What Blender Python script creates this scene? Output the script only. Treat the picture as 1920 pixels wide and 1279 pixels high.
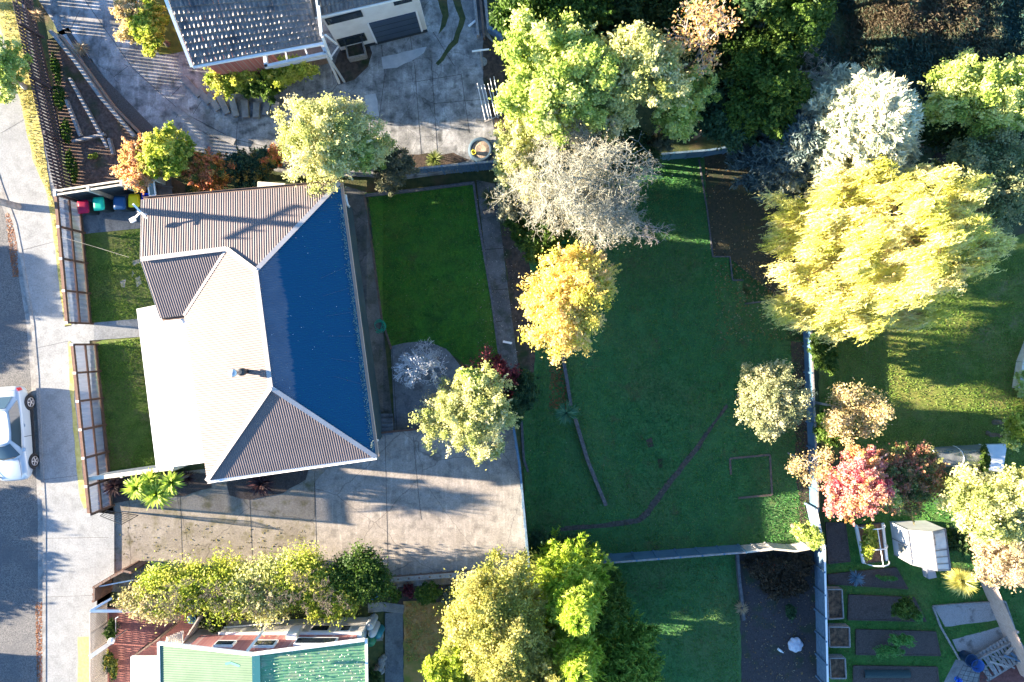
import bpy, bmesh, math, random
import numpy as np
from mathutils import Vector, Matrix
for o in list(bpy.data.objects): bpy.data.objects.remove(o)
SC = bpy.context.scene
COL = SC.collection
H = 32.0                      # camera height above the street
# ---------------------------------------------------------------- camera
cam = bpy.data.cameras.new('camera'); camo = bpy.data.objects.new('camera', cam); COL.objects.link(camo)
camo.location = (0, 0, H); camo.rotation_euler = (0, 0, 0)
cam.sensor_width = 36; cam.lens = 24; cam.clip_end = 2000; cam.clip_start = 0.5
SC.camera = camo
# ---------------------------------------------------------------- light
EL = 12.8; AZ = (1.0, -0.10)
wd = bpy.data.worlds.new("World"); SC.world = wd; wd.use_nodes = True
nt = wd.node_tree
sky = nt.nodes.new('ShaderNodeTexSky'); sky.sky_type = 'NISHITA'; sky.sun_disc = False
sky.sun_elevation = math.radians(EL); sky.sun_rotation = math.atan2(-AZ[0], -AZ[1])
sky.ozone_density = 4.5; sky.dust_density = 0.3; sky.air_density = 1.0
nt.links.new(sky.outputs[0], nt.nodes['Background'].inputs[0])
nt.nodes['Background'].inputs[1].default_value = 0.066
sun = bpy.data.lights.new('sun', 'SUN'); sun.energy = 5.0; sun.angle = math.radians(0.5); sun.color = (1.0, 0.82, 0.62)
suno = bpy.data.objects.new('sun', sun); COL.objects.link(suno)
sd = Vector((AZ[0], AZ[1], -math.tan(math.radians(EL)) * math.hypot(*AZ)))
suno.rotation_euler = sd.to_track_quat('-Z', 'Y').to_euler(); suno.location = (-30, 0, 20)
SC.view_settings.view_transform = 'Standard'; SC.view_settings.look = 'None'
SC.view_settings.exposure = 3.25; SC.view_settings.gamma = 1.0
try:
    SC.cycles.max_bounces = 6; SC.cycles.transparent_max_bounces = 8; SC.cycles.use_denoising = True
except Exception: pass
# ---------------------------------------------------------------- ground heights
KX = [-400, -21.6, -21.0, -19.6, -7.0, -6.3, 0, 1.2, 5, 14, 60, 400]
KZ = [-.17, -.17, -.03, -.03, -.92, -1.4, -1.65, -2.0, -2.3, -2.5, -2.7, -2.8]
KOLD = [-.17, -.17, -.03, -.03, -.38, -.85, -.95, -1.05, -1.2, -1.35, -1.5, -1.6]
def DZ(px, py):
    x = W(px, py, 0).x * 1.04
    return float(np.interp(x, KX, KZ) - np.interp(x, KX, KOLD))
def Zb(x): return float(np.interp(x, KX, KZ))
def Zd(x): return float(np.interp(x, [-19.5, -9, 1.0], [0.0, -0.66, -1.1]))
def W(px, py, z=0.0):
    s = (H - z) / 1280.0
    return Vector(((px - 960) * s, (640 - py) * s, z))
def G(px, py, zf=Zb, off=0.0):
    z = 0.0
    for _ in range(8):
        p = W(px, py, z); z = zf(p.x) + off
    p = W(px, py, z); return p
# ---------------------------------------------------------------- materials
MATS = {}
def mat(name, c1, c2=None, scale=3.0, rough=0.85, bump=0.0, bscale=40.0, c3=None, spec=0.3, metal=0.0, coat=0.0, det=6.0, lo=0.35, hi=0.65, c3scale=None, c3lo=0.55, c3hi=0.7, bdist=0.02):
    if name in MATS: return MATS[name]
    m = bpy.data.materials.new(name); m.use_nodes = True; MATS[name] = m
    n = m.node_tree; N = n.nodes; L = n.links; b = N['Principled BSDF']
    b.inputs['Roughness'].default_value = rough; b.inputs['Metallic'].default_value = metal
    b.inputs['Specular IOR Level'].default_value = spec; b.inputs['Coat Weight'].default_value = coat
    tc = N.new('ShaderNodeTexCoord')
    if c2 is None:
        b.inputs['Base Color'].default_value = (*c1, 1)
    else:
        no = N.new('ShaderNodeTexNoise'); no.inputs['Scale'].default_value = scale; no.inputs['Detail'].default_value = det; no.inputs['Roughness'].default_value = .62
        L.new(tc.outputs['Object'], no.inputs['Vector'])
        cr = N.new('ShaderNodeValToRGB'); cr.color_ramp.elements[0].position = lo; cr.color_ramp.elements[1].position = hi
        cr.color_ramp.elements[0].color = (*c1, 1); cr.color_ramp.elements[1].color = (*c2, 1)
        L.new(no.outputs['Fac'], cr.inputs['Fac']); out = cr.outputs['Color']
        if c3 is not None:
            n2 = N.new('ShaderNodeTexNoise'); n2.inputs['Scale'].default_value = c3scale or scale * .3; n2.inputs['Detail'].default_value = 5
            mp = N.new('ShaderNodeVectorMath'); mp.operation = 'ADD'; mp.inputs[1].default_value = (17, 5, 3)
            L.new(tc.outputs['Object'], mp.inputs[0]); L.new(mp.outputs[0], n2.inputs['Vector'])
            mr = N.new('ShaderNodeMapRange'); mr.inputs[1].default_value = c3lo; mr.inputs[2].default_value = c3hi; L.new(n2.outputs['Fac'], mr.inputs[0])
            mx = N.new('ShaderNodeMix'); mx.data_type = 'RGBA'; L.new(mr.outputs[0], mx.inputs[0]); L.new(out, mx.inputs[6]); mx.inputs[7].default_value = (*c3, 1)
            out = mx.outputs[2]
        L.new(out, b.inputs['Base Color'])
    if bump:
        nb = N.new('ShaderNodeTexNoise'); nb.inputs['Scale'].default_value = bscale; nb.inputs['Detail'].default_value = 4
        L.new(tc.outputs['Object'], nb.inputs['Vector'])
        bp = N.new('ShaderNodeBump'); bp.inputs['Strength'].default_value = bump; bp.inputs['Distance'].default_value = bdist
        L.new(nb.outputs['Fac'], bp.inputs['Height']); L.new(bp.outputs[0], b.inputs['Normal'])
    return m
def concrete(name, c1, c2, stain, crack=True, csc=0.45, streak=False):
    if name in MATS: return MATS[name]
    m = mat(name, c1, c2, scale=1.1, rough=.9, bump=.35, bscale=45, c3=stain, c3scale=2.4, c3lo=.5, c3hi=.72, bdist=.01, spec=.2)
    n = m.node_tree; N = n.nodes; L = n.links; b = N['Principled BSDF']
    src = b.inputs['Base Color'].links[0].from_socket
    tc = N.new('ShaderNodeTexCoord')
    out = src
    fine = N.new('ShaderNodeTexNoise'); fine.inputs['Scale'].default_value = 14; fine.inputs['Detail'].default_value = 8; fine.inputs['Roughness'].default_value = .75
    L.new(tc.outputs['Object'], fine.inputs['Vector'])
    mr = N.new('ShaderNodeMapRange'); mr.inputs[1].default_value = .3; mr.inputs[2].default_value = .7; mr.inputs[3].default_value = .62; mr.inputs[4].default_value = 1.25
    L.new(fine.outputs['Fac'], mr.inputs[0])
    mul = N.new('ShaderNodeMix'); mul.data_type = 'RGBA'; mul.blend_type = 'MULTIPLY'; mul.inputs[0].default_value = 1
    L.new(out, mul.inputs[6]); L.new(mr.outputs[0], mul.inputs[7]); out = mul.outputs[2]
    if streak:
        mp = N.new('ShaderNodeMapping'); mp.inputs['Scale'].default_value = (2.6, .22, 1); mp.inputs['Rotation'].default_value = (0, 0, .12)
        L.new(tc.outputs['Object'], mp.inputs[0])
        sn = N.new('ShaderNodeTexNoise'); sn.inputs['Scale'].default_value = 2.2; sn.inputs['Detail'].default_value = 5; L.new(mp.outputs[0], sn.inputs['Vector'])
        m2 = N.new('ShaderNodeMapRange'); m2.inputs[1].default_value = .52; m2.inputs[2].default_value = .72; m2.inputs[3].default_value = 1; m2.inputs[4].default_value = 1.3; L.new(sn.outputs['Fac'], m2.inputs[0])
        mm = N.new('ShaderNodeMix'); mm.data_type = 'RGBA'; mm.blend_type = 'MULTIPLY'; mm.inputs[0].default_value = 1
        L.new(out, mm.inputs[6]); L.new(m2.outputs[0], mm.inputs[7]); out = mm.outputs[2]
    if crack:
        wn = N.new('ShaderNodeTexNoise'); wn.inputs['Scale'].default_value = 1.5; L.new(tc.outputs['Object'], wn.inputs['Vector'])
        ad = N.new('ShaderNodeMix'); ad.data_type = 'RGBA'; ad.inputs[0].default_value = .25; L.new(tc.outputs['Object'], ad.inputs[6]); L.new(wn.outputs['Color'], ad.inputs[7])
        vo = N.new('ShaderNodeTexVoronoi'); vo.feature = 'DISTANCE_TO_EDGE'; vo.inputs['Scale'].default_value = csc; L.new(ad.outputs[2], vo.inputs['Vector'])
        cm = N.new('ShaderNodeMapRange'); cm.inputs[1].default_value = .001; cm.inputs[2].default_value = .006; cm.inputs[3].default_value = .6; cm.inputs[4].default_value = 1; L.new(vo.outputs['Distance'], cm.inputs[0])
        m3 = N.new('ShaderNodeMix'); m3.data_type = 'RGBA'; m3.blend_type = 'MULTIPLY'; m3.inputs[0].default_value = 1
        L.new(out, m3.inputs[6]); L.new(cm.outputs[0], m3.inputs[7]); out = m3.outputs[2]
    L.new(out, b.inputs['Base Color'])
    return m
def leafmat(name, cols, trans=.45, rough=.55):
    if name in MATS: return MATS[name]
    m = bpy.data.materials.new(name); m.use_nodes = True; MATS[name] = m
    n = m.node_tree; N = n.nodes; L = n.links; b = N['Principled BSDF']; o = N['Material Output']
    b.inputs['Roughness'].default_value = rough; b.inputs['Specular IOR Level'].default_value = .25
    at = N.new('ShaderNodeAttribute'); at.attribute_name = 'tint'
    cr = N.new('ShaderNodeValToRGB'); e = cr.color_ramp.elements
    while len(e) < len(cols): e.new(.5)
    for i, c in enumerate(cols): e[i].position = i / max(1, len(cols) - 1); e[i].color = (*c, 1)
    L.new(at.outputs['Fac'], cr.inputs[0]); L.new(cr.outputs[0], b.inputs['Base Color'])
    t = N.new('ShaderNodeBsdfTranslucent'); L.new(cr.outputs[0], t.inputs[0])
    mx = N.new('ShaderNodeMixShader'); mx.inputs[0].default_value = trans
    L.new(b.outputs[0], mx.inputs[1]); L.new(t.outputs[0], mx.inputs[2]); L.new(mx.outputs[0], o.inputs[0])
    return m
# ---------------------------------------------------------------- object helpers
def tag(o, label=None, cat=None, group=None, kind=None):
    if label: o['label'] = label
    if cat: o['category'] = cat
    if group: o['group'] = group
    if kind: o['kind'] = kind
    return o
def empty(name, loc=(0, 0, 0), label=None, cat=None, group=None, kind=None):
    o = bpy.data.objects.new(name, None); COL.objects.link(o); o.location = loc
    o.empty_display_size = .2
    return tag(o, label, cat, group, kind)
def link(name, me, parent=None, m=None, smooth=False):
    o = bpy.data.objects.new(name, me); COL.objects.link(o)
    if m is not None: me.materials.append(m)
    if smooth:
        for p in me.polygons: p.use_smooth = True
    if parent is not None:
        o.parent = parent; o.matrix_parent_inverse = Matrix.Translation(-Vector(parent.location)) if parent.parent is None else Matrix.Identity(4)
        if parent.parent is not None: o.matrix_parent_inverse = Matrix.Identity(4)
    return o
def ident_parent(o, parent):
    o.parent = parent
class MB:
    """collects faces in world space, builds ONE mesh"""
    def __init__(s): s.v = []; s.f = []
    def add(s, vs, fs):
        b = len(s.v); s.v += [tuple(v) for v in vs]; s.f += [tuple(i + b for i in f) for f in fs]; return s
    def box(s, c, d, rot=0.0, tilt=None):
        x, y, z = d[0] / 2, d[1] / 2, d[2] / 2
        M = Matrix.Translation(Vector(c)) @ Matrix.Rotation(rot, 4, 'Z') @ (tilt or Matrix.Identity(4))
        vs = [M @ Vector(q) for q in [(-x, -y, -z), (x, -y, -z), (x, y, -z), (-x, y, -z), (-x, -y, z), (x, -y, z), (x, y, z), (-x, y, z)]]
        return s.add(vs, [(0, 3, 2, 1), (4, 5, 6, 7), (0, 1, 5, 4), (1, 2, 6, 5), (2, 3, 7, 6), (3, 0, 4, 7)])
    def beam(s, a, b, w, h, up=(0, 0, 1)):
        a = Vector(a); b = Vector(b); d = (b - a).normalized(); u = Vector(up)
        if abs(d.dot(u)) > .98: u = Vector((1, 0, 0))
        r = d.cross(u).normalized(); u = r.cross(d).normalized()
        vs = []
        for p in (a, b):
            for (i, j) in ((-1, -1), (1, -1), (1, 1), (-1, 1)): vs.append(p + r * (i * w / 2) + u * (j * h / 2))
        return s.add(vs, [(0, 1, 2, 3), (7, 6, 5, 4), (0, 4, 5, 1), (1, 5, 6, 2), (2, 6, 7, 3), (3, 7, 4, 0)])
    def tube(s, pts, r, sides=8, cap=True):
        pts = [Vector(p) for p in pts]; rs = r if isinstance(r, (list, tuple)) else [r] * len(pts)
        b = len(s.v); fs = []; vs = []
        ref = Vector((0, 0, 1))
        for i, p in enumerate(pts):
            d = (pts[min(i + 1, len(pts) - 1)] - pts[max(i - 1, 0)]).normalized()
            rr = ref if abs(d.dot(ref)) < .95 else Vector((1, 0, 0))
            x = d.cross(rr).normalized(); y = x.cross(d)
            for k in range(sides):
                a = 2 * math.pi * k / sides; vs.append(p + (x * math.cos(a) + y * math.sin(a)) * rs[i])
        for i in range(len(pts) - 1):
            for k in range(sides):
                k2 = (k + 1) % sides; fs.append((i * sides + k, i * sides + k2, (i + 1) * sides + k2, (i + 1) * sides + k))
        if cap: fs.append(tuple(range(sides))); fs.append(tuple((len(pts) - 1) * sides + k for k in reversed(range(sides))))
        return s.add(vs, fs)
    def prism(s, poly, z0, z1):
        n = len(poly); g = lambda z, p: z(p[0]) if callable(z) else z
        vs = [(p[0], p[1], g(z0, p)) for p in poly] + [(p[0], p[1], g(z1, p)) for p in poly]
        return s.add(vs, [tuple(reversed(range(n))), tuple(range(n, 2 * n))] + [(i, (i + 1) % n, n + (i + 1) % n, n + i) for i in range(n)])
    def poly(s, pts): return s.add(pts, [tuple(range(len(pts)))])
    def lathe(s, c, prof, sides=16):
        vs = []; fs = []
        for (r, z) in prof:
            for k in range(sides):
                a = 2 * math.pi * k / sides; vs.append((c[0] + r * math.cos(a), c[1] + r * math.sin(a), c[2] + z))
        for i in range(len(prof) - 1):
            for k in range(sides):
                k2 = (k + 1) % sides; fs.append((i * sides + k, i * sides + k2, (i + 1) * sides + k2, (i + 1) * sides + k))
        return s.add(vs, fs)
    def build(s, name, m, parent=None, smooth=False, bev=0.0):
        me = bpy.data.meshes.new(name); me.from_pydata(s.v, [], s.f); me.update()
        if bev:
            bm = bmesh.new(); bm.from_mesh(me); bmesh.ops.bevel(bm, geom=[e for e in bm.edges if len(e.link_faces) == 2 and e.calc_face_angle(0) > .5], offset=bev, segments=2, affect='EDGES'); bm.to_mesh(me); bm.free()
        o = bpy.data.objects.new(name, me); COL.objects.link(o); me.materials.append(m)
        if smooth:
            for p in me.polygons: p.use_smooth = True
        if parent is not None:
            off = Vector(parent.location); q = parent
            while q.parent is not None: q = q.parent; off = off + Vector(q.location)
            me.transform(Matrix.Translation(-off)); o.parent = parent
        return o
def orient(pts):
    a = sum(pts[i][0] * pts[(i + 1) % len(pts)][1] - pts[(i + 1) % len(pts)][0] * pts[i][1] for i in range(len(pts)))
    return pts if a > 0 else list(reversed(pts))
def patch(name, pix, m, off=.004, zf=Zb, skirt=0.0, kind='structure', wob=0.0, **kw):
    """a ground surface lying on the height profile"""
    pts = [G(*p, zf, off) for p in pix] if not isinstance(pix[0], Vector) else pix
    pts = orient([(p[0], p[1]) for p in pts])
    if wob:
        rg = np.random.RandomState(len(name)); q = []
        for i in range(len(pts)):
            a = Vector(pts[i]); b = Vector(pts[(i + 1) % len(pts)]); n = max(1, int((b - a).length / .35)); nn = Vector((-(b - a).y, (b - a).x)).normalized()
            for k in range(n): p = a.lerp(b, k / n) + nn * rg.uniform(-wob, wob); q.append((p.x, p.y))
        pts = q
    bm = bmesh.new(); vs = [bm.verts.new((p[0], p[1], 0)) for p in pts]; bm.faces.new(vs)
    bmesh.ops.triangulate(bm, faces=bm.faces[:])
    for kx in KX[1:-1] + [-12, -3]:
        bmesh.ops.bisect_plane(bm, geom=bm.verts[:] + bm.edges[:] + bm.faces[:], plane_co=(kx, 0, 0), plane_no=(1, 0, 0))
    for v in bm.verts: v.co.z = zf(v.co.x) + off
    if skirt:
        be = [e for e in bm.edges if len(e.link_faces) == 1]
        r = bmesh.ops.extrude_edge_only(bm, edges=be)
        for v in r['geom']:
            if isinstance(v, bmesh.types.BMVert): v.co.z -= skirt
    bmesh.ops.recalc_face_normals(bm, faces=bm.faces[:])
    me = bpy.data.meshes.new(name); bm.to_mesh(me); bm.free()
    # make sure the sheet faces up
    up = sum(p.normal.z * p.area for p in me.polygons)
    if up < 0: me.flip_normals()
    o = bpy.data.objects.new(name, me); COL.objects.link(o); me.materials.append(m)
    return tag(o, kind=kind, **kw) if kind else tag(o, **kw)
def ribbon(pts, w, zf, off):
    mb = MB(); P = [Vector((p[0], p[1])) for p in pts]
    for i in range(len(P) - 1):
        a, b = P[i], P[i + 1]; d = (b - a).normalized(); n = Vector((-d.y, d.x)) * w / 2
        k = max(1, int((b - a).length / 1.5))
        for j in range(k):
            p = a.lerp(b, j / k); q = a.lerp(b, (j + 1) / k)
            mb.add([(p.x - n.x, p.y - n.y, zf(p.x) + off), (q.x - n.x, q.y - n.y, zf(q.x) + off), (q.x + n.x, q.y + n.y, zf(q.x) + off), (p.x + n.x, p.y + n.y, zf(p.x) + off)], [(0, 1, 2, 3)])
    return mb
# numpy foliage -----------------------------------------------------
def np_mesh(name, V, F4, m, parent=None, tint=None):
    me = bpy.data.meshes.new(name); n = len(V); k = len(F4); w = F4.shape[1]
    if parent is not None:
        off = np.array(parent.location); q = parent
        while q.parent is not None: q = q.parent; off = off + np.array(q.location)
        V = V - off
    me.vertices.add(n); me.vertices.foreach_set('co', V.astype(np.float32).ravel())
    me.loops.add(k * w); me.loops.foreach_set('vertex_index', F4.astype(np.int32).ravel())
    me.polygons.add(k); me.polygons.foreach_set('loop_start', np.arange(0, k * w, w, dtype=np.int32)); me.polygons.foreach_set('loop_total', np.full(k, w, dtype=np.int32))
    me.update(calc_edges=True)
    if tint is not None:
        a = me.attributes.new('tint', 'FLOAT', 'FACE'); a.data.foreach_set('value', tint.astype(np.float32))
    o = bpy.data.objects.new(name, me); COL.objects.link(o); me.materials.append(m)
    if parent is not None: o.parent = parent
    return o
def norm(a): return a / (np.linalg.norm(a, axis=1, keepdims=True) + 1e-9)
def leaves(rg, name, P, size, m, parent=None, up=.6, out=None, elong=1.7, axis=None, tint=None, var=.35):
    n = len(P); nr = rg.normal(size=(n, 3)); nr[:, 2] += up
    if out is not None: nr += out
    nr = norm(nr)
    ax = rg.normal(size=(n, 3)) if axis is None else axis
    t = norm(ax - nr * np.sum(ax * nr, axis=1, keepdims=True)); b = np.cross(nr, t)
    s = size * (1 + var * rg.uniform(-1, 1, n))[:, None] / 2
    lw = s / elong * 1.25; ll = s * elong / 1.25
    V = np.empty((n, 4, 3)); V[:, 0] = P - t * ll; V[:, 1] = P + b * lw + nr * s * .15; V[:, 2] = P + t * ll; V[:, 3] = P - b * lw + nr * s * .15
    if tint is None: tint = rg.uniform(0, 1, n)
    return np_mesh(name, V.reshape(-1, 3), np.arange(4 * n).reshape(n, 4), m, parent, np.clip(tint, 0, 1))
def segs_mesh(name, segs, m, parent=None, sides=4):
    A = np.array([s[0] for s in segs], float); B = np.array([s[1] for s in segs], float); r0 = np.array([s[2] for s in segs])[:, None]; r1 = np.array([s[3] for s in segs])[:, None]
    d = norm(B - A); ref = np.where(np.abs(d[:, 2:3]) > .9, np.array([[1., 0, 0]]), np.array([[0, 0, 1.]])); x = norm(np.cross(d, ref)); y = np.cross(x, d)
    n = len(A); V = np.empty((n, 2 * sides, 3))
    for k in range(sides):
        a = 2 * math.pi * k / sides; u = x * math.cos(a) + y * math.sin(a)
        V[:, k] = A + u * r0; V[:, sides + k] = B + u * r1
    base = (np.arange(n) * 2 * sides)[:, None]
    F = np.concatenate([base + np.array([[k, (k + 1) % sides, sides + (k + 1) % sides, sides + k]]) for k in range(sides)])
    o = np_mesh(name, V.reshape(-1, 3), F, m, parent)
    return o
def grow(rg, segs, p, d, L, r, depth, spread=.6, upb=.15, droop=0.0, kids=(2, 3), tips=None, shr=.72):
    p = np.array(p, float); d = np.array(d, float); n = 3
    for i in range(n):
        d = d + rg.normal(size=3) * .16; d[2] += upb * .3 - droop; d /= np.linalg.norm(d)
        q = p + d * L / n; ra = r * (1 - .35 * i / n); rb = r * (1 - .35 * (i + 1) / n)
        segs.append((p, q, ra, rb)); p = q
        if depth > 0 and i < n - 1 and rg.rand() < .55:
            e = d + rg.normal(size=3) * spread; e[2] += upb; e /= np.linalg.norm(e)
            grow(rg, segs, p, e, L * shr * .8, rb * .6, depth - 1, spread, upb, droop, kids, tips, shr)
    if depth > 0:
        for _ in range(rg.randint(kids[0], kids[1] + 1)):
            e = d + rg.normal(size=3) * spread; e[2] += upb; e /= np.linalg.norm(e)
            grow(rg, segs, p, e, L * shr, rb0(r), depth - 1, spread, upb, droop, kids, tips, shr)
    elif tips is not None: tips.append(p)
def rb0(r): return max(r * .6, .006)
BARK = mat('bark', (.10, .08, .065), (.20, .17, .14), scale=8, bump=.6, bscale=25)
BARKPALE = mat('bark_pale', (.26, .24, .22), (.42, .40, .37), scale=6, bump=.4, bscale=25)
def crown_pts(rg, c, R, n, nl, rough=1.0, clump=.16, flat=.9, lobes=None, inner=.12, lobe=(.36, .58)):
    c = np.array(c, float); R = np.array(R, float)
    if lobes is None:
        lobes = []
        for i in range(nl):
            a = 2 * math.pi * (i / nl * 1.0) * 2.4 + rg.uniform(-.4, .4); q = math.sqrt((i + .5) / nl) * rg.uniform(.62, .82)
            s = rg.uniform(lobe[0] * .8, lobe[1] * 1.04)
            zz = (1 - q * q) * .45 + rg.uniform(-.25, .2)
            lobes.append((np.array([math.cos(a) * q, math.sin(a) * q, zz]) * R + c, R * s * np.array([1, 1, flat])))
    P = []; O = []; T = []
    w = np.array([l[1][0] * l[1][1] for l in lobes]); w /= w.sum()
    for (lc, lr), ww in zip(lobes, w):
        m = int(n * ww); k = max(6, int(26 * (lr[0] * lr[1]) / (clump * R[0]) ** 2 / 14))
        u = rg.normal(size=(k, 3)); u[:, 2] = np.abs(u[:, 2]) * rg.choice([1, 1, 1, -.6], k); u = norm(u)
        cc = lc + u * lr * np.where(rg.rand(k, 1) < .14, rg.uniform(1.1, 1.42, (k, 1)), rg.uniform(.70, 1.08 + .1 * rough, (k, 1)))
        ci = rg.randint(0, k, m); cs = clump * R[0] * rg.uniform(.55, 1.2, k) * rough
        tcl = rg.uniform(0, 1, k)
        off = rg.normal(size=(m, 3)) * .55
        pts = cc[ci] + off * cs[ci][:, None] * np.array([1, 1, .7])
        ins = rg.rand(m) < inner
        pts[ins] = lc + rg.normal(size=(ins.sum(), 3)) * lr * .4
        P.append(pts); O.append(norm(u[ci] + off * .5)); T.append(tcl[ci] * .7 + rg.uniform(0, .3, m))
    return np.concatenate(P), np.concatenate(O), np.concatenate(T), lobes
def trunk_obj(rg, base, lobes, r, m, parent, name='trunk'):
    segs = []; cx = np.mean([l[0] for l in lobes], axis=0); b = np.array(base, float)
    hz = cx[2] - b[2]; f = b + np.array([(cx[0] - b[0]) * .4, (cx[1] - b[1]) * .4, hz * .42])
    mid = (b + f) / 2 + np.array([rg.uniform(-.1, .1), rg.uniform(-.1, .1), 0])
    segs += [(b - np.array([0, 0, .1]), mid, r * 1.25, r), (mid, f, r, r * .8)]
    for lc, lr in lobes:
        e = lc + rg.normal(size=3) * .1; m1 = f + (e - f) * .5 + rg.normal(size=3) * .12 + np.array([0, 0, .1])
        segs += [(f, m1, r * .55, r * .35), (m1, e, r * .35, r * .14)]
        for _ in range(5):
            g = lc + norm(rg.normal(size=(1, 3)))[0] * lr * .85; segs.append((m1 + (e - m1) * rg.uniform(.3, 1), g, r * .16, r * .05))
    return segs_mesh(name, segs, m, parent, 6)
SEED = [11]
def tree(name, label, px, py, rx, ry, zt, zb, lm, n=16000, leaf=.13, nl=9, rough=1.0, clump=.135, bark=None, tr=.11, cat='tree', group=None, lobes_px=None, up=.5, crown='crown', rgb=None, elong=1.7, inner=.12, zf=Zb, lobe=(.36, .58), out=.8, shoots=None):
    SEED[0] += 1; rg = np.random.RandomState(SEED[0])
    dz = DZ(px, py); zt += dz; zb += dz
    zc = (zt + zb) / 2; c = W(px, py, zc); s = (H - zc) / 1280
    base = (c.x, c.y, zf(c.x))
    r = empty(name, base, label, cat, group)
    lob = None
    if lobes_px:
        lob = []
        for (lx, ly, lr, lz) in lobes_px:
            q = W(lx, ly, lz); sr = lr * (H - lz) / 1280; lob.append((np.array(q), np.array([sr, sr, sr * .85])))
    n = int(n * 1.55); leaf = leaf * .84
    P, O, T, lobes = crown_pts(rg, c, (rx * s, ry * s, (zt - zb) / 2), n, nl, rough, clump, lobes=lob, inner=inner, lobe=lobe)
    k = P[:, 2] > base[2] + .05; P, O, T = P[k], O[k], T[k]
    if shoots is None: shoots = int(14 + len(lobes) * 7)
    SP = []; SO = []; ST = []; SS = []
    for _ in range(shoots):
        lc, lr = lobes[rg.randint(len(lobes))]; u = rg.normal(size=3); u[2] = abs(u[2]) * .8; u /= np.linalg.norm(u); a = lc + u * lr * .9
        d = (a - np.array([c.x, c.y, c.z])); d /= np.linalg.norm(d) + 1e-6; d = d + u * .6 + rg.normal(size=3) * .25; d /= np.linalg.norm(d)
        L = rg.uniform(.25, .62) * min(1.0, max(.2, rx * s / 1.6)); m = int(26 * L / .5) + 4; t = rg.rand(m) ** .8; q = a + d * L * t[:, None] + rg.normal(size=(m, 3)) * (.055 * (1.2 - t))[:, None]
        SP.append(q); SO.append(np.tile(u, (m, 1))); ST.append(np.full(m, rg.uniform(.35, 1))); SS.append((a - d * .2, a + d * L, .012, .004))
    if SP and np.ptp(P[:, 2]) > .3:
        P = np.concatenate([P] + SP); O = np.concatenate([O] + SO); T = np.concatenate([T] + ST)
    leaves(rg, crown, P, leaf, lm, r, up=up, out=O * out, tint=T, elong=elong)
    trunk_obj(rg, base, lobes, tr, bark or BARK, r, 'trunk' if cat == 'tree' else 'stem')
    return r, lobes, rg
def blades(rg, c, n, L, w, tilt, segs=5, droop=.6, zmin=.2):
    """strap leaves in a rosette -> V, F"""
    V = []; F = []
    for i in range(n):
        a = rg.uniform(0, 2 * math.pi); el = rg.uniform(*tilt); l = L * rg.uniform(.65, 1.1)
        p = np.array(c, float) + np.array([math.cos(a), math.sin(a), 0]) * .03; wid = w * rg.uniform(.7, 1.2)
        for k in range(segs + 1):
            t = k / segs; e = el - droop * t * t
            if k: p = p + np.array([math.cos(a) * math.cos(e), math.sin(a) * math.cos(e), math.sin(e)]) * l / segs
            ww = wid * (1 - t) ** .6 * (.6 + .8 * min(1, t * 3)) / 2 + .002
            sx = np.array([-math.sin(a), math.cos(a), 0]) * ww
            V += [p - sx, p + sx]
        b = len(V) - 2 * (segs + 1)
        for k in range(segs): F.append((b + 2 * k, b + 2 * k + 1, b + 2 * k + 3, b + 2 * k + 2))
    return V, F
def rosette(name, label, px, py, z, L, n, lm, cat='plant', w=.06, tilt=(-.2, 1.3), stem=True, group=None, heads=None, droop=.7, zf=Zb):
    SEED[0] += 1; rg = np.random.RandomState(SEED[0])
    heads = heads or [(px, py, z, L, n)]; dz = DZ(px, py); heads = [(h[0], h[1], h[2] + dz, h[3], h[4]) for h in heads]
    c0 = W(heads[0][0], heads[0][1], heads[0][2]); base = (c0.x, c0.y, zf(c0.x))
    r = empty(name, base, label, cat, group)
    V = []; F = []; ss = []
    for (hx, hy, hz, hl, hn) in heads:
        c = W(hx, hy, hz)
        v, f = blades(rg, c, hn, hl, w, tilt, droop=droop); b = len(V); V += v; F += [tuple(i + b for i in q) for q in f]
        if stem: ss.append((np.array(base) - np.array([0, 0, .05]), np.array(c), .07, .05))
    F = np.array(F); ti = np.repeat(rg.uniform(0, 1, len(F) // 5), 5)
    np_mesh('foliage', np.array(V), F, lm, r, ti)
    if stem: segs_mesh('stem', ss, BARK, r, 7)
    return r
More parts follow.
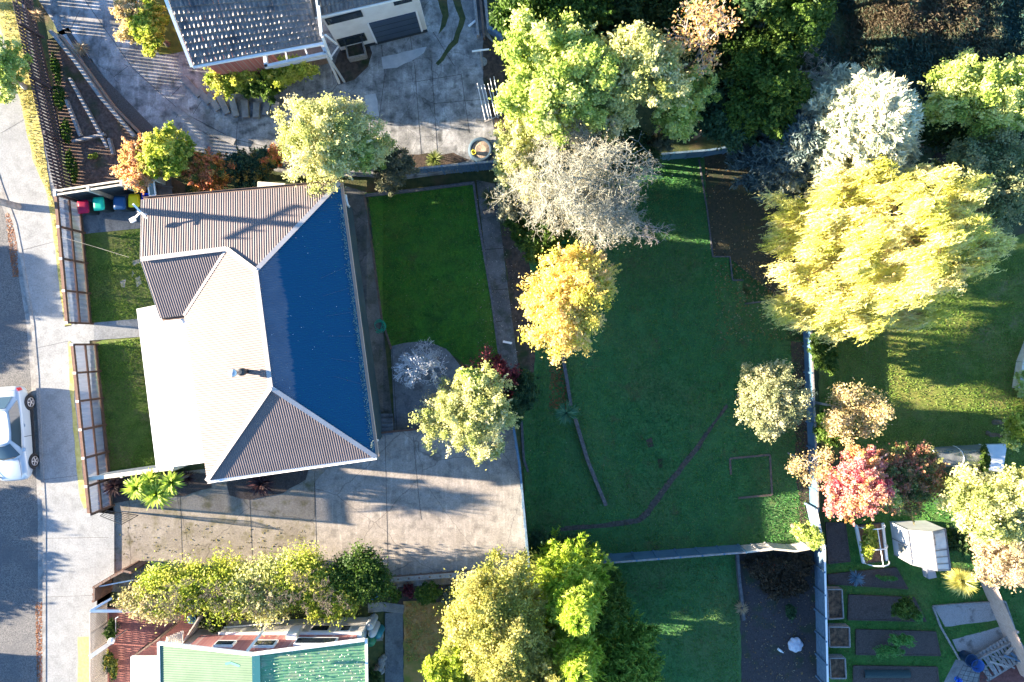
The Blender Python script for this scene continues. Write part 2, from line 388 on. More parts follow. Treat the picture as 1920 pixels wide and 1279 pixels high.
# ================================================================ THE SETTING
M_SOIL = mat('soil', (.035, .028, .022), (.09, .065, .05), scale=5, rough=.95, bump=.8, bscale=30, c3=(.02, .035, .012), c3scale=1.1)
M_ROUGHGRASS = mat('rough_grass', (.03, .05, .018), (.075, .085, .03), scale=4, rough=.9, bump=.9, bscale=22, c3=(.10, .075, .04), c3scale=.8)
def grass(name, c1, c2, c3, big=.35, c4=None):
    m = mat(name, c1, c2, scale=1.6, rough=.9, bump=1.0, bscale=60, c3=c3, c3scale=big, c3lo=.42, c3hi=.68, bdist=.04, det=12)
    N = m.node_tree.nodes; L = m.node_tree.links; b = N['Principled BSDF']; out = b.inputs['Base Color'].links[0].from_socket; tc = N.new('ShaderNodeTexCoord')
    if c4:
        n2 = N.new('ShaderNodeTexNoise'); n2.inputs['Scale'].default_value = .9; n2.inputs['Detail'].default_value = 9; n2.inputs['Roughness'].default_value = .7; ad = N.new('ShaderNodeVectorMath'); ad.inputs[1].default_value = (40, 3, 0); L.new(tc.outputs['Object'], ad.inputs[0]); L.new(ad.outputs[0], n2.inputs[0])
        mr = N.new('ShaderNodeMapRange'); mr.inputs[1].default_value = .56; mr.inputs[2].default_value = .74; L.new(n2.outputs['Fac'], mr.inputs[0]); mx = N.new('ShaderNodeMix'); mx.data_type = 'RGBA'; L.new(mr.outputs[0], mx.inputs[0]); L.new(out, mx.inputs[6]); mx.inputs[7].default_value = (*c4, 1); out = mx.outputs[2]
    for sc, lo, hi in ((11, .62, 1.4), (38, .55, 1.5)):
        f = N.new('ShaderNodeTexNoise'); f.inputs['Scale'].default_value = sc; f.inputs['Detail'].default_value = 6; f.inputs['Roughness'].default_value = .8; L.new(tc.outputs['Object'], f.inputs[0])
        mr = N.new('ShaderNodeMapRange'); mr.inputs[1].default_value = .3; mr.inputs[2].default_value = .7; mr.inputs[3].default_value = lo; mr.inputs[4].default_value = hi; L.new(f.outputs['Fac'], mr.inputs[0])
        mu = N.new('ShaderNodeMix'); mu.data_type = 'RGBA'; mu.blend_type = 'MULTIPLY'; mu.inputs[0].default_value = 1; L.new(out, mu.inputs[6]); L.new(mr.outputs[0], mu.inputs[7]); out = mu.outputs[2]
    L.new(out, b.inputs['Base Color']); return m
M_LAWN = grass('lawn_grass', (.026, .10, .014), (.055, .19, .018), (.09, .16, .022), c4=(.075, .085, .025))
M_LAWN2 = grass('lawn_grass_dry', (.07, .13, .015), (.12, .18, .03), (.15, .16, .05), .5, c4=(.20, .17, .08))
M_LAWN3 = grass('lawn_grass_cool', (.030, .120, .036), (.050, .165, .046), (.075, .14, .045), .28, c4=(.085, .085, .035))
M_VERGE = mat('verge_grass', (.32, .28, .07), (.42, .38, .15), scale=5, rough=.9, bump=.8, bscale=50, c3=(.20, .24, .05), c3scale=2.0)
M_ORANGEG = mat('leafy_grass', (.16, .17, .03), (.40, .22, .08), scale=1.6, rough=.9, bump=.8, bscale=40, c3=(.45, .27, .12), c3scale=2.5)
M_ASPH = mat('asphalt', (.05, .055, .06), (.19, .188, .18), scale=22, rough=.92, bump=.7, bscale=60, c3=(.09, .095, .10), c3scale=.6, c3lo=.5, c3hi=.7, det=8, bdist=.012)
M_PATH = concrete('footpath_concrete', (.215, .23, .235), (.27, .285, .287), (.185, .198, .20), crack=False)
M_KERB = concrete('kerb_concrete', (.20, .205, .20), (.29, .29, .28), (.16, .16, .155), crack=False)
M_DRV1 = concrete('aggregate_concrete', (.21, .185, .15), (.30, .27, .225), (.15, .135, .08), csc=.3)
M_DRV2 = concrete('worn_concrete', (.27, .245, .215), (.36, .33, .295), (.20, .185, .165), csc=.35, streak=True)
M_NDRV = concrete('mottled_concrete', (.15, .155, .155), (.38, .385, .38), (.085, .09, .09), csc=.55, streak=True)
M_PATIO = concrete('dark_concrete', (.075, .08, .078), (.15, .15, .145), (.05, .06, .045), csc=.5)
M_PATIO2 = concrete('damp_concrete', (.12, .14, .16), (.20, .22, .23), (.09, .10, .11), csc=.3)
M_JOINT = mat('joint_gap', (.03, .028, .025))
M_GRAVEL = mat('gravel', (.22, .21, .20), (.42, .40, .38), scale=38, rough=.95, bump=1.0, bscale=45, c3=(.12, .11, .10), c3scale=2)
M_MULCH = mat('mulch', (.035, .028, .026), (.11, .09, .08), scale=26, rough=.95, bump=1.0, bscale=34, c3=(.05, .04, .035), c3scale=3)
def const(z): return lambda x: z
def Zn(x): return float(np.interp(x, [-23, -19, -7, 0, 2], [.03, .03, -.70, -1.05, -1.1]))
ROADZ = const(-.12)
patch('ground', [Vector((-400, -400, 0)), Vector((400, -400, 0)), Vector((400, 400, 0)), Vector((-400, 400, 0))], M_ROUGHGRASS, 0)
KERB = [(-160, -200), (-60, 150), (0, 347), (27, 420), (42, 495), (60, 607), (68, 700), (76, 850), (82, 960), (82, 1279), (82, 1420)]
patch('road', [(-1400, -200)] + KERB + [(-1400, 1420)], M_ASPH, 0, ROADZ)
kp = [G(*p, const(0)) for p in KERB]
ribbon([(p.x - .20, p.y) for p in kp], .30, ROADZ, .006).build('gutter_channel', M_KERB)['kind'] = 'structure'
mb = MB()
for i in range(len(kp) - 1):
    a, b = kp[i], kp[i + 1]; mb.beam((a.x + .03, a.y, -.05), (b.x + .03, b.y, -.05), .15, .13)
mb.build('kerb', M_KERB)['kind'] = 'structure'
RGT = [(20, -200), (30, -60), (118, 362), (140, 610), (165, 612), (168, 645), (185, 962), (214, 965), (214, 1078), (182, 1125), (172, 1300), (172, 1420)]
patch('footpath', [(p[0] + 3, p[1]) for p in KERB] + RGT[::-1], M_PATH, 0, const(0), skirt=.2)
patch('grass_verge', [(-40, -100), (10, 85), (38, 190), (62, 300), (88, 365), (104, 470), (118, 590), (122, 614), (134, 611), (108, 400), (96, 362), (30, -60), (15, -120)], M_VERGE, .012, const(0), skirt=.05, wob=.03)
patch('grass_verge', [(128, 642), (131, 730), (141, 850), (150, 935), (158, 955), (162, 953), (140, 750), (133, 640)], M_VERGE, .012, const(0), wob=.02)
patch('grass_verge', [(146, 1195), (170, 1195), (172, 1420), (146, 1420)], mat('dry_verge', (.48, .30, .10), (.56, .38, .16), scale=7, rough=.9, bump=.7, bscale=50), .012, const(0), wob=.02)
for (x0, y0, x1, y1) in ((2, 250, 45, 225), (40, 470, 108, 452), (62, 655, 128, 640), (82, 900, 146, 892), (84, 1120, 176, 1117), (83, 1010, 204, 1008)):
    a, b = G(x0, y0, const(0)), G(x1, y1, const(0))
    ribbon([a, b], .012, const(0), .005).build('pavement_joint', M_JOINT)['kind'] = 'structure'
# front yards, driveways, lawns
patch('garden_path', [(120, 611), (262, 598), (264, 632), (131, 642)], M_PATH, .042)
patch('front_lawn', [(150, 435), (268, 428), (330, 600), (170, 607)], M_LAWN2, .02, wob=.02)
patch('front_lawn', [(176, 645), (205, 633), (300, 630), (330, 880), (188, 895)], M_LAWN2, .02)
patch('bin_pad', [(122, 365), (300, 350), (300, 425), (152, 440)], M_PATIO2, .03)
patch('driveway', [(190, 903), (640, 850), (590, 905), (590, 1110), (200, 1110), (206, 965), (186, 962)], M_DRV1, .0, Zd, skirt=1.2)
patch('driveway', [(590, 905), (640, 850), (705, 812), (800, 806), (965, 800), (972, 850), (989, 1058), (989, 1088), (590, 1110)], M_DRV2, .0, Zd, skirt=1.2)
def joints(lst, zf, off, w=.03):
    w *= .65
    for pl in lst:
        ribbon([G(*p, zf) for p in pl], w, zf, off).build('concrete_joint', M_JOINT)['kind'] = 'structure'
joints([[(338, 930), (342, 1065)], [(468, 930), (474, 1065)], [(590, 880), (594, 1065)], [(722, 815), (728, 1085)], [(590, 905), (590, 970)], [(775, 820), (782, 900), (790, 975)], [(206, 975), (210, 1070)]], Zd, .004, .028)
patch('garden_bed', [(193, 897), (325, 886), (392, 888), (396, 915), (345, 930), (280, 935), (200, 945)], M_MULCH, .03, Zd, wob=.03)
patch('garden_bed', [(425, 905), (580, 875), (572, 900), (530, 925), (470, 938), (430, 930)], M_MULCH, .03, Zd, wob=.03)
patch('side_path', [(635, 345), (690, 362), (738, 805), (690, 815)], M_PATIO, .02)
patch('rear_lawn', [(683, 362), (886, 345), (920, 560), (938, 690), (880, 690), (842, 662), (800, 642), (735, 650), (716, 600)], M_LAWN, .02, wob=.02)
patch('patio', [(733, 650), (760, 643), (800, 640), (838, 655), (862, 685), (880, 700), (880, 812), (740, 812)], M_PATIO2, .035)
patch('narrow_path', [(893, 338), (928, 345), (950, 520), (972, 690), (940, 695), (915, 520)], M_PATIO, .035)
joints([[(735, 655), (745, 810)], [(800, 640), (803, 700)]], Zb, .04, .03)
joints([[(905, 395), (937, 393)], [(910, 469), (945, 466)], [(922, 545), (953, 542)], [(930, 604), (962, 600)]], Zb, .04, .05)
patch('bank', [(928, 330), (975, 330), (1010, 520), (1045, 660), (1060, 760), (985, 780), (965, 700), (950, 520)], M_SOIL, .012, wob=.08)
patch('back_lawn', [(975, 345), (1240, 296), (1320, 290), (1326, 400), (1336, 480), (1366, 484), (1372, 526), (1392, 528), (1396, 570), (1470, 568), (1478, 640), (1512, 640), (1524, 850), (1532, 1022), (1115, 1042), (1000, 1062), (988, 1000), (975, 780), (1000, 700), (1010, 600), (990, 480)], M_LAWN3, .02, wob=.04)
patch('garden_bed', [(1312, 288), (1440, 270), (1510, 640), (1478, 640), (1470, 568), (1396, 570), (1392, 528), (1372, 526), (1366, 484), (1336, 480)], mat('bare_bed', (.030, .038, .022), (.075, .062, .040), scale=9, rough=.95, bump=1, bscale=40, c3=(.03, .055, .022), c3scale=.9), .014, wob=.02)
patch('dirt_strip', [(1484, 640), (1510, 640), (1526, 1020), (1500, 1022)], M_SOIL, .026, wob=.08)
patch('east_lawn', [(1530, 590), (1640, 560), (1960, 420), (1990, 900), (1760, 862), (1540, 850)], grass('sunny_grass', (.07, .12, .018), (.13, .18, .03), (.17, .17, .04), .4, c4=(.2, .17, .07)), .02, wob=.05)
patch('vegetable_garden_lawn', [(1545, 940), (1990, 900), (1990, 1320), (1550, 1320)], grass('garden_grass', (.03, .12, .02), (.06, .17, .03), (.08, .15, .035), .6, c4=(.10, .12, .04)), .02)
patch('south_lawn', [(1100, 1052), (1382, 1036), (1388, 1180), (1392, 1330), (1050, 1330)], M_LAWN3, .02, wob=.04)
patch('garden_bed', [(1382, 1036), (1532, 1030), (1546, 1330), (1392, 1330)], mat('dark_bed', (.03, .027, .027), (.07, .06, .06), scale=14, rough=.95, bump=1, bscale=30, c3=(.03, .045, .022), c3scale=1.3), .014, wob=.03)
patch('south_yard', [(745, 1092), (905, 1085), (960, 1330), (740, 1330)], M_SOIL, .014, wob=.04)
patch('leafy_lawn', [(757, 1128), (852, 1130), (905, 1170), (930, 1330), (756, 1330)], M_ORANGEG, .022, wob=.05)
patch('south_path', [(722, 1150), (755, 1150), (757, 1330), (722, 1330)], M_PATIO2, .034)
patch('south_path', [(690, 1132), (758, 1135), (756, 1152), (690, 1150)], M_KERB, .03)
patch('gravel_bed', [(1750, 1137), (1880, 1128), (1895, 1160), (1772, 1176)], M_GRAVEL, .03, wob=.02)
patch('gravel_bed', [(1785, 1200), (1888, 1172), (1910, 1210), (1820, 1228), (1795, 1222)], M_GRAVEL, .03, wob=.02)
patch('paving', [(1770, 1279), (1792, 1237), (1835, 1245), (1850, 1320), (1765, 1320)], M_KERB, .03)
# brick courtyard of the southern house
def brickmat(name, c1, c2, mortar, sx=2.2):
    m = mat(name, c1, c2, scale=6, rough=.9); N = m.node_tree.nodes; L = m.node_tree.links
    tc = N.new('ShaderNodeTexCoord'); mp = N.new('ShaderNodeMapping'); mp.inputs['Rotation'].default_value = (0, 0, .1)
    L.new(tc.outputs['Object'], mp.inputs[0]); br = N.new('ShaderNodeTexBrick'); br.inputs['Scale'].default_value = sx
    br.inputs['Color1'].default_value = (*c1, 1); br.inputs['Color2'].default_value = (*c2, 1); br.inputs['Mortar'].default_value = (*mortar, 1); br.inputs['Mortar Size'].default_value = .018
    L.new(mp.outputs[0], br.inputs[0]); L.new(br.outputs[0], N['Principled BSDF'].inputs['Base Color']); return m
M_BRICKP = brickmat('brick_paving', (.22, .09, .08), (.30, .12, .10), (.14, .08, .07), 2.4)
patch('brick_courtyard', [(200, 1140), (372, 1140), (380, 1330), (200, 1330)], M_BRICKP, .03, Zd)
# neighbour's sloping yard, top left
patch('neighbour_driveway', [(70, -200), (72, 0), (100, 42), (108, 60), (128, 52), (215, 170), (305, 262), (420, 300), (560, 330), (700, 330), (760, 330), (925, 310), (948, 255), (936, 100), (915, 60), (905, -200)], M_NDRV, .01, Zn, skirt=1.0)
patch('terraced_garden', [(88, 75), (105, 70), (215, 215), (290, 300), (200, 345), (132, 352)], mat('terrace_soil', (.07, .045, .035), (.16, .11, .085), scale=8, rough=.95, bump=1, bscale=30, c3=(.05, .06, .025), c3scale=1), .02, Zn, skirt=.8, wob=.03)
patch('gravel_strip', [(120, 58), (132, 60), (190, 140), (310, 262), (275, 262), (200, 180), (150, 105)], mat('dark_gravel', (.05, .045, .04), (.13, .12, .11), scale=30, rough=.95, bump=1, bscale=40), .024, Zn)
patch('neighbour_lawn', [(232, -200), (330, -200), (350, 95), (300, 105), (265, 40)], mat('mossy_grass', (.06, .085, .012), (.13, .13, .02), scale=3, rough=.9, bump=.9, bscale=40), .022, Zn, wob=.05)
patch('grass_strip', [(812, -100), (838, -100), (840, 30), (835, 50), (822, 65), (830, 30), (822, 0)], M_ROUGHGRASS, .022, Zn, wob=.04)
patch('grass_strip', [(855, -100), (862, 0), (872, 35), (858, 80), (822, 124), (816, 120), (850, 75), (862, 35), (850, 0)], M_ROUGHGRASS, .022, Zn, wob=.04)
patch('planter_bed', [(638, 92), (690, 78), (697, 100), (690, 125), (665, 150), (640, 158), (622, 135)], M_SOIL, .022, Zn, wob=.02)
patch('shrub_bed', [(768, 290), (850, 288), (880, 302), (760, 320)], M_SOIL, .016, Zn, wob=.05)
patch('fenced_drying_yard', [(905, 60), (946, 100), (948, 260), (930, 262), (905, 150)], M_SOIL, .026, Zn, wob=.05)
joints([[(112, 40), (150, 90), (240, 125)], [(150, 20), (130, 60)], [(145, -20), (250, 130), (340, 210), (440, 262), (560, 290)], [(240, 125), (214, 145)], [(340, 162), (322, 180)], [(378, 190), (362, 215)], [(338, 208), (330, 222)], [(445, 232), (443, 275)],
        [(715, 85), (722, 140), (708, 245)], [(768, 60), (778, 130), (790, 290)], [(808, 105), (820, 285)], [(812, 60), (852, 125)], [(865, 140), (880, 250)], [(640, 150), (600, 200)], [(775, 155), (865, 140)], [(812, 195), (930, 185)]], Zn, .014, .03)
# lighter patches of repaired concrete
for q in ([(682, 180), (704, 176), (712, 218), (690, 220)], [(645, 193), (660, 190), (668, 215), (650, 218)], [(715, 108), (800, 88), (796, 100), (745, 128), (718, 130)], [(100, 70), (140, 60), (170, 110), (150, 120)]):
    patch('concrete_patch', q, mat('pale_concrete', (.36, .38, .40), (.48, .49, .50), scale=3, rough=.9, bump=.4), .016, Zn, wob=.03)
# dark bare strips on the back lawn
SPATH = [(1362, 758), (1366, 762), (1338, 798), (1312, 842), (1266, 900), (1236, 940), (1216, 968), (1200, 980), (1150, 989), (1060, 996), (1035, 997), (1060, 987), (1120, 983), (1193, 972), (1212, 955), (1230, 928), (1260, 892), (1303, 838), (1332, 798)]
patch('stone_path', SPATH, mat('stone_strip', (.032, .028, .022), (.10, .09, .075), scale=9, rough=.9, bump=1, bscale=25), .03, wob=.03)
for q in ([(1212, 826), (1222, 820), (1226, 838), (1216, 838)], [(1234, 862), (1243, 860), (1242, 878), (1235, 876)]): patch('bare_spot', q, M_SOIL, .03, wob=.04)
for q in ([(248, 490), (262, 486), (262, 494), (250, 498)], [(254, 522), (262, 518), (266, 532), (256, 538)], [(226, 528), (236, 524), (234, 540), (228, 538)], [(248, 508), (252, 514), (246, 520)]): patch('bare_spot', q, mat('bare_earth', (.30, .27, .24), (.38, .34, .3), scale=12, rough=.95), .03, wob=.03)
# steps from driveway down to the patio
st = empty('steps', G(725, 790), 'concrete garden steps between the driveway and the dark side path', 'steps')
mb = MB()
for i, y in enumerate((776, 784, 793, 801)):
    a = G(711 + i, y); zz = Zb(a.x) + .14 * (i + 1)
    mb.prism(orient([(p.x, p.y) for p in (G(711 + i, y), G(738 + i, y - 1), G(741, 812), G(714, 814))]), -1.2, zz)
mb.build('tread', M_PATIO2, st)
# ================================================================ BUILDINGS
def strip_roof(pts, run, pitch=.1, amp=.008, res=6):
    """corrugated sheet over a polygon (3D pts); 'run' is the plan direction of the corrugations"""
    P = [Vector(p) for p in pts]; r = Vector((run[0], run[1])).normalized(); u = Vector((-r.y, r.x))
    nrm = Vector((0, 0, 0))
    for i in range(len(P)): nrm += P[i].cross(P[(i + 1) % len(P)])
    nrm.normalize()
    if nrm.z < 0: nrm = -nrm
    U = [p.x * u.x + p.y * u.y for p in P]; u0, u1 = min(U), max(U); step = pitch / res
    us = sorted(set([u0 + 1e-4 + k * step for k in range(int((u1 - u0 - 2e-4) / step) + 1)] + [x for x in U if u0 < x < u1] + [u1 - 1e-4]))
    V = []; F = []
    for q in us:
        hits = []
        for i in range(len(P)):
            a, b = P[i], P[(i + 1) % len(P)]; ua, ub = U[i], U[(i + 1) % len(P)]
            if (ua - q) * (ub - q) <= 0 and abs(ua - ub) > 1e-9:
                t = (q - ua) / (ub - ua); h = a.lerp(b, t); hits.append((h.x * r.x + h.y * r.y, h))
        if len(hits) < 2: continue
        hits.sort(key=lambda h: h[0]); d = nrm * (amp * math.sin(2 * math.pi * q / pitch))
        V += [hits[0][1] + d, hits[-1][1] + d]
    n = len(V) // 2
    F = [(2 * i, 2 * i + 2, 2 * i + 3, 2 * i + 1) for i in range(n - 1)]
    mb = MB(); mb.add(V, F); return mb
def roofmat(name, c1, c2, rough=.5, wet=None):
    m = mat(name, c1, c2, scale=1.3, rough=rough, spec=.25, bump=.15, bscale=9, bdist=.01, metal=0.0)
    if wet:  # dewy sheet with blue shade in its tone: origin, direction, dry width, wet colour
        N = m.node_tree.nodes; L = m.node_tree.links; b = N['Principled BSDF']
        src = b.inputs['Base Color'].links[0].from_socket
        g = N.new('ShaderNodeTexCoord'); sb = N.new('ShaderNodeVectorMath'); sb.operation = 'DOT_PRODUCT'
        L.new(g.outputs['Object'], sb.inputs[0]); sb.inputs[1].default_value = (*wet[1], 0)
        mp = N.new('ShaderNodeMapping'); mp.inputs['Scale'].default_value = (.35, 8, 1); L.new(g.outputs['Object'], mp.inputs[0])
        no = N.new('ShaderNodeTexNoise'); no.inputs['Scale'].default_value = 1.2; no.inputs['Detail'].default_value = 3; L.new(mp.outputs[0], no.inputs['Vector'])
        no2 = N.new('ShaderNodeTexNoise'); no2.inputs['Scale'].default_value = .35; L.new(g.outputs['Object'], no2.inputs['Vector'])
        a1 = N.new('ShaderNodeMath'); a1.operation = 'MULTIPLY_ADD'; L.new(no.outputs['Fac'], a1.inputs[0]); a1.inputs[1].default_value = .45; L.new(sb.outputs['Value'], a1.inputs[2])
        a2 = N.new('ShaderNodeMath'); a2.operation = 'MULTIPLY_ADD'; L.new(no2.outputs['Fac'], a2.inputs[0]); a2.inputs[1].default_value = .7; L.new(a1.outputs[0], a2.inputs[2])
        mr = N.new('ShaderNodeMapRange'); mr.inputs[1].default_value = wet[2]; mr.inputs[2].default_value = wet[2] + .12; L.new(a2.outputs[0], mr.inputs[0])
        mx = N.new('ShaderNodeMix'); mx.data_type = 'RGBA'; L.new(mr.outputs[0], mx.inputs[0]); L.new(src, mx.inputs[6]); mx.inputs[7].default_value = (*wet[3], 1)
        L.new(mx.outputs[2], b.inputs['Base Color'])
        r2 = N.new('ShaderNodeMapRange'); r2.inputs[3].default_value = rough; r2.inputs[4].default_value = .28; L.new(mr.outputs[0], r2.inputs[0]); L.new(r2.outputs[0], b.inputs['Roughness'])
    return m
M_WHITE = mat('white_paint', (.78, .78, .76), (.84, .84, .82), scale=3, rough=.5)
M_CREAM = mat('cream_timber', (.55, .50, .40), (.66, .61, .50), scale=4, rough=.7, bump=.3, bscale=20)
M_WALL = mat('painted_wall', (.045, .085, .10), (.07, .11, .13), scale=1.5, rough=.8, bump=.3, bscale=18)
M_GLASS = mat('window_glass', (.02, .03, .04), rough=.08, spec=.8)
M_DARKT = mat('dark_timber', (.10, .07, .055), (.17, .12, .095), scale=6, rough=.8, bump=.5, bscale=20)
M_FLASH = mat('ridge_metal', (.36, .34, .325), (.42, .40, .38), scale=2, rough=.5)
M_GUT = mat('gutter_paint', (.62, .42, .30), rough=.5)
M_STEEL = mat('galvanised_steel', (.45, .46, .47), (.58, .58, .58), scale=9, rough=.35, metal=.6)
M_DARKMETAL = mat('dark_metal', (.03, .035, .04), rough=.5)
ze, zw, zr = 2.65, 3.46, 3.80
A_ = W(267, 375, ze); B_ = W(637, 343, ze); C_ = W(705, 857, ze); D_ = W(388, 902, ze)
E_ = W(265, 487, zw); R1 = W(425, 467, zw); R2 = W(480, 508, zr); R3 = W(508, 727, zr); S3 = W(302, 597, ze); V3 = W(345, 592, ze)
house = empty('hip_roof_house', (-10, 0, -.3), 'house with grey corrugated hip roof whose shaded side is deep blue, centre left', 'house')
sx = (C_ - B_).normalized(); along = (C_ - B_); along = Vector((along.x, along.y)).normalized(); across = Vector((-along.y, along.x))
M_ROOF1 = roofmat('roof_sheet', (.126, .104, .100), (.146, .121, .117))
rf = empty_roof = None
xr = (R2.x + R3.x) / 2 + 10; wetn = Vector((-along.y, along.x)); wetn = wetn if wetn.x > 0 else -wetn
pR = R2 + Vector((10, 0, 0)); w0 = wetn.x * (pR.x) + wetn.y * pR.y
M_ROOFB = roofmat('roof_sheet_dewy_shaded', (.075, .105, .15), (.10, .13, .175), wet=(0, tuple(wetn), w0 + 1.35, (.002, .068, .135)))  # shaded copy of the roof sheet: blue shade in its colour, deeper where dewy
roof = strip_roof([A_, B_, R2, R1, E_], across.to_tuple() if False else (along.x, along.y)).build('roof', M_ROOF1, house)
strip_roof([E_, R1, V3, S3], (S3.x - E_.x, S3.y - E_.y)).build('roof', M_ROOF1, house)
strip_roof([R1, R2, R3, D_, V3], (across.x, across.y), pitch=.1, amp=.009).build('roof', M_ROOF1, house)
bl = strip_roof([B_, C_, R3, R2], (across.x, across.y)).build('roof', M_ROOFB, house); bl['label'] = 'dew-wet roof plane facing away from the sun, its shade painted deep blue'
strip_roof([D_, C_, R3], (along.x, along.y)).build('roof', M_ROOF1, house)
def capbar(a, b, w=.17, lift=.045):
    mb = MB(); a = Vector(a) + Vector((0, 0, lift)); b = Vector(b) + Vector((0, 0, lift)); mb.beam(a, b, w, .03); return mb
mb = MB()
for a, b in ((E_, R1), (R1, R2), (B_, R2), (R2, R3), (R3, C_), (R3, D_)):
    mb.beam(Vector(a) + Vector((0, 0, .045)), Vector(b) + Vector((0, 0, .045)), .19, .03)
for a, b in ((R1, V3),):
    mb.beam(Vector(a) + Vector((0, 0, .02)), Vector(b) + Vector((0, 0, .02)), .10, .02)
mb.build('ridge_capping', M_FLASH, house)
def gutter(a, b, nx, m=M_GUT, w=.11):
    n = Vector((nx[0], nx[1], 0)).normalized(); o = n * (w / 2 + .01) - Vector((0, 0, .06))
    mb = MB(); a = Vector(a) + o; b = Vector(b) + o
    mb.beam(a - Vector((0, 0, .03)), b - Vector((0, 0, .03)), w, .012); mb.beam(a + n * w / 2, b + n * w / 2, .014, .09); mb.beam(a - n * w / 2, b - n * w / 2, .014, .09)
    return mb.build('gutter', m, house)
gutter(B_, C_, (1, .13)); gutter(A_, B_, (-.1, 1), M_DARKT); gutter(D_, C_, (.1, -1), M_WHITE); gutter(S3, V3, (.1, -1), M_DARKT); gutter(E_ + Vector((0, 0, 0)), A_, (-1, 0), M_FLASH, .05); gutter(E_, S3, (-1, -.3), M_FLASH, .05)
# leaf litter collected along the gutter
rg = np.random.RandomState(3); t = rg.rand(900); Pp = np.array([np.array(B_) * (1 - a) + np.array(C_) * a for a in (.08 + .9 * t)])
Pp += np.stack([-np.abs(rg.normal(size=900)) * .09 - .01, rg.normal(size=900) * .02, np.zeros(900)], 1); Pp[:, 2] += .05 + (-(Pp[:, 0] - np.interp(t, [0, 1], [0, 0]))) * 0
off_in = np.array([(p[0]) for p in Pp]); Pp[:, 2] += .04
leaves(rg, 'leaf_litter', Pp, .05, leafmat('litter', [(0.100, 0.200, 0.200), (0.250, 0.350, 0.330), (0.350, 0.380, 0.300)]), house, up=2)
# white flecks of lichen and screws on the wet plane
t1 = rg.rand(40); t2 = rg.rand(40); Q = []
for a, b in zip(t1, t2):
    e = np.array(B_) * (1 - a) + np.array(C_) * a; f = np.array(R2) * (1 - a) + np.array(R3) * a; Q.append(f * (1 - b) + e * b)
Q = np.array(Q); Q[:, 2] += .03; leaves(rg, 'roof_screw', Q, .026, M_WHITE, house, up=3)['kind'] = 'stuff'
# screw lines: sheet laps, close to the dry sheet tone
for t in (.30, .38, .47, .56, .66, .74):
    e = Vector(B_).lerp(Vector(C_), t); f = Vector(R2).lerp(Vector(R3), t); a = e.lerp(f, .02); b = e.lerp(f, .34); mb = MB(); mb.beam(a + Vector((0, 0, .026)), b + Vector((0, 0, .026)), .008, .004); mb.build('sheet_lap', mat('lap_metal', (.10, .14, .2), rough=.6), house)
def inset(poly, d):
    c = sum((Vector(p) for p in poly), Vector((0, 0))) / len(poly); out = []
    n = len(poly)
    for i in range(n):
        a, b, q = Vector(poly[i - 1]), Vector(poly[i]), Vector(poly[(i + 1) % n]); e1 = (b - a).normalized(); e2 = (q - b).normalized()
        n1 = Vector((-e1.y, e1.x)); n2 = Vector((-e2.y, e2.x)); k = (n1 + n2); k /= max(.3, k.dot(n1)); out.append(b + k * d)
    return out
fp = orient([(p.x, p.y) for p in (A_, B_, C_, D_, V3, S3)]); fi = inset(fp, .42)
wl = MB()
for i in range(len(fi)):
    a, b = fi[i], fi[(i + 1) % len(fi)]; wl.beam((a.x, a.y, .75), (b.x, b.y, .75), .18, 3.7)
wl.build('wall', M_WALL, house)
so = MB(); fo = inset(fp, .06); so.prism([(p.x, p.y) for p in fo], 2.52, 2.57); so.build('eave_lining', M_WHITE, house)
# gable end infill
MB().poly([fi[0], ] if False else [A_ + Vector((.1, 0, 0)), E_ + Vector((.1, 0, -.03)), S3 + Vector((.1, .1, 0))]).build('gable_wall', M_WALL, house)
mb = MB()   # windows on the east wall
bi, ci = Vector(fi[[i for i, p in enumerate(fp) if abs(p[0] - B_.x) < 1e-4][0]]), Vector(fi[[i for i, p in enumerate(fp) if abs(p[0] - C_.x) < 1e-4][0]])
for t0, t1_ in ((.12, .26), (.40, .52), (.66, .72), (.84, .95)):
    a = bi.lerp(ci, t0); b = bi.lerp(ci, t1_); w = empty
    f = MB().beam((a.x + .1, a.y, 1.45), (b.x + .1, b.y, 1.45), .06, 1.15).build('window', M_WHITE, house)
    a2 = a.lerp(b, .05); b2 = a.lerp(b, .95); MB().beam((a2.x + .135, a2.y, 1.45), (b2.x + .135, b2.y, 1.45), .02, 1.02).build('pane', M_GLASS, f)
# veranda roof, flat and white
vz = 2.38
vp = [W(256, 580, vz), W(296, 572, vz), W(303, 600, vz), W(348, 595, vz), W(384, 868, vz), W(293, 880, vz)]
MB().prism(orient([(p.x, p.y) for p in vp]), vz - .10, vz).build('veranda_roof', M_WHITE, house)
for q in ((262, 590), (275, 680), (285, 770), (297, 868)):
    p = W(*q, vz); mb = MB(); mb.box((p.x + .12, p.y, (vz - .1 + Zb(p.x)) / 2), (.1, .1, vz - .1 - Zb(p.x))); mb.build('veranda_post', M_WHITE, house)
mb = MB(); a, b, c = G(268, 600), G(300, 872), G(340, 868); mb.prism(orient([(p.x, p.y) for p in (a, b, G(345, 866), G(330, 598))]), -.4, .12); mb.build('veranda_deck', M_DARKT, house)
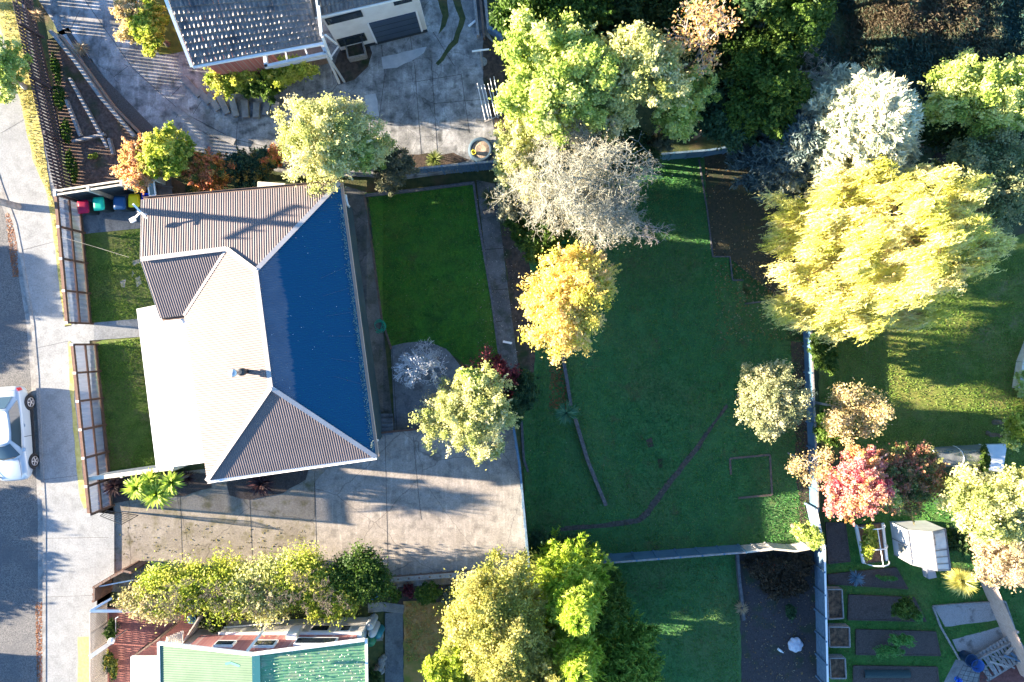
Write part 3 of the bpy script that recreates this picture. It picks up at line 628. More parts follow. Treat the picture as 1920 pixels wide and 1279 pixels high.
# flue
def roof_z(a, b, c, x, y):
    n = (Vector(b) - Vector(a)).cross(Vector(c) - Vector(a)); return a[2] - (n.x * (x - a[0]) + n.y * (y - a[1])) / n.z
fx = W(462, 697, 3.5); fz = roof_z(R2, R3, D_, fx.x, fx.y)
fl = MB().lathe((fx.x, fx.y, 0), [(.10, fz - .2), (.10, fz + .35), (.16, fz + .36), (.16, fz + .62), (.09, fz + .66)], 14).build('flue', M_DARKMETAL, house, True)
MB().lathe((fx.x, fx.y, 0), [(.075, fz + .6), (.075, fz + 1.25), (.11, fz + 1.26), (.11, fz + 1.36), (.17, fz + 1.38), (.17, fz + 1.46), (.0, fz + 1.50)], 16).build('cowl', M_STEEL, fl, True)
# service bracket at the gable
p = W(268, 402, 2.95)
sb = MB().tube([(p.x + .1, p.y, 2.4), (p.x + .1, p.y, 3.55)], .03, 8).build('service_bracket', M_WHITE, house)
mb = MB(); q = Vector((p.x + .1, p.y, 3.5)); mb.beam(q + Vector((-.22, .32, 0)), q + Vector((.35, -.28, 0)), .07, .05); mb.beam(q + Vector((-.25, -.30, -.1)), q + Vector((.1, -.02, 0)), .07, .05); mb.box(q + Vector((-.28, -.33, -.1)), (.22, .18, .12), .5)
mb.build('insulator_arm', M_WHITE, sb)
MB().tube([W(648, 366, 2.3), W(652, 385, 1.9), W(655, 388, .2)], .05, 8).build('downpipe', M_WHITE, house)
MB().tube([W(703, 826, 2.4), W(708, 826, 2.2), W(708, 826, -.2)], .05, 8).build('downpipe', M_WHITE, house)
p = W(508, 348, 2.2); MB().box((p.x, p.y - .1, 1.0), (1.2, .45, 2.4), -.07).build('chimney_block', M_CREAM, house)

# ---- neighbour house, top left: concrete tile roof + white garage wing
nh = empty('tiled_house', (-15, 14, -.2), 'neighbour house with dark glazed concrete tile roof and pale weatherboard garage wall', 'house')
M_TILE = mat('roof_tile', (.10, .095, .095), (.19, .175, .165), scale=3.5, rough=.5, spec=.4, c3=(.045, .05, .06), c3scale=1.2)
def tiles(a, b, c, d, rows, cols, m, name='roof'):
    """a,b eave corners; d,c upper corners. overlapping roll tiles"""
    a, b, c, d = map(Vector, (a, b, c, d)); mb = MB(); V = []; F = []
    for r in range(rows):
        for k in range(cols):
            sh = .5 * (r % 2)
            for s in range(5):
                pass
            def P(u, v): return a.lerp(b, min(1, max(0, u))).lerp(d.lerp(c, min(1, max(0, u))), v)
            u0 = (k) / cols; du = 1 / cols; b0 = len(V); jz = random.Random(r * 97 + k * 13).uniform(-.02, .03)
            for s in range(6):
                f = s / 5; z = .035 * math.sin(math.pi * min(1, f * 1.2)) if f < .85 else .004
                lo = P(u0 + f * du, r / rows); hi = P(u0 + f * du, (r + 1.12) / rows)
                V += [lo + Vector((0, 0, .085 + z * 1.5 + jz)), hi + Vector((0, 0, .0 + z)), lo + Vector((0, 0, -.02))]
            for s in range(5):
                i = b0 + 3 * s; F += [(i, i + 3, i + 4, i + 1), (i + 2, i + 5, i + 3, i)]
    mb.add(V, F); return mb.build(name, m, nh)
nz = 3.0
a = W(364, 124, nz); b = W(604, 78, nz); d = W(290, -70, nz + 2.1); c = W(560, -70, nz + 2.1)
tiles(a, b, c, d, 14, 29, M_TILE)
b2 = W(592, 34, nz + .55); c2 = W(745, -8, nz + .05)
tiles(W(590, 33, 3.0), W(800, -14, 3.0), W(775, -130, 4.9), W(560, -100, 4.9), 9, 26, M_TILE)
mb = MB(); mb.beam(a + Vector((-.08, -.03, -.05)), b + Vector((.05, -.08, -.05)), .1, .12); mb.beam(a + Vector((-.07, -.05, .02)), d + Vector((-.1, 0, .05)), .12, .14); mb.beam(W(590, 34, 2.95), W(800, -13, 2.95), .09, .11)
mb.build('gutter', M_WHITE, nh)
M_WBOARD = mat('weatherboard', (.62, .58, .54), (.70, .67, .63), scale=2, rough=.7)
gz = Zn(-8); g0 = G(640, 96, Zn); g1 = G(802, 60, Zn)
wall_h = 3.25
mb = MB(); wa = Vector((g0.x, g0.y)); wb = Vector((g1.x, g1.y)); wd_ = (wb - wa).normalized(); wn = Vector((wd_.y, -wd_.x))
for i in range(25):   # overlapping boards
    z0 = gz + .12 + i * .145; q = wn * .012
    mb.add([(wa.x + wn.x * .03, wa.y + wn.y * .03, z0), (wb.x + wn.x * .03, wb.y + wn.y * .03, z0), (wb.x, wb.y, z0 + .15), (wa.x, wa.y, z0 + .15)], [(0, 1, 2, 3)])
wbk = wn * -5.5
mb.add([(wa.x, wa.y, gz - .3), (wb.x, wb.y, gz - .3), (wb.x, wb.y, gz + 3.7), (wa.x, wa.y, gz + 3.7), (wb.x + wbk.x, wb.y + wbk.y, gz - .3), (wb.x + wbk.x, wb.y + wbk.y, gz + 3.7), (wa.x + wbk.x, wa.y + wbk.y, gz - .3), (wa.x + wbk.x, wa.y + wbk.y, gz + 3.7)], [(0, 1, 2, 3), (1, 4, 5, 2), (6, 0, 3, 7)])
mb.build('wall', M_WBOARD, nh)
def onwall(t0, t1, z0, z1, name, m, d=.05, parent=nh, th=.05):
    a = wa.lerp(wb, t0) + wn * d; b = wa.lerp(wb, t1) + wn * d; return MB().beam((a.x, a.y, (z0 + z1) / 2), (b.x, b.y, (z0 + z1) / 2), th, z1 - z0).build(name, m, parent)
gd = onwall(.42, .93, gz + .05, gz + 2.0, 'garage_door', mat('garage_door_paint', (.035, .06, .10), (.05, .08, .125), scale=1, rough=.4))
for k in range(4): onwall(.425, .925, gz + .12 + k * .48, gz + .135 + k * .48, 'panel_line', M_DARKMETAL, .08, gd, .01)
onwall(.40, .42, gz, gz + 2.05, 'door_frame', M_WHITE, .06); onwall(.93, .95, gz, gz + 2.05, 'door_frame', M_WHITE, .06)
for (t0, t1_, z0, z1) in ((.02, .33, gz + .55, gz + 1.25), (.02, .40, gz + 2.75, gz + 3.25), (.74, .93, gz + 3.0, gz + 3.4)):
    w = onwall(t0, t1_, z0, z1, 'window', M_DARKMETAL, .05); onwall(t0 + .008, t1_ - .008, z0 + .04, z1 - .04, 'pane', M_GLASS, .075, w, .02)
w = onwall(.0, 1.0, gz - .05, gz + .12, 'plinth', M_DARKMETAL, .06)
# brick lower-left wall and porch
M_REDB = brickmat('red_brick', (.34, .11, .09), (.42, .15, .12), (.35, .25, .2), 3)
p0 = W(380, 128, 2.7); p1 = W(498, 104, 2.7)
mb = MB(); mb.beam((p0.x + .15, p0.y + .35, 1.1), (p1.x, p1.y + .35, 1.1), .2, 3.1); mb.beam((p0.x + .15, p0.y + .3, 1.1), (W(330, 0, 2.7).x + .4, 17, 1.1), .2, 3.1); mb.build('brick_wall', M_REDB, nh)
ph = 2.55; mb = MB()
f = lambda x, y, z=ph: W(x, y, z)
mb.beam(f(497, 126), f(612, 101), .12, .2); mb.beam(f(602, 80), f(636, 156, .1), .09, .12); mb.beam(f(497, 104), f(500, 128), .14, .2); mb.beam(f(612, 101), f(600, 76), .14, .2); mb.beam(f(512, 128, 1.2), f(612, 108, 1.2), .06, .06)
for q in ((612, 102),):
    p = W(*q, ph); mb.beam((p.x, p.y, ph), (p.x, p.y, Zn(p.x)), .08, .08, (0, 1, 0))
for t in (0.35, .7):
    mb.beam(f(500, 106).lerp(f(602, 84), t), f(500, 126).lerp(f(612, 101), t), .06, .1)
mb.build('porch_frame', mat('grey_white_paint', (.42, .44, .45), (.52, .53, .53), scale=5, rough=.7), nh)
mb = MB(); mb.prism(orient([(p.x, p.y) for p in (W(505, 128, .4), W(608, 108, .4), W(598, 80, .4), W(500, 105, .4))]), -.3, .35); mb.build('porch_floor', mat('porch_boards', (.18, .12, .10), (.26, .19, .16), scale=8, rough=.8), nh)
mb = MB()
for (q0, q1) in (((602, 68, 3.4), (590, -25, 4.6)), ((604, 70, 3.3), (622, 112, 1.6)), ((610, 66, 3.2), (632, 84, 1.4)), ((622, 112, 1.6), (604, 66, 3.0)), ((598, 12, 4.5), (603, 60, 3.5))):
    mb.beam(W(*q0), W(*q1), .07, .07)
mb.build('service_mast', M_WHITE, nh)

# ---- southern house: green corrugated gable roof
sh = empty('green_roof_house', (-12.5, -15, -.3), 'house with pale green corrugated gable roof and pink brick wall at the bottom edge', 'house')
se, sr = 2.75, 3.3
SA = W(298, 1205, se); SR = W(475, 1226, sr); SB = W(684, 1199, se)
dv = Vector((SB.x - SA.x, SB.y - SA.y)).normalized(); dn = Vector((dv.y, -dv.x)); bk = Vector((dn.x, dn.y, 0)) * 7
gridn = MATS
strip_roof([SA, SR, SR + bk, SA + bk], (dv.x, dv.y), amp=.006).build('roof', roofmat('green_sheet_sunlit', (.105, .165, .105), (.125, .19, .125)), sh)  # sun-facing plane: paler copy of the green sheet, sunlit tone in its colour
M_GRN = mat('green_sheet_worn', (.09, .26, .13), (.15, .32, .17), scale=5, rough=.6, spec=.3, c3=(.28, .33, .2), c3scale=3.5, c3lo=.5, c3hi=.75, det=8)  # worn sheet for the plane turned from the sun, greener against blue skylight
strip_roof([SR, SB, SB + bk, SR + bk], (dv.x, dv.y), pitch=.13, amp=.013).build('roof', M_GRN, sh)
mb = MB(); mb.beam(SA + Vector((0, 0, .05)), SR + Vector((0, 0, .05)), .10, .16); mb.beam(SR + Vector((0, 0, .05)), SB + Vector((0, 0, .05)), .10, .16); mb.beam(SA, SA + bk, .1, .12); mb.beam(SB + Vector((.06, 0, -.03)), SB + bk + Vector((.06, 0, -.03)), .1, .12)
mb.build('barge_board', M_WHITE, sh)
MB().beam(SR + Vector((.12, 0, .02)), SR + bk + Vector((.12, 0, .02)), .34, .03).build('ridge_capping', mat('blue_green_metal', (.015, .10, .12), rough=.5), sh)
rg = np.random.RandomState(8); Q = []
for _ in range(520):
    a, b = rg.rand(), rg.rand() ** .5 * (.3 + .7 * abs(math.sin(rg.randint(9) * 1.7))); q = np.array(SR) * (1 - a) + np.array(SB) * a + np.array(bk) * b * .5; Q.append(q)
Q = np.array(Q); Q[:, 2] += .035; leaves(rg, 'lichen', Q, .04, mat('lichen', (.45, .5, .4), (.6, .62, .5), rough=.9), sh, up=3, var=.8)['kind'] = 'stuff'
q = W(440, 1246, 3.8); MB().beam(q + Vector((-.35, .05, .08)), q + Vector((-.1, .12, .12)), .1, .04).beam(q + Vector((-.1, .12, .12)), q + Vector((.3, .02, .2)), .1, .04).build('loose_flashing', mat('green_metal', (.08, .25, .18), rough=.5), sh)
# walls: white lower storey band in front, pink brick above
M_PINK = brickmat('pink_brick', (.36, .17, .17), (.42, .22, .21), (.45, .33, .31), 3)
w0_ = Vector((-13.35, -13.39)); w1_ = Vector((-6.85, -13.39)); dd = (w1_ - w0_).normalized(); nn = Vector((-dd.y, dd.x))
def sw(t0, t1, z0, z1, name, m, d=0.0, th=.12, parent=sh):
    a = w0_.lerp(w1_, t0) + nn * d; b = w0_.lerp(w1_, t1) + nn * d; return MB().beam((a.x, a.y, (z0 + z1) / 2), (b.x, b.y, (z0 + z1) / 2), th, z1 - z0).build(name, m, parent)
M_ROUGHC = mat('roughcast', (.50, .50, .48), (.60, .60, .57), scale=8, rough=.9, bump=.5, bscale=40)
M_PINK = brickmat('pink_brick', (.30, .11, .11), (.36, .15, .14), (.38, .24, .22), 3)
sw(0, 1, -1.2, .9, 'lower_wall', M_ROUGHC, .0, .16); sw(0, 1, .9, .98, 'ledge', M_WHITE, .03, .24); sw(-.12, .97, .98, 2.66, 'upper_wall', M_PINK, -.03, .14)
for t0, t1_ in ((.62, .76), (.83, .91)):
    w = sw(t0, t1_, .10, .72, 'window', M_WHITE, .08, .05); sw(t0 + .012, t1_ - .012, .17, .66, 'pane', M_GLASS, .112, .02, w)
for k in (.56, .80): sw(k, k + .012, -1, .9, 'pilaster', M_WHITE, .09, .05)
sw(.50, .57, .55, 1.5, 'meter_box', M_WHITE, .14, .30)
for t0, t1_, z0, z1 in ((.58, .86, 1.45, 2.1), (.31, .46, 1.7, 2.3), (.05, .18, 1.75, 2.25)):
    w = sw(t0, t1_, z0, z1, 'window', M_WHITE, .09, .10); sw(t0 + .01, t1_ - .01, z0 + .12, z1 - .05, 'pane', M_GLASS, .15, .02, w)
MB().beam(W(463, 1222, 2.9), W(493, 1184, 1.5), .12, .06).beam(W(493, 1184, 1.5), W(505, 1166, .3), .1, .06).build('flat_pipe', M_WHITE, sh)
MB().tube([W(420, 1177, .3), W(530, 1168, .3), W(533, 1158, .3)], .035, 6).build('waste_pipe', M_WHITE, sh)
lp = [W(245, 1232, 2.45), W(300, 1232, 2.45), W(302, 1340, 2.45), W(245, 1340, 2.45)]
MB().prism(orient([(p.x, p.y) for p in lp]), 2.33, 2.45).build('lean_to_roof', M_WHITE, sh)
MB().box((-10.9, -16.75, .7), (7.9, 6.2, 3.8)).build('body', M_ROUGHC, sh)
# ---------------------------------------------------------------- fences
M_BROWN = mat('brown_stain', (.11, .06, .042), (.16, .09, .065), scale=7, rough=.75, bump=.3, bscale=20)
M_POSTCAP = mat('post_cap', (.60, .50, .44), rough=.6)
pc = bpy.data.materials.new('white_sheet'); pc.use_nodes = True; MATS['white_sheet'] = pc
_n = pc.node_tree.nodes; _l = pc.node_tree.links; _b = _n['Principled BSDF']; _b.inputs['Base Color'].default_value = (.42, .47, .60, 1); _b.inputs['Roughness'].default_value = .5
_t = _n.new('ShaderNodeBsdfTransparent'); _t.inputs[0].default_value = (1, 1, 1, 1); _m = _n.new('ShaderNodeMixShader'); _m.inputs[0].default_value = .32
_l.new(_b.outputs[0], _m.inputs[1]); _l.new(_t.outputs[0], _m.inputs[2]); _l.new(_m.outputs[0], _n['Material Output'].inputs[0])
def corr_wall(a, b, z0, z1, pitch=.13, amp=.02, n=(1, 0)):
    a = Vector((a[0], a[1])); b = Vector((b[0], b[1])); L = (b - a).length; k = int(L / pitch * 6); d = (b - a) / k; nn = Vector((-(b - a).y, (b - a).x)).normalized(); V = []; F = []
    for i in range(k + 1):
        p = a + d * i + nn * amp * math.sin(i * math.pi / 3); V += [(p.x, p.y, z0), (p.x, p.y, z1)]
        if i: j = 2 * i; F.append((j - 2, j, j + 1, j - 1))
    return MB().add(V, F)
def front_fence(name, label, top0, top1, h, nb, zg=0.0, group=None):
    """inner face seen from the lawn: three brown rails over white sheet, square posts with pale caps"""
    a = W(*top0, zg + h); b = W(*top1, zg + h); r = empty(name, (a.x, a.y, zg), label, 'fence', group)
    d = Vector((b.x - a.x, b.y - a.y, 0)).normalized(); n = Vector((-d.y, d.x, 0)); n = n if n.x > 0 else -n
    corr_wall(a, b, zg + .12, zg + h - .06, .24, .022).build('panel', pc, r)
    for z, w_ in ((zg + h - .08, .10), (zg + h * .5, .10), (zg + .14, .10)):
        MB().beam(Vector((a.x, a.y, z)) + n * .05, Vector((b.x, b.y, z)) + n * .05, .05, w_).build('rail', M_BROWN, r)
    MB().beam(Vector((a.x, a.y, zg + h - .01)) + n * .01, Vector((b.x, b.y, zg + h - .01)) + n * .01, .13, .03).build('top_cap', M_BROWN, r)
    MB().beam(Vector((a.x, a.y, zg + h - .10)) - n * .04, Vector((b.x, b.y, zg + h - .10)) - n * .04, .03, .12).build('outer_trim', M_CREAM, r)
    MB().beam(Vector((a.x, a.y, zg + .03)) + n * .03, Vector((b.x, b.y, zg + .03)) + n * .03, .05, .18).build('base_board', M_DARKT, r)
    for i in range(nb + 1):
        p = Vector((a.x, a.y, 0)).lerp(Vector((b.x, b.y, 0)), i / nb)
        po = MB().box((p.x + n.x * .10, p.y + n.y * .10, zg + h / 2), (.09, .09, h)).build('post', M_BROWN, r)
        MB().box((p.x + n.x * .02, p.y + n.y * .02, zg + h + .02), (.13, .11, .04)).build('post_cap', M_POSTCAP, po)
    return r
HF = 1.78
front_fence('front_fence', 'brown railed white front fence beside the wheelie bins', (103, 366), (124, 606), HF, 4)
front_fence('front_fence', 'brown railed white front fence along the lower lawn beside the parked car', (134, 647), (166, 966), HF, 6)
def simple_fence(name, label, p, h, m, zf=Zb, zoff=0, th=.05, postm=None, postn=6, cap=None, corr=True, rails=False, cat='fence', topoff=None, group=None, capw=.09):
    """p: list of px points of the TOP line"""
    P = []
    for q in p:
        z = 0
        for _ in range(6): w = W(q[0], q[1], z); z = zf(w.x) + h
        P.append(w)
    r = empty(name, (P[0].x, P[0].y, zf(P[0].x)), label, cat, group)
    pm = MB(); po = postm or m
    for i in range(len(P) - 1):
        a, b = P[i], P[i + 1]
        if corr:
            V = []; F = []; L = (b - a).length; k = max(6, int(L / .13 * 5)); nn = Vector((-(b - a).y, (b - a).x, 0)).normalized()
            for j in range(k + 1):
                q = a.lerp(b, j / k) + nn * .014 * math.sin(j * 2 * math.pi / 5); V += [(q.x, q.y, zf(q.x) - .1), (q.x, q.y, q.z)]
                if j: F.append((2 * j - 2, 2 * j, 2 * j + 1, 2 * j - 1))
            pm.add(V, F)
        else:
            c = (a + b) / 2; pm.add([(a.x, a.y, zf(a.x) - .1), (b.x, b.y, zf(b.x) - .1), b, a, *( (v[0] + th, v[1] + th * .3, v[2]) for v in [(a.x, a.y, zf(a.x) - .1), (b.x, b.y, zf(b.x) - .1), tuple(b), tuple(a)])], [(0, 1, 2, 3), (7, 6, 5, 4), (0, 4, 5, 1), (1, 5, 6, 2), (2, 6, 7, 3), (3, 7, 4, 0)])
    pm.build('panel', m, r)
    if cap is not None:
        cm = MB()
        for i in range(len(P) - 1): cm.beam(P[i] + Vector((0, 0, .012)), P[i + 1] + Vector((0, 0, .012)), capw, .03)
        cm.build('capping', cap, r)
    tot = sum((P[i + 1] - P[i]).length for i in range(len(P) - 1)); acc = 0
    for i in range(len(P) - 1):
        L = (P[i + 1] - P[i]).length; k = max(1, round(postn * L / tot))
        for j in range(k + (i == len(P) - 2)):
            q = P[i].lerp(P[i + 1], j / k); MB().box((q.x - .03, q.y, (q.z + zf(q.x)) / 2), (.09, .09, q.z - zf(q.x) + .06)).build('post', po, r)
    return r
M_BLUEF = mat('blue_sheet', (.055, .13, .21), (.08, .17, .26), scale=2.5, rough=.5, spec=.5, c3=(.04, .09, .15), c3scale=1)
M_BLUEG = mat('grey_blue_boards', (.07, .13, .19), (.13, .20, .27), scale=6, rough=.8, bump=.5, bscale=14)
M_OLDW = mat('weathered_timber', (.20, .19, .18), (.34, .32, .30), scale=9, rough=.85, bump=.6, bscale=25)
simple_fence('corrugated_fence', 'blue grey corrugated fence between the top driveway and rear lawn', [(765, 318), (926, 303)], 1.5, M_BLUEG, postn=5, cap=M_OLDW)
simple_fence('sheet_fence', 'blue sheet fence under the dark evergreens at the top of the back lawn', [(1232, 290), (1330, 282), (1412, 268)], 1.25, M_BLUEF, postn=5, corr=False, cap=M_BLUEG)
simple_fence('sheet_fence', 'narrow blue sheet fence running down beside the yellow willow to the red maple', [(1520, 600), (1524, 700), (1530, 842), (1534, 960)], .95, M_BLUEF, postn=8, corr=False, cap=M_OLDW)
simple_fence('sheet_fence', 'straight blue sheet fence along the bottom of the back lawn', [(1112, 1058), (1400, 1036)], 1.25, M_BLUEF, postn=7, corr=False, cap=M_OLDW)
simple_fence('broken_fence', 'broken pale paling fence end beside the garden corner', [(1398, 1036), (1450, 1030), (1492, 1034), (1548, 1024)], 1.1, mat('broken_boards', (.28, .30, .30), (.55, .52, .48), scale=7, rough=.8, bump=.5), postn=5, corr=False, cap=M_CREAM)
simple_fence('garden_fence', 'blue white fence between the dark bed and the raised vegetable boxes', [(1530, 955), (1546, 1030), (1552, 1290)], 1.2, M_BLUEG, postn=8, corr=False, cap=M_WHITE)
simple_fence('low_fence', 'low dark fence with pale top along the lower edge of the main driveway', [(728, 1088), (905, 1075)], .55, M_DARKT, zf=Zd, postn=9, corr=False, cap=M_KERB, capw=.22)
simple_fence('edge_fence', 'blue grey timber fence at the right edge of the driveway above the back lawn', [(962, 800), (975, 880), (992, 1062)], 1.4, M_BLUEG, zf=Zd, postn=7, corr=False, cap=M_BLUEG)
simple_fence('boundary_wall', 'timber edge board between the driveway and the sunken patio', [(706, 813), (805, 803), (862, 800)], .10, M_BROWN, zf=Zd, postn=4, corr=False, cap=M_BROWN, cat='wall')
# bin-yard fence: dark boards under a double cream rail
def side_fence():
    a = W(103, 362, 1.8); b = W(292, 333, 1.75); r = empty('side_fence', (a.x, a.y, 0), 'dark board side fence with cream double top rail behind the bins', 'fence')
    V = []; F = []; k = 90
    for j in range(k + 1):
        q = a.lerp(b, j / k); o = .012 * (j % 2); V += [(q.x, q.y + o, Zb(q.x) - .1), (q.x, q.y + o, q.z - .02)]
        if j: F.append((2 * j - 2, 2 * j, 2 * j + 1, 2 * j - 1))
    MB().add(V, F).build('panel', mat('charcoal_boards', (.05, .06, .065), (.09, .10, .105), scale=6, rough=.8), r)
    for o, z in ((-.10, 0), (.08, 0)): MB().beam(a + Vector((0, o, z)), b + Vector((0, o, z)), .08, .05).build('rail', M_CREAM, r)
    for t in (0, .33, .66, 1): q = a.lerp(b, t); MB().box((q.x, q.y - .03, q.z / 2), (.11, .26, q.z + .08)).build('post', M_CREAM, r)
side_fence()
def cream_fence():
    a = W(163, 899, 1.6); b = W(326, 878, 1.6); r = empty('cream_fence', (a.x, a.y, 0), 'cream capped fence dividing the lower lawn from the palms and driveway', 'fence')
    MB().beam((a.x, a.y, .65), (b.x, b.y, .65), .05, 1.9).build('panel', mat('pale_blue_boards', (.28, .33, .36), (.36, .41, .44), scale=5, rough=.8), r)
    MB().beam(a, b, .17, .05).build('capping', M_CREAM, r)
    for t in (.02, .4, .72, .98): q = a.lerp(b, t); MB().box((q.x, q.y - .08, .7), (.1, .1, 1.9)).build('post', M_CREAM, r)
cream_fence()
# dark slatted street fence, top left (palings with light coming through the gaps)
def slat_fence(name, label, top, h, zg, gap=.045, w=.075, m=M_DARKT, lean=0, nrail=3, step=None, label2=None, group=None):
    P = [W(*q, zg + h) for q in top]; r = empty(name, (P[0].x, P[0].y, zg), label, 'fence', group); mb = MB()
    for i in range(len(P) - 1):
        a, b = P[i], P[i + 1]; L = (b - a).length; k = int(L / (gap + w)); d = (b - a).normalized()
        for j in range(k):
            q = a + d * (j + .5) * (gap + w); top_ = q
            mb.add([(q.x - d.x * w / 2, q.y - d.y * w / 2, zg + .05), (q.x + d.x * w / 2, q.y + d.y * w / 2, zg + .05), (q.x + d.x * w / 2, q.y + d.y * w / 2, zg + h), (q.x - d.x * w / 2, q.y - d.y * w / 2, zg + h)], [(0, 1, 2, 3)])
    o = mb.build('palings', m, r); md = o.modifiers.new('s', 'SOLIDIFY'); md.thickness = .02
    n = Vector((-(P[1] - P[0]).y, (P[1] - P[0]).x, 0)).normalized(); n = n if n.x > 0 else -n
    for z in [zg + h * (t + .5) / nrail for t in range(nrail)]:
        rb = MB()
        for i in range(len(P) - 1): rb.beam(Vector((P[i].x, P[i].y, z)) + n * .035, Vector((P[i + 1].x, P[i + 1].y, z)) + n * .035, .04, .07)
        rb.build('rail', m, r)
    tot = int((P[-1] - P[0]).length / 2.2)
    for i in range(tot + 1):
        q = P[0].lerp(P[-1], i / tot); MB().box((q.x + n.x * .08, q.y + n.y * .08, zg + h / 2), (.1, .1, h)).build('post', m, r)
    return r
slat_fence('slat_fence', 'long dark slatted street fence along the yellow verge, upper left', [(12, -60), (22, 0), (101, 352)], 1.55, 0.0, gap=.045, w=.12, m=mat('charcoal_slats', (.045, .035, .04), (.08, .065, .07), scale=7, rough=.8))
# lattice fence of the southern neighbour
def lattice(name, label, top, h, zg, m, s=.11, rev=False, group=None):
    a, b = [W(*q, zg + h) for q in top]; r = empty(name, (a.x, a.y, zg), label, 'fence', group); mb = MB(); L = (b - a).length; d = (b - a).normalized()
    k = int((L + h) / s)
    for sgn, o in ((1, 0), (-1, .012)):
        for i in range(k):
            t0 = i * s - (h if sgn > 0 else 0); t1 = t0 + sgn * h; z0, z1 = zg, zg + h
            (ta, za, tb, zb_) = (t0, z0, t1, z1)
            if ta > tb: ta, za, tb, zb_ = tb, zb_, ta, za
            if tb <= 0 or ta >= L: continue
            if ta < 0: za += (zb_ - za) * (-ta) / (tb - ta); ta = 0
            if tb > L: zb_ -= (zb_ - za) * (tb - L) / (tb - ta); tb = L
            p = a + d * ta; q = a + d * tb; mb.beam((p.x + o, p.y, za), (q.x + o, q.y, zb_), .012, .03, (0, 0, 1))
    mb.build('lattice', m, r)
    for z in (zg + .04, zg + h): MB().beam((a.x, a.y, z), (b.x, b.y, z), .05, .05).build('rail', m, r)
    for t in (0, .5, 1): q = a.lerp(b, t); MB().box((q.x, q.y, zg + h / 2), (.08, .08, h)).build('post', m, r)
    return r
M_LAT = mat('lattice_timber', (.30, .27, .24), (.40, .36, .32), scale=8, rough=.8)
lattice('lattice_fence', 'diagonal lattice fence above the white rail at the lower left footpath', (( 169, 1150), (169, 1228)), 1.3, 0, M_LAT)
lattice('lattice_fence', 'diagonal lattice fence below the white rail at the lower left footpath', ((169, 1234), (169, 1330)), 1.3, 0, M_LAT)
lattice('lattice_screen', 'dark lattice screen beside the white lean-to roof', ((250, 1232), (300, 1196)), 1.5, -.2, M_DARKT)
lattice('lattice_screen', 'pale lattice screen beside the grey thatched shelter', ((341, 1208), (372, 1160)), 1.5, -.2, M_LAT)
t_ = empty('white_rail', G(170, 1145, const(0)), 'white beam across the lattice fence, upper one by the hedge', 'rail')
MB().beam(W(169, 1146, 1.35), W(252, 1146, .9), .12, .08).beam(W(169, 1146, 1.35), W(210, 1122, .9), .1, .08).build('beam', M_WHITE, t_)
t_ = empty('white_rail', G(170, 1230, const(0)), 'white beam crossing the lattice fence toward the courtyard', 'rail')
MB().beam(W(169, 1232, 1.4), W(210, 1204, .4), .18, .06).build('beam', M_WHITE, t_)
simple_fence('brown_gate', 'curved brown and white gate at the corner of the lower driveway', [(176, 1128), (177, 1102), (207, 1084), (232, 1071), (246, 1074)], 1.3, M_BROWN, zf=const(0), postn=6, corr=False, cap=M_DARKT, cat='gate')
q = [W(*p, 1.0) for p in ((186, 1100), (250, 1088))]
t_ = MB().beam(q[0], q[1], .05, .05).build('gate_bar', M_WHITE); tag(t_, 'white bar behind the curved brown gate', 'rail')
# folded wire gate on the driveway
def wire_gate():
    r = empty('wire_gate', G(196, 965, const(0)), 'open black wire gate lying over the driveway entrance', 'gate')
    a, b, c, d = W(170, 966, 1.1), W(228, 985, 1.1), W(260, 966, .1), W(205, 952, .1)
    a, b, c, d = W(188, 968, 1.0), W(228, 984, 1.0), W(259, 967, .05), W(200, 958, .05); mb = MB()
    for p, q in ((a, b), (b, c), (c, d), (d, a)): mb.tube([p, q], .018, 6)
    mb.build('frame', M_DARKMETAL, r); mb = MB()
    for i in range(1, 9): mb.tube([a.lerp(b, i / 9), d.lerp(c, i / 9)], .007, 4)
    for i in range(1, 5): mb.tube([a.lerp(d, i / 5), b.lerp(c, i / 5)], .007, 4)
    mb.build('mesh', M_DARKMETAL, r)
wire_gate()
# right paling fence, pinkish sunlight put into the board colour
slat_fence('paling_fence', 'sunlit brown paling fence in the bottom right corner', [(1862, 1085), (1925, 1232), (1950, 1290)], 1.4, -2.6, gap=.015, w=.10, m=mat('pink_lit_palings', (.42, .30, .24), (.52, .40, .33), scale=7, rough=.8))
tm = MB()
# ================================================================ TREES AND PLANTS
GRN = [(.03, .055, .012), (.05, .085, .02), (.085, .12, .035)]
L_LIME = leafmat('leaf_lime', [(0.14, 0.22, 0.04), (0.38, 0.5, 0.1), (0.58, 0.66, 0.2), (0.7, 0.73, 0.36)])
L_CREAM = leafmat('leaf_cream', [(0.2, 0.26, 0.06), (0.46, 0.5, 0.17), (0.66, 0.66, 0.3), (0.75, 0.71, 0.46)])
L_SILV = leafmat('leaf_silver', [(0.26, 0.34, 0.28), (0.48, 0.55, 0.42), (0.66, 0.66, 0.46), (0.72, 0.66, 0.4)], trans=.1)
L_BLUEG = leafmat('leaf_blue_green', [(0.035, 0.07, 0.065), (0.07, 0.115, 0.11), (0.12, 0.17, 0.16), (0.2, 0.2, 0.13)], trans=.1)
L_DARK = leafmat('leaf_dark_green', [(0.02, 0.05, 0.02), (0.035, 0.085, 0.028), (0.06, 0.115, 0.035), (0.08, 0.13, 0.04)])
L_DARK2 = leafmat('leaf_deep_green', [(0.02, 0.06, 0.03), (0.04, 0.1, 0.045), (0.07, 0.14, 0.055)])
L_MID = leafmat('leaf_mid_green', [(0.03, 0.075, 0.015), (0.07, 0.14, 0.02), (0.14, 0.22, 0.04)])
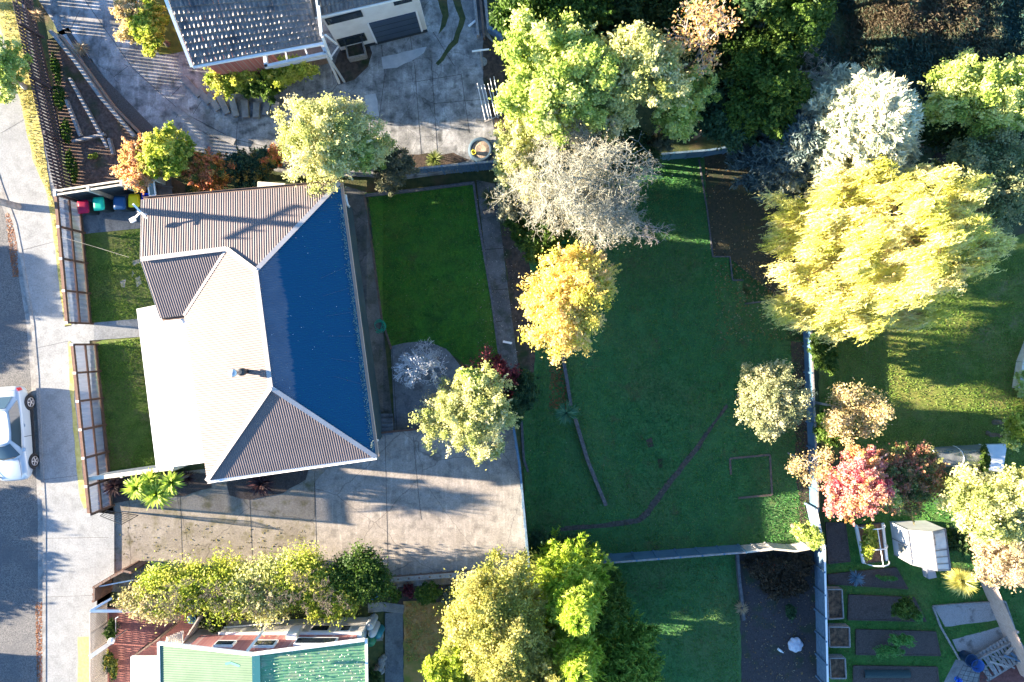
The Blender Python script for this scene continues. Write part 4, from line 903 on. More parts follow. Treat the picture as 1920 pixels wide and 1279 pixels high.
L_YEL = leafmat('leaf_yellow', [(0.46, 0.5, 0.07), (0.72, 0.7, 0.17), (0.8, 0.76, 0.3), (0.84, 0.72, 0.42)])
L_GOLD = leafmat('leaf_golden', [(0.34, 0.38, 0.05), (0.7, 0.64, 0.13), (0.82, 0.68, 0.24), (0.84, 0.64, 0.36)])
L_ORNG = leafmat('leaf_orange', [(0.18, 0.22, 0.05), (0.48, 0.42, 0.12), (0.68, 0.36, 0.14), (0.72, 0.46, 0.24), (0.75, 0.55, 0.38)])
L_ORED = leafmat('leaf_orange_red', [(0.05, 0.09, 0.03), (0.16, 0.2, 0.04), (0.58, 0.28, 0.06), (0.7, 0.22, 0.12), (0.6, 0.36, 0.1)])
L_PEACH = leafmat('leaf_peach', [(0.2, 0.2, 0.06), (0.5, 0.42, 0.17), (0.64, 0.5, 0.27), (0.7, 0.54, 0.33)])
L_RED = leafmat('leaf_red', [(0.5, 0.06, 0.1), (0.68, 0.18, 0.2), (0.72, 0.38, 0.34), (0.62, 0.38, 0.12), (0.74, 0.52, 0.44)])
L_ROSE = leafmat('leaf_rose', [(0.08, 0.15, 0.04), (0.16, 0.22, 0.07), (0.26, 0.28, 0.11), (0.58, 0.22, 0.16), (0.22, 0.26, 0.12)])
L_BURG = leafmat('leaf_burgundy', [(0.075, 0.018, 0.022), (0.150, 0.030, 0.045), (0.300, 0.075, 0.090)])
L_YGRN = leafmat('leaf_yellow_green', [(0.1, 0.18, 0.02), (0.28, 0.38, 0.04), (0.48, 0.52, 0.08), (0.62, 0.58, 0.15)])
L_BRUSH = leafmat('brush_shaded', [(.035,.10,.09), (.05,.11,.085), (.075,.10,.055), (.10,.09,.055), (.13,.10,.065)])  # gully shade put into the scrub palette, darkened and cooled
L_TWIG = leafmat('twig_leaf', [(0.280, 0.263, 0.175), (0.420, 0.367, 0.245), (0.245, 0.263, 0.123)])
# --- top centre group
tree('broadleaf_tree', 'large sunlit lime green tree at the top centre beside the drying yard', 1045, 168, 102, 98, 6.8, .6, L_LIME, n=56000, leaf=.13, nl=14, clump=.13)
tree('broadleaf_tree', 'pale lime tree right of the large lime green one, above the bare tree', 1185, 165, 82, 82, 6.4, .8, L_CREAM, n=26000, leaf=.12, nl=10, clump=.14)
tree('broadleaf_tree', 'mid green small tree between the pale lime tree and the evergreens', 1262, 205, 56, 66, 5.4, .2, L_LIME, n=18000, leaf=.12, nl=7)
tree('blossom_tree', 'pale cream leafy tree left of the bare grey branches, above the yellow tree', 985, 305, 56, 78, 4.4, -.4, L_CREAM, n=17000, leaf=.11, nl=9)
tree('evergreen_tree', 'dark evergreen at the top edge above the large lime green tree', 1040, 20, 105, 62, 6.0, 1.6, L_MID, n=26000, leaf=.15, nl=9)
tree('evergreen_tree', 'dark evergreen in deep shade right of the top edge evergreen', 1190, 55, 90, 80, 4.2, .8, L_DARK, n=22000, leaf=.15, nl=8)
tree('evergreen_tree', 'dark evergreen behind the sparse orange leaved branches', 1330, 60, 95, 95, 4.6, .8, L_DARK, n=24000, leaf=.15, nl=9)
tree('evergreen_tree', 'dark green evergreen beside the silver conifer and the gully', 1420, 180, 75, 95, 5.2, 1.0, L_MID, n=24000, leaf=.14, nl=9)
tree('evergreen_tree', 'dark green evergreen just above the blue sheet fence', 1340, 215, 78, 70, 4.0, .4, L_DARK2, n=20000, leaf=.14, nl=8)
tree('evergreen_tree', 'evergreen with lime tips at the top edge beside the gully scrub', 1465, 35, 80, 62, 6.4, 2.0, L_MID, n=22000, leaf=.14, nl=8)
# sparse orange tree with branches
def bare_tree(name, label, px, py, z0, L, r, depth, m, spread=.6, upb=.2, lm=None, nl=0, leaf=.1, kids=(2, 3), droop=0.0, n=4, seed=5, lean=None, sz=.0, zf=Zb, shr=.72, cat='tree', clus=.12):
    z0 += DZ(px, py); rg = np.random.RandomState(seed); c = W(px, py, z0); base = np.array([c.x, c.y, zf(c.x)])
    r0 = empty(name, tuple(base), label, cat); segs = []; tips = []
    top = np.array([c.x, c.y, z0]); trunk = [(base - np.array([0, 0, .1]), (base + top) / 2, r * 1.3, r * 1.1), ((base + top) / 2, top, r * 1.1, r)]
    segs_mesh('trunk', trunk, m, r0, 7)
    for i in range(n):
        a = 2 * math.pi * i / n + rg.uniform(-.4, .4); d = np.array([math.cos(a), math.sin(a), rg.uniform(.2, .9)])
        if lean is not None: d += np.array(lean)
        grow(rg, segs, top, d / np.linalg.norm(d), L, r * .6, depth, spread, upb, droop, kids, tips, shr)
    segs_mesh('branches', segs, m, r0, 4)
    if lm is not None and nl:
        T = np.array(tips); ci = rg.randint(0, len(T), nl); leaves(rg, 'crown', T[ci] + rg.normal(size=(nl, 3)) * clus, leaf, lm, r0, up=.6, tint=np.clip(rg.rand(len(T))[ci] * .7 + rg.rand(nl) * .3, 0, 1))
    return r0
bare_tree('sparse_tree', 'sparse orange leaved tree with pale branches standing over the dark evergreens', 1320, 85, 4.8, .75, .07, 4, BARKPALE, lm=L_ORNG, nl=900, leaf=.12, seed=4, spread=.75, clus=.16)
M_TWIGP = mat('twig_pale', (.19, .195, .15), (.42, .42, .34), scale=5, rough=.85)
bare_tree('bare_tree', 'leafless tree of dense pale grey twigs beside the back lawn', 1068, 345, 3.3, 1.42, .13, 6, M_TWIGP, spread=.80, upb=.06, n=9, seed=12, lm=L_TWIG, nl=5000, leaf=.06, kids=(2, 3), clus=.2)
bare_tree('bare_tree', 'leafless grey branches hanging over the lawn above the yellow tree', 1160, 395, 2.2, .95, .07, 5, BARKPALE, spread=.8, upb=.02, n=5, seed=21, kids=(2, 2))
tree('ivy_shrub', 'dark green leafy shrub under the bare twigs, left of the yellow tree', 1010, 445, 52, 50, 2.0, -.3, L_MID, n=14000, leaf=.12, nl=7, cat='shrub')
tree('ivy_shrub', 'green shrub tucked beneath the leafless twigs in the middle', 1085, 400, 60, 45, 1.9, -.2, L_MID, n=12000, leaf=.12, nl=7, cat='shrub')
tree('grey_shrub', 'grey green shrub at the left foot of the bare tree', 975, 375, 45, 45, 2.4, .2, leafmat('leaf_grey', [(0.12, 0.15, 0.09), (0.24, 0.26, 0.17), (0.38, 0.36, 0.24)]), n=10000, leaf=.10, nl=6, cat='shrub')
tree('yellow_tree', 'round bright yellow autumn tree at the edge of the back lawn', 1060, 560, 84, 90, 5.2, 1.4, L_GOLD, n=26000, leaf=.10, nl=13, clump=.12, rough=1.2, inner=.2, shoots=260)
# --- right side
def conifer(name, label, px, py, rpx, zt, zb, lm, n_br=260, leaf=.1, seed=3, nneed=70, droop=.3, width=.28, cat='tree', zf=Zb, tilt=.35):
    dz = DZ(px, py); zt += dz; zb += dz; rg = np.random.RandomState(seed); zc = zb + (zt - zb) * .35; c = W(px, py, zc); s = rpx * (H - zc) / 1280
    base = (c.x, c.y, zf(c.x)); r0 = empty(name, base, label, cat); segs = [(np.array(base) - np.array([0, 0, .1]), np.array([c.x, c.y, zt]), .16, .03)]
    P = []; AX = []; T = []
    for i in range(n_br):
        f = (i + .5) / n_br; z = zt - (zt - zb) * f ** .85; L = s * (f ** .62) * rg.uniform(.72, 1.08) + .2
        a = i * 2.39996 + rg.uniform(-.3, .3); el = tilt * (1 - f) + .12 + rg.uniform(-.1, .1)
        d = np.array([math.cos(a) * math.cos(el), math.sin(a) * math.cos(el), math.sin(el)]); o = np.array([c.x, c.y, z])
        tip = o + d * L; segs.append((o, tip, .025, .006)); side = np.array([-math.sin(a), math.cos(a), 0]); tb = rg.rand()
        # sprays: feathery side shoots in the outer half of each branch
        m = max(3, int(L / .22)); 
        for k in range(m):
            t = .35 + .65 * (k + rg.rand()) / m; q = o + d * L * t + np.array([0, 0, -.05 * t])
            for sg in (-1, 1, 0):
                sd = d * .8 + side * sg * rg.uniform(.5, .9) + np.array([0, 0, rg.uniform(.0, .5)]); sd /= np.linalg.norm(sd); sl = width * rg.uniform(.6, 1.2) * (1.2 - .5 * t)
                kk = max(3, int(nneed / 12)); u = rg.rand(kk)
                P.append(q + sd * sl * u[:, None] + rg.normal(size=(kk, 3)) * .03); AX.append(np.tile(sd, (kk, 1)) + rg.normal(size=(kk, 3)) * .35); T.append(np.clip(tb * .5 + u * .45 + rg.uniform(-.1, .1, kk), 0, 1))
    P = np.concatenate(P); AX = np.concatenate(AX); T = np.concatenate(T)
    leaves(rg, 'crown', P, leaf, lm, r0, up=.7, axis=AX, tint=T, elong=2.6)
    segs_mesh('trunk', segs, BARK, r0, 5)
    return r0
conifer('silver_conifer', 'silvery cream conifer in full sun above the yellow willow', 1600, 250, 132, 6.4, 1.6, L_SILV, n_br=520, leaf=.15, seed=7, nneed=110, width=.42)
conifer('blue_conifer', 'dark blue grey conifer in shade left of the silvery one', 1475, 285, 92, 4.2, .6, L_BLUEG, n_br=330, leaf=.15, seed=9, nneed=100, width=.38)
tree('round_tree', 'long yellow green tree crown at the right edge below the gully scrub', 1830, 185, 125, 58, 5.6, 1.6, L_YGRN if False else L_LIME, n=34000, leaf=.11, nl=15, rough=.8)
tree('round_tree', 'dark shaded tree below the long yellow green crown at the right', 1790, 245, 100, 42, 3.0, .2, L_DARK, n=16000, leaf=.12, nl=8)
tree('round_tree', 'grey green round tree at the right edge behind the yellow willow', 1832, 345, 88, 82, 4.6, 1.0, leafmat('leaf_grey_green', [(0.09, 0.15, 0.06), (0.18, 0.25, 0.11), (0.28, 0.33, 0.16), (0.42, 0.4, 0.22)]), n=34000, leaf=.11, nl=12)
bare_tree('twiggy_shrub', 'pale dead twigs at the edge of the gully scrub', 1500, 135, 2.2, .6, .04, 4, BARKPALE, spread=.5, upb=.2, n=4, seed=33, lean=(.5, .2, 0), cat='shrub')
def willow():
    rg = np.random.RandomState(77); r0 = empty('willow_tree', G(1610, 452), 'huge golden yellow weeping willow on the right side', 'tree'); b = np.array(r0.location)
    c = W(1642, 452, 4.6); ctr = np.array(c); segs = []; starts = []
    top = b + np.array([.2, 0, 3.2]); segs.append((b - np.array([0, 0, .1]), top, .32, .24))
    lob = [(1505, 400, 3.0), (1478, 440, 2.6), (1510, 520, 2.8), (1560, 365, 3.8), (1560, 445, 4.2), (1600, 400, 4.6), (1625, 480, 4.6), (1600, 560, 3.2), (1640, 340, 4.2), (1690, 345, 4.4), (1690, 430, 5.4), (1685, 530, 3.8), (1750, 375, 5.9), (1765, 450, 5.9), (1738, 512, 4.8), (1815, 425, 5.6), (1842, 462, 5.0), (1800, 380, 5.2), (1650, 590, 2.6), (1725, 590, 2.0), (1560, 600, 2.0), (1795, 500, 4.8), (1500, 580, 2.2), (1560, 500, .6), (1620, 545, .4), (1690, 490, .8), (1760, 480, 1.0), (1800, 455, 1.2), (1700, 560, .3), (1745, 430, 1.2)]
    lc = []
    for (x, y, z) in lob:
        z -= 1.0; e = np.array(W(x, y, z + .4)); lc.append(e); m1 = top + (e - top) * .5 + np.array([0, 0, .5]); segs += [(top, m1, .14, .08), (m1, e, .08, .03)]
    lc = np.array(lc); P = []; AX = []; T = []
    subs = []
    for k in range(len(lc)):
        for _ in range(10):
            d = rg.normal(size=3) * np.array([1, .85, .35]); q = lc[k] + d * .48 + np.array([0, 0, .15]); subs.append((q, rg.rand(), rg.uniform(.6, 1.25))); segs.append((lc[k], q, .03, .016))
    for i in range(18000):
        q0, tb, sz = subs[rg.randint(len(subs))]; p = q0 + rg.normal(size=3) * np.array([.20, .13, .10])
        d = np.array([rg.normal() * .22 - .42, rg.normal() * .16 - .12, rg.uniform(-.1, .4)]); L = rg.uniform(.4, 1.15) * sz; ns = max(6, int(L / .07))
        u = (np.arange(ns) + rg.rand(ns)) / ns; q = p + d[None, :] * u[:, None] * .85; q[:, 2] -= (u ** 1.7) * L * .85; q += rg.normal(size=(ns, 3)) * .018
        ax = np.tile(d * .85, (ns, 1)); ax[:, 2] -= 1.5 * u ** .7 * L * .85; ax += rg.normal(size=(ns, 3)) * .18
        P.append(q); AX.append(ax); T.append(np.full(ns, tb * .6 + .4 * rg.rand()))
        if i % 14 == 0: segs.append((q0, p + d * .7 + np.array([0, 0, -.1]), .013, .006))
    P = np.concatenate(P); AX = np.concatenate(AX); T = np.concatenate(T)
    leaves(rg, 'crown', P, .078, L_YEL, r0, up=.6, axis=AX, tint=T + rg.uniform(-.1, .1, len(T)), elong=2.9, out=np.array([[-.6, 0, .3]]))
    segs_mesh('trunk', segs, mat('willow_bark', (.30, .22, .09), (.45, .34, .15), scale=6, rough=.8), r0, 5)
willow()
tree('cream_tree', 'small cream green tree standing alone on the back lawn', 1428, 752, 58, 62, 3.4, .4, leafmat('leaf_pale', [(0.16, 0.2, 0.09), (0.32, 0.35, 0.17), (0.48, 0.48, 0.26), (0.56, 0.53, 0.32)]), n=20000, leaf=.085, nl=11, rough=1.1, shoots=120)
bare_tree('sparse_tree', 'sparse pale peach tree beside the blue fence and the shaded lawn', 1592, 768, 2.2, .62, .05, 4, BARKPALE, spread=.62, n=6, seed=41, lm=L_PEACH, nl=6500, leaf=.085, upb=.1)
tree('green_shrub', 'low dark shrub against the right side of the blue fence', 1545, 660, 22, 45, .9, -.9, L_MID, n=7000, leaf=.10, nl=5, cat='shrub')
tree('green_shrub', 'olive shrub below the pale peach tree on the fence', 1556, 800, 36, 42, 1.4, -.8, L_MID, n=9000, leaf=.10, nl=6, cat='shrub')
tree('red_maple', 'pink red maple over the fence corner by the vegetable garden', 1592, 912, 64, 60, 3.6, .6, L_RED, n=22000, leaf=.10, nl=10)
tree('rose_bush', 'green bush dotted with orange red tips beside the netting tunnel', 1700, 892, 66, 56, 2.6, .0, L_ROSE, n=20000, leaf=.10, nl=10, cat='shrub')
bare_tree('twiggy_shrub', 'pale peach twiggy shrub left of the red maple on the fence', 1522, 868, 1.4, .42, .03, 4, BARKPALE, spread=.6, n=4, seed=51, lm=L_PEACH, nl=1600, leaf=.08, cat='shrub')
tree('lime_shrub', 'small bright lime shrub in front of the red maple', 1658, 925, 22, 18, 2.9, 1.6, L_LIME, n=3500, leaf=.09, nl=4, cat='shrub')
tree('pale_tree', 'large blown pale green tree at the right edge above the greenhouse', 1850, 945, 92, 62, 4.4, .8, L_CREAM, n=30000, leaf=.10, nl=12)
tree('pale_tree', 'pale pinkish cream tree at the right edge beside the greenhouse', 1880, 1035, 70, 62, 4.0, .6, leafmat('leaf_blush', [(0.34, 0.3, 0.14), (0.56, 0.46, 0.28), (0.68, 0.54, 0.38)]), n=20000, leaf=.09, nl=10)
tree('green_shrub', 'dark shrub in the greenhouse shadow', 1812, 1018, 36, 42, .6, -1.2, L_DARK, n=8000, leaf=.10, nl=5, cat='shrub')
tree('small_conifer', 'small pale lime shrub in the corner of the back lawn near the broken fence', 1508, 1000, 22, 30, 1.0, -1.0, L_LIME, n=6000, leaf=.08, nl=5, cat='shrub')
tree('lime_shrub', 'bright lime shrub by the white slab at the right edge', 1905, 800, 22, 40, 1.2, -.9, L_YGRN, n=7000, leaf=.09, nl=5, cat='shrub')
tree('lime_shrub', 'bright leafy hedge clump next to the white slab, below the sunlit lawn', 1885, 818, 16, 26, .7, -1.0, L_LIME, n=4000, leaf=.09, nl=4, cat='shrub')
# --- middle
tree('round_tree', 'pale lime rounded tree over the patio corner', 880, 772, 74, 76, 4.0, .9, L_CREAM, n=30000, leaf=.085, nl=12, rough=.9)
tree('round_tree', 'lime top of a taller shoot above the pale lime rounded tree', 884, 706, 28, 30, 4.0, 1.8, L_LIME, n=8000, leaf=.085, nl=5)
bare_tree('bare_shrub', 'pale leafless shrub left of the rounded lime tree', 820, 755, 1.7, .42, .03, 5, M_TWIGP, spread=.6, n=5, seed=61, lm=L_PEACH, nl=1500, leaf=.05, cat='shrub', upb=.15)
M_SPIKE = mat('spike_bark', (.45, .48, .52), (.68, .70, .72), scale=6, rough=.85)
bare_tree('spiky_shrub', 'silvery leafless shrub on the patio, nearest the house', 778, 692, 2.3, .42, .035, 3, M_SPIKE, spread=.42, n=13, seed=141, upb=.25, cat='shrub', lm=leafmat('spike_grey', [(.20,.24,.26), (.40,.44,.48), (.6,.62,.66)]), nl=500, leaf=.06, clus=.06)
bare_tree('spiky_shrub', 'silvery leafless shrub on the patio beside the round lime tree', 810, 690, 2.1, .40, .035, 3, M_SPIKE, spread=.42, n=12, seed=142, upb=.25, cat='shrub', lm=MATS['spike_grey'], nl=500, leaf=.06, clus=.06)
bare_tree('spiky_shrub', 'dull grey twiggy shrub behind the silvery ones on the patio', 800, 668, 1.0, .34, .03, 3, M_SPIKE, spread=.5, n=11, seed=143, upb=.2, cat='shrub', lm=MATS['spike_grey'], nl=400, leaf=.06, clus=.08)
tree('burgundy_shrub', 'burgundy leaves at the far side of the rounded lime tree', 948, 728, 26, 26, 2.0, -.3, L_BURG, n=4000, leaf=.08, nl=5, cat='shrub')
tree('burgundy_shrub', 'burgundy leaved shrub behind the rounded lime tree', 925, 706, 42, 40, 2.2, -.2, L_BURG, n=9000, leaf=.09, nl=6, cat='shrub')
bare_tree('burgundy_shrub', 'red twigs rising from the burgundy shrub', 912, 690, 1.9, .4, .025, 3, mat('red_twig', (.35, .12, .12), (.45, .2, .18), rough=.8), spread=.5, n=4, seed=66, lm=L_BURG, nl=500, leaf=.08, cat='shrub')
tree('dark_shrub', 'dark blue green shrub right of the rounded lime tree', 972, 740, 30, 55, 2.4, -.4, L_DARK2, n=12000, leaf=.10, nl=7, cat='shrub')
rosette('cabbage_tree', 'dark green spiky cabbage tree beside the retaining timber', 1062, 775, .6, .62, 130, leafmat('blade_dark', [(0.035, 0.123, 0.061), (0.088, 0.228, 0.123), (0.158, 0.315, 0.175)]), w=.05, cat='tree')
for i, (x, y, L_, lb) in enumerate(((258, 914, .62, 'left one'), (296, 926, .72, 'lower middle one'), (322, 905, .55, 'right one'), (283, 900, .5, 'upper one half hidden'))):
    rosette('cabbage_tree', 'bright lime cabbage tree by the cream fence, ' + lb + ' of the four', x, y, 1.9 - .2 * (i % 2), L_ * 1.1, 120, leafmat('blade_lime', [(0.175, 0.298, 0.035), (0.333, 0.455, 0.052), (0.490, 0.578, 0.105)], trans=.35), w=.085, cat='tree', group='lime cabbage trees by the driveway', tilt=(-.5, 1.4), zf=Zd)
L_FLAX = leafmat('blade_burgundy', [(0.030, 0.017, 0.022), (0.072, 0.036, 0.042), (0.132, 0.084, 0.084)])
rosette('flax_plant', 'dark burgundy flax at the left end of the driveway bed', 215, 912, .35, .55, 120, L_FLAX, w=.05, stem=False, zf=Zd)
rosette('flax_plant', 'dark burgundy flax in the bed below the house corner', 490, 905, .35, .75, 150, L_FLAX, w=.05, stem=False, zf=Zd)
rosette('flax_plant', 'small dark flax by the veranda end', 352, 895, .3, .4, 70, L_FLAX, w=.05, stem=False, zf=Zd)
rosette('flax_plant', 'dark strappy plant beside the narrow garden path', 920, 372, .4, .6, 90, L_FLAX if False else leafmat('blade_olive', [(0.052, 0.079, 0.026), (0.123, 0.140, 0.052)]), w=.05, stem=False)
rosette('flax_plant', 'sunlit yellow striped flax between the greenhouse and the gravel beds', 1800, 1088, -.2, .85, 420, leafmat('blade_yellow', [(0.350, 0.385, 0.070), (0.595, 0.560, 0.140), (0.735, 0.665, 0.245)], trans=.3), w=.032, stem=False, tilt=(.0, 1.4), droop=1.0)
# autumn shrubs above the roof
tree('autumn_shrub', 'pale orange autumn shrub hanging over the bins', 262, 312, 48, 42, 2.6, .5, L_ORNG, n=12000, leaf=.11, nl=8, cat='shrub', lobe=(.3, .5), zf=Zn)
tree('autumn_shrub', 'yellow green autumn tree just left of the orange red shrub', 325, 298, 44, 46, 3.2, .4, L_YGRN, n=13000, leaf=.105, nl=8, cat='shrub', zf=Zn)
tree('autumn_shrub', 'orange red speckled shrub above the house roof', 396, 325, 46, 36, 2.4, .2, L_ORED, n=11000, leaf=.10, nl=8, cat='shrub', zf=Zn)
tree('dark_shrub', 'dark green shrub with orange tips right of the orange red shrub', 470, 318, 52, 34, 2.0, 0, leafmat('leaf_dark_tip', [(0.021, 0.052, 0.035), (0.035, 0.088, 0.052), (0.052, 0.105, 0.052), (0.350, 0.228, 0.052)]), n=13000, leaf=.10, nl=8, cat='shrub', zf=Zn)
tree('dark_shrub', 'thin orange brown shrub by the driveway above the roof', 512, 300, 32, 24, 1.8, 0, L_ORED, n=5000, leaf=.09, nl=6, cat='shrub', zf=Zn)
tree('round_tree', 'large pale lime tree directly above the house roof', 618, 283, 84, 80, 4.6, .2, L_CREAM, n=34000, leaf=.09, nl=12, zf=Zn)
tree('round_tree', 'bright green side of the tree above the house roof', 672, 290, 44, 40, 3.6, .8, L_LIME, n=14000, leaf=.09, nl=8, zf=Zn)
tree('grey_shrub', 'grey brown shrub at the start of the corrugated fence', 730, 318, 44, 40, 2.0, .0, leafmat('leaf_olive_grey', [(0.079, 0.105, 0.052), (0.158, 0.166, 0.096), (0.245, 0.228, 0.140)]), n=13000, leaf=.085, nl=7, cat='shrub')
rosette('flax_plant', 'low olive grassy plant by the corrugated fence', 815, 300, .0, .5, 120, leafmat('blade_olive2', [(0.070, 0.105, 0.026), (0.175, 0.210, 0.052)]), w=.035, stem=False, zf=Zn)
# hedges by the tiled house
L_HY = L_YGRN
tree('hedge', 'sunlit yellow green hedge along the neighbour lawn, top left', 258, 40, 40, 36, 2.0, .2, L_PEACH, n=9000, leaf=.10, nl=7, cat='hedge', zf=Zn)
tree('hedge', 'bright green rounded hedge end beside the tiled roof', 288, 62, 34, 44, 2.2, .2, L_YGRN, n=12000, leaf=.10, nl=8, cat='hedge', zf=Zn)
tree('hedge', 'yellow green hedge against the red brick wall', 438, 148, 50, 28, 1.6, -.1, L_YGRN, n=11000, leaf=.10, nl=7, cat='hedge', zf=Zn)
tree('hedge', 'yellow orange tinged hedge below the white porch frame', 535, 140, 48, 24, 1.6, -.1, L_HY, n=11000, leaf=.10, nl=7, cat='hedge', zf=Zn)
tree('hedge', 'green lower part of the hedge by the stepped edging', 490, 165, 40, 26, 1.4, -.2, L_MID, n=8000, leaf=.10, nl=6, cat='hedge', zf=Zn)
tree('street_tree', 'green street tree at the left edge on the verge', -2, 140, 52, 50, 2.4, .9, L_LIME, n=12000, leaf=.10, nl=9, bark=BARKPALE, zf=const(0))
rosette('dry_grass_plant', 'dry tan grass clump between the fence and the path, top left', 70, 28, .2, .38, 110, leafmat('blade_tan', [(0.385, 0.280, 0.158), (0.630, 0.455, 0.280)]), w=.02, stem=False, zf=Zn, droop=.9)
rosette('dry_grass_plant', 'dry tan grass clump at the top of the dark gravel strip', 152, 92, .2, .42, 130, MATS['blade_tan'], w=.02, stem=False, zf=Zn, droop=.9)
for i, (x, y, rx, ry, lb) in enumerate(((104, 125, 8, 30, 'upper end'), (112, 185, 10, 34, 'middle'), (124, 245, 10, 34, 'lower middle'), (136, 310, 9, 34, 'lower end'))):
    tree('ground_shrub', 'low green plants along the inside of the slat fence, ' + lb, x, y, rx, ry, .35, 0, L_MID, n=1800, leaf=.07, nl=5, cat='shrub', zf=Zn, tr=.02, group='low plants along the slat fence')
tree('ground_shrub', 'small lime plant in the terraced garden', 176, 293, 9, 7, .3, 0, L_YGRN, n=700, leaf=.06, nl=3, cat='shrub', zf=Zn, tr=.02)
# long vine hedge between the driveway and the southern house
for i, (x, y, rx, ry, zt, lm, lb) in enumerate(((290, 1122, 58, 25, 1.9, leafmat('leaf_straw2', [(.16, .17, .05), (.36, .34, .14), (.52, .46, .26), (.5, .42, .3)]), 'straw coloured left end'), (335, 1102, 72, 33, 2.2, L_YGRN, 'pale second clump from the left'), (415, 1102, 74, 40, 2.3, L_YGRN, 'yellow green clump above the courtyard'), (495, 1096, 72, 44, 2.4, L_CREAM, 'pale centre clump'), (565, 1090, 70, 42, 2.4, L_YGRN, 'bright green clump'), (622, 1106, 56, 42, 2.3, L_YGRN, 'hanging clump above the white wall'), (682, 1080, 48, 42, 2.5, L_MID, 'dark green right end'))):
    tree('vine_hedge', 'tangled vine hedge by the driveway, ' + lb, x, y, rx, ry, zt - .4, .2, lm, n=10500, leaf=.10, nl=16, cat='hedge', group='vine hedge sections', zf=Zd, clump=.2, rough=1.5, tr=.05, shoots=90, inner=.05)
    if i in (1, 2, 3, 4, 5):
        bare_tree('vine', 'bare vine stems woven through the hedge, ' + lb, x, y + 12, 1.9, .5, .022, 4, BARK, spread=.9, n=4, seed=90 + i, cat='vine', zf=Zd)
tree('courtyard_shrub', 'shrub with pale flowers beside the lattice screen', 392, 1165, 22, 20, .9, -.1, leafmat('leaf_flower', [(0.035, 0.088, 0.026), (0.088, 0.140, 0.035), (0.525, 0.525, 0.385)]), n=5000, leaf=.08, nl=5, cat='shrub', zf=Zd)
tree('courtyard_shrub', 'yellow flowered shrub along the lattice fence inside', 212, 1245, 12, 32, .6, -.1, leafmat('leaf_yfl', [(0.035, 0.088, 0.026), (0.088, 0.158, 0.035), (0.525, 0.420, 0.052)]), n=4000, leaf=.07, nl=5, cat='shrub', zf=Zd)
tree('courtyard_shrub', 'green climbing plant at the lamp post in the courtyard', 212, 1180, 10, 18, .8, -.1, L_MID, n=2500, leaf=.07, nl=4, cat='shrub', zf=Zd)
# --- bottom centre
tree('leafy_tree', 'large cream green tree at the bottom edge, right of the leafy lawn', 930, 1165, 95, 100, 5.2, .9, leafmat('leaf_straw', [(.14, .18, .03), (.36, .37, .08), (.52, .50, .15), (.60, .54, .22)]), n=46000, leaf=.10, nl=17, rough=1.1)
tree('leafy_tree', 'yellow green lower left part of the trees at the bottom edge', 868, 1245, 66, 62, 4.4, .8, leafmat('leaf_feather2', [(.14, .22, .02), (.32, .42, .04), (.5, .56, .09)]), n=22000, leaf=.10, nl=8)
tree('leafy_tree', 'straw green shaded tree in the middle of the bottom edge group', 985, 1235, 66, 62, 4.4, .6, MATS['leaf_straw'], n=22000, leaf=.10, nl=8)
for i, (x, y, r_, zt, lm, lb) in enumerate(((1070, 1105, 80, 5.6, leafmat('leaf_feather', [(0.1, 0.2, 0.015), (0.26, 0.42, 0.03), (0.44, 0.56, 0.07), (0.55, 0.62, 0.12)]), 'tall bright lime feathery conifer at the end of the blue fence'), (1075, 1200, 84, 5.2, None, 'lime feathery conifer below the tall bright one'), (1155, 1245, 92, 4.9, leafmat('leaf_feather_dark', [(.04, .10, .02), (.10, .22, .03), (.20, .34, .05), (.32, .44, .08)]), 'dark green feathery conifer at the bottom edge beside the lawn'), (1040, 1270, 76, 4.8, None, 'lime feathery conifer cut by the bottom edge'), (1125, 1130, 48, 3.6, L_MID, 'green shaded side conifer right of the tall bright one'))):
    conifer('feathery_conifer', lb, x, y, r_, zt, .2, lm or MATS['leaf_feather'], n_br=260, leaf=.12, seed=100 + i, nneed=130, width=.5, tilt=.9)
tree('dark_shrub', 'dark green shrub between the driveway wall and the feathery conifer', 1035, 1028, 62, 28, 1.0, -.9, L_DARK2, n=12000, leaf=.10, nl=7, cat='shrub')
tree('yard_shrub', 'small green shrub below the low driveway fence, left one', 737, 1108, 13, 15, 1.0, -.7, L_MID, n=3500, leaf=.075, nl=5, cat='shrub')
tree('yard_shrub', 'rounded green shrub below the low driveway fence, right one', 805, 1110, 22, 20, 1.0, -.7, L_MID, n=6000, leaf=.075, nl=6, cat='shrub')
tree('yard_shrub', 'dark burgundy plant between the two small green shrubs', 768, 1106, 12, 10, .3, -.8, L_BURG, n=1500, leaf=.07, nl=4, cat='shrub')
tree('yard_shrub', 'small pale flowered shrub beside the leafy lawn and big tree', 845, 1115, 16, 16, .6, -.8, MATS['leaf_flower'], n=2200, leaf=.07, nl=4, cat='shrub')
tree('yard_shrub', 'dark shrub beside the green roof and the damp path', 700, 1265, 16, 26, .8, -.6, L_DARK, n=4000, leaf=.08, nl=5, cat='shrub')
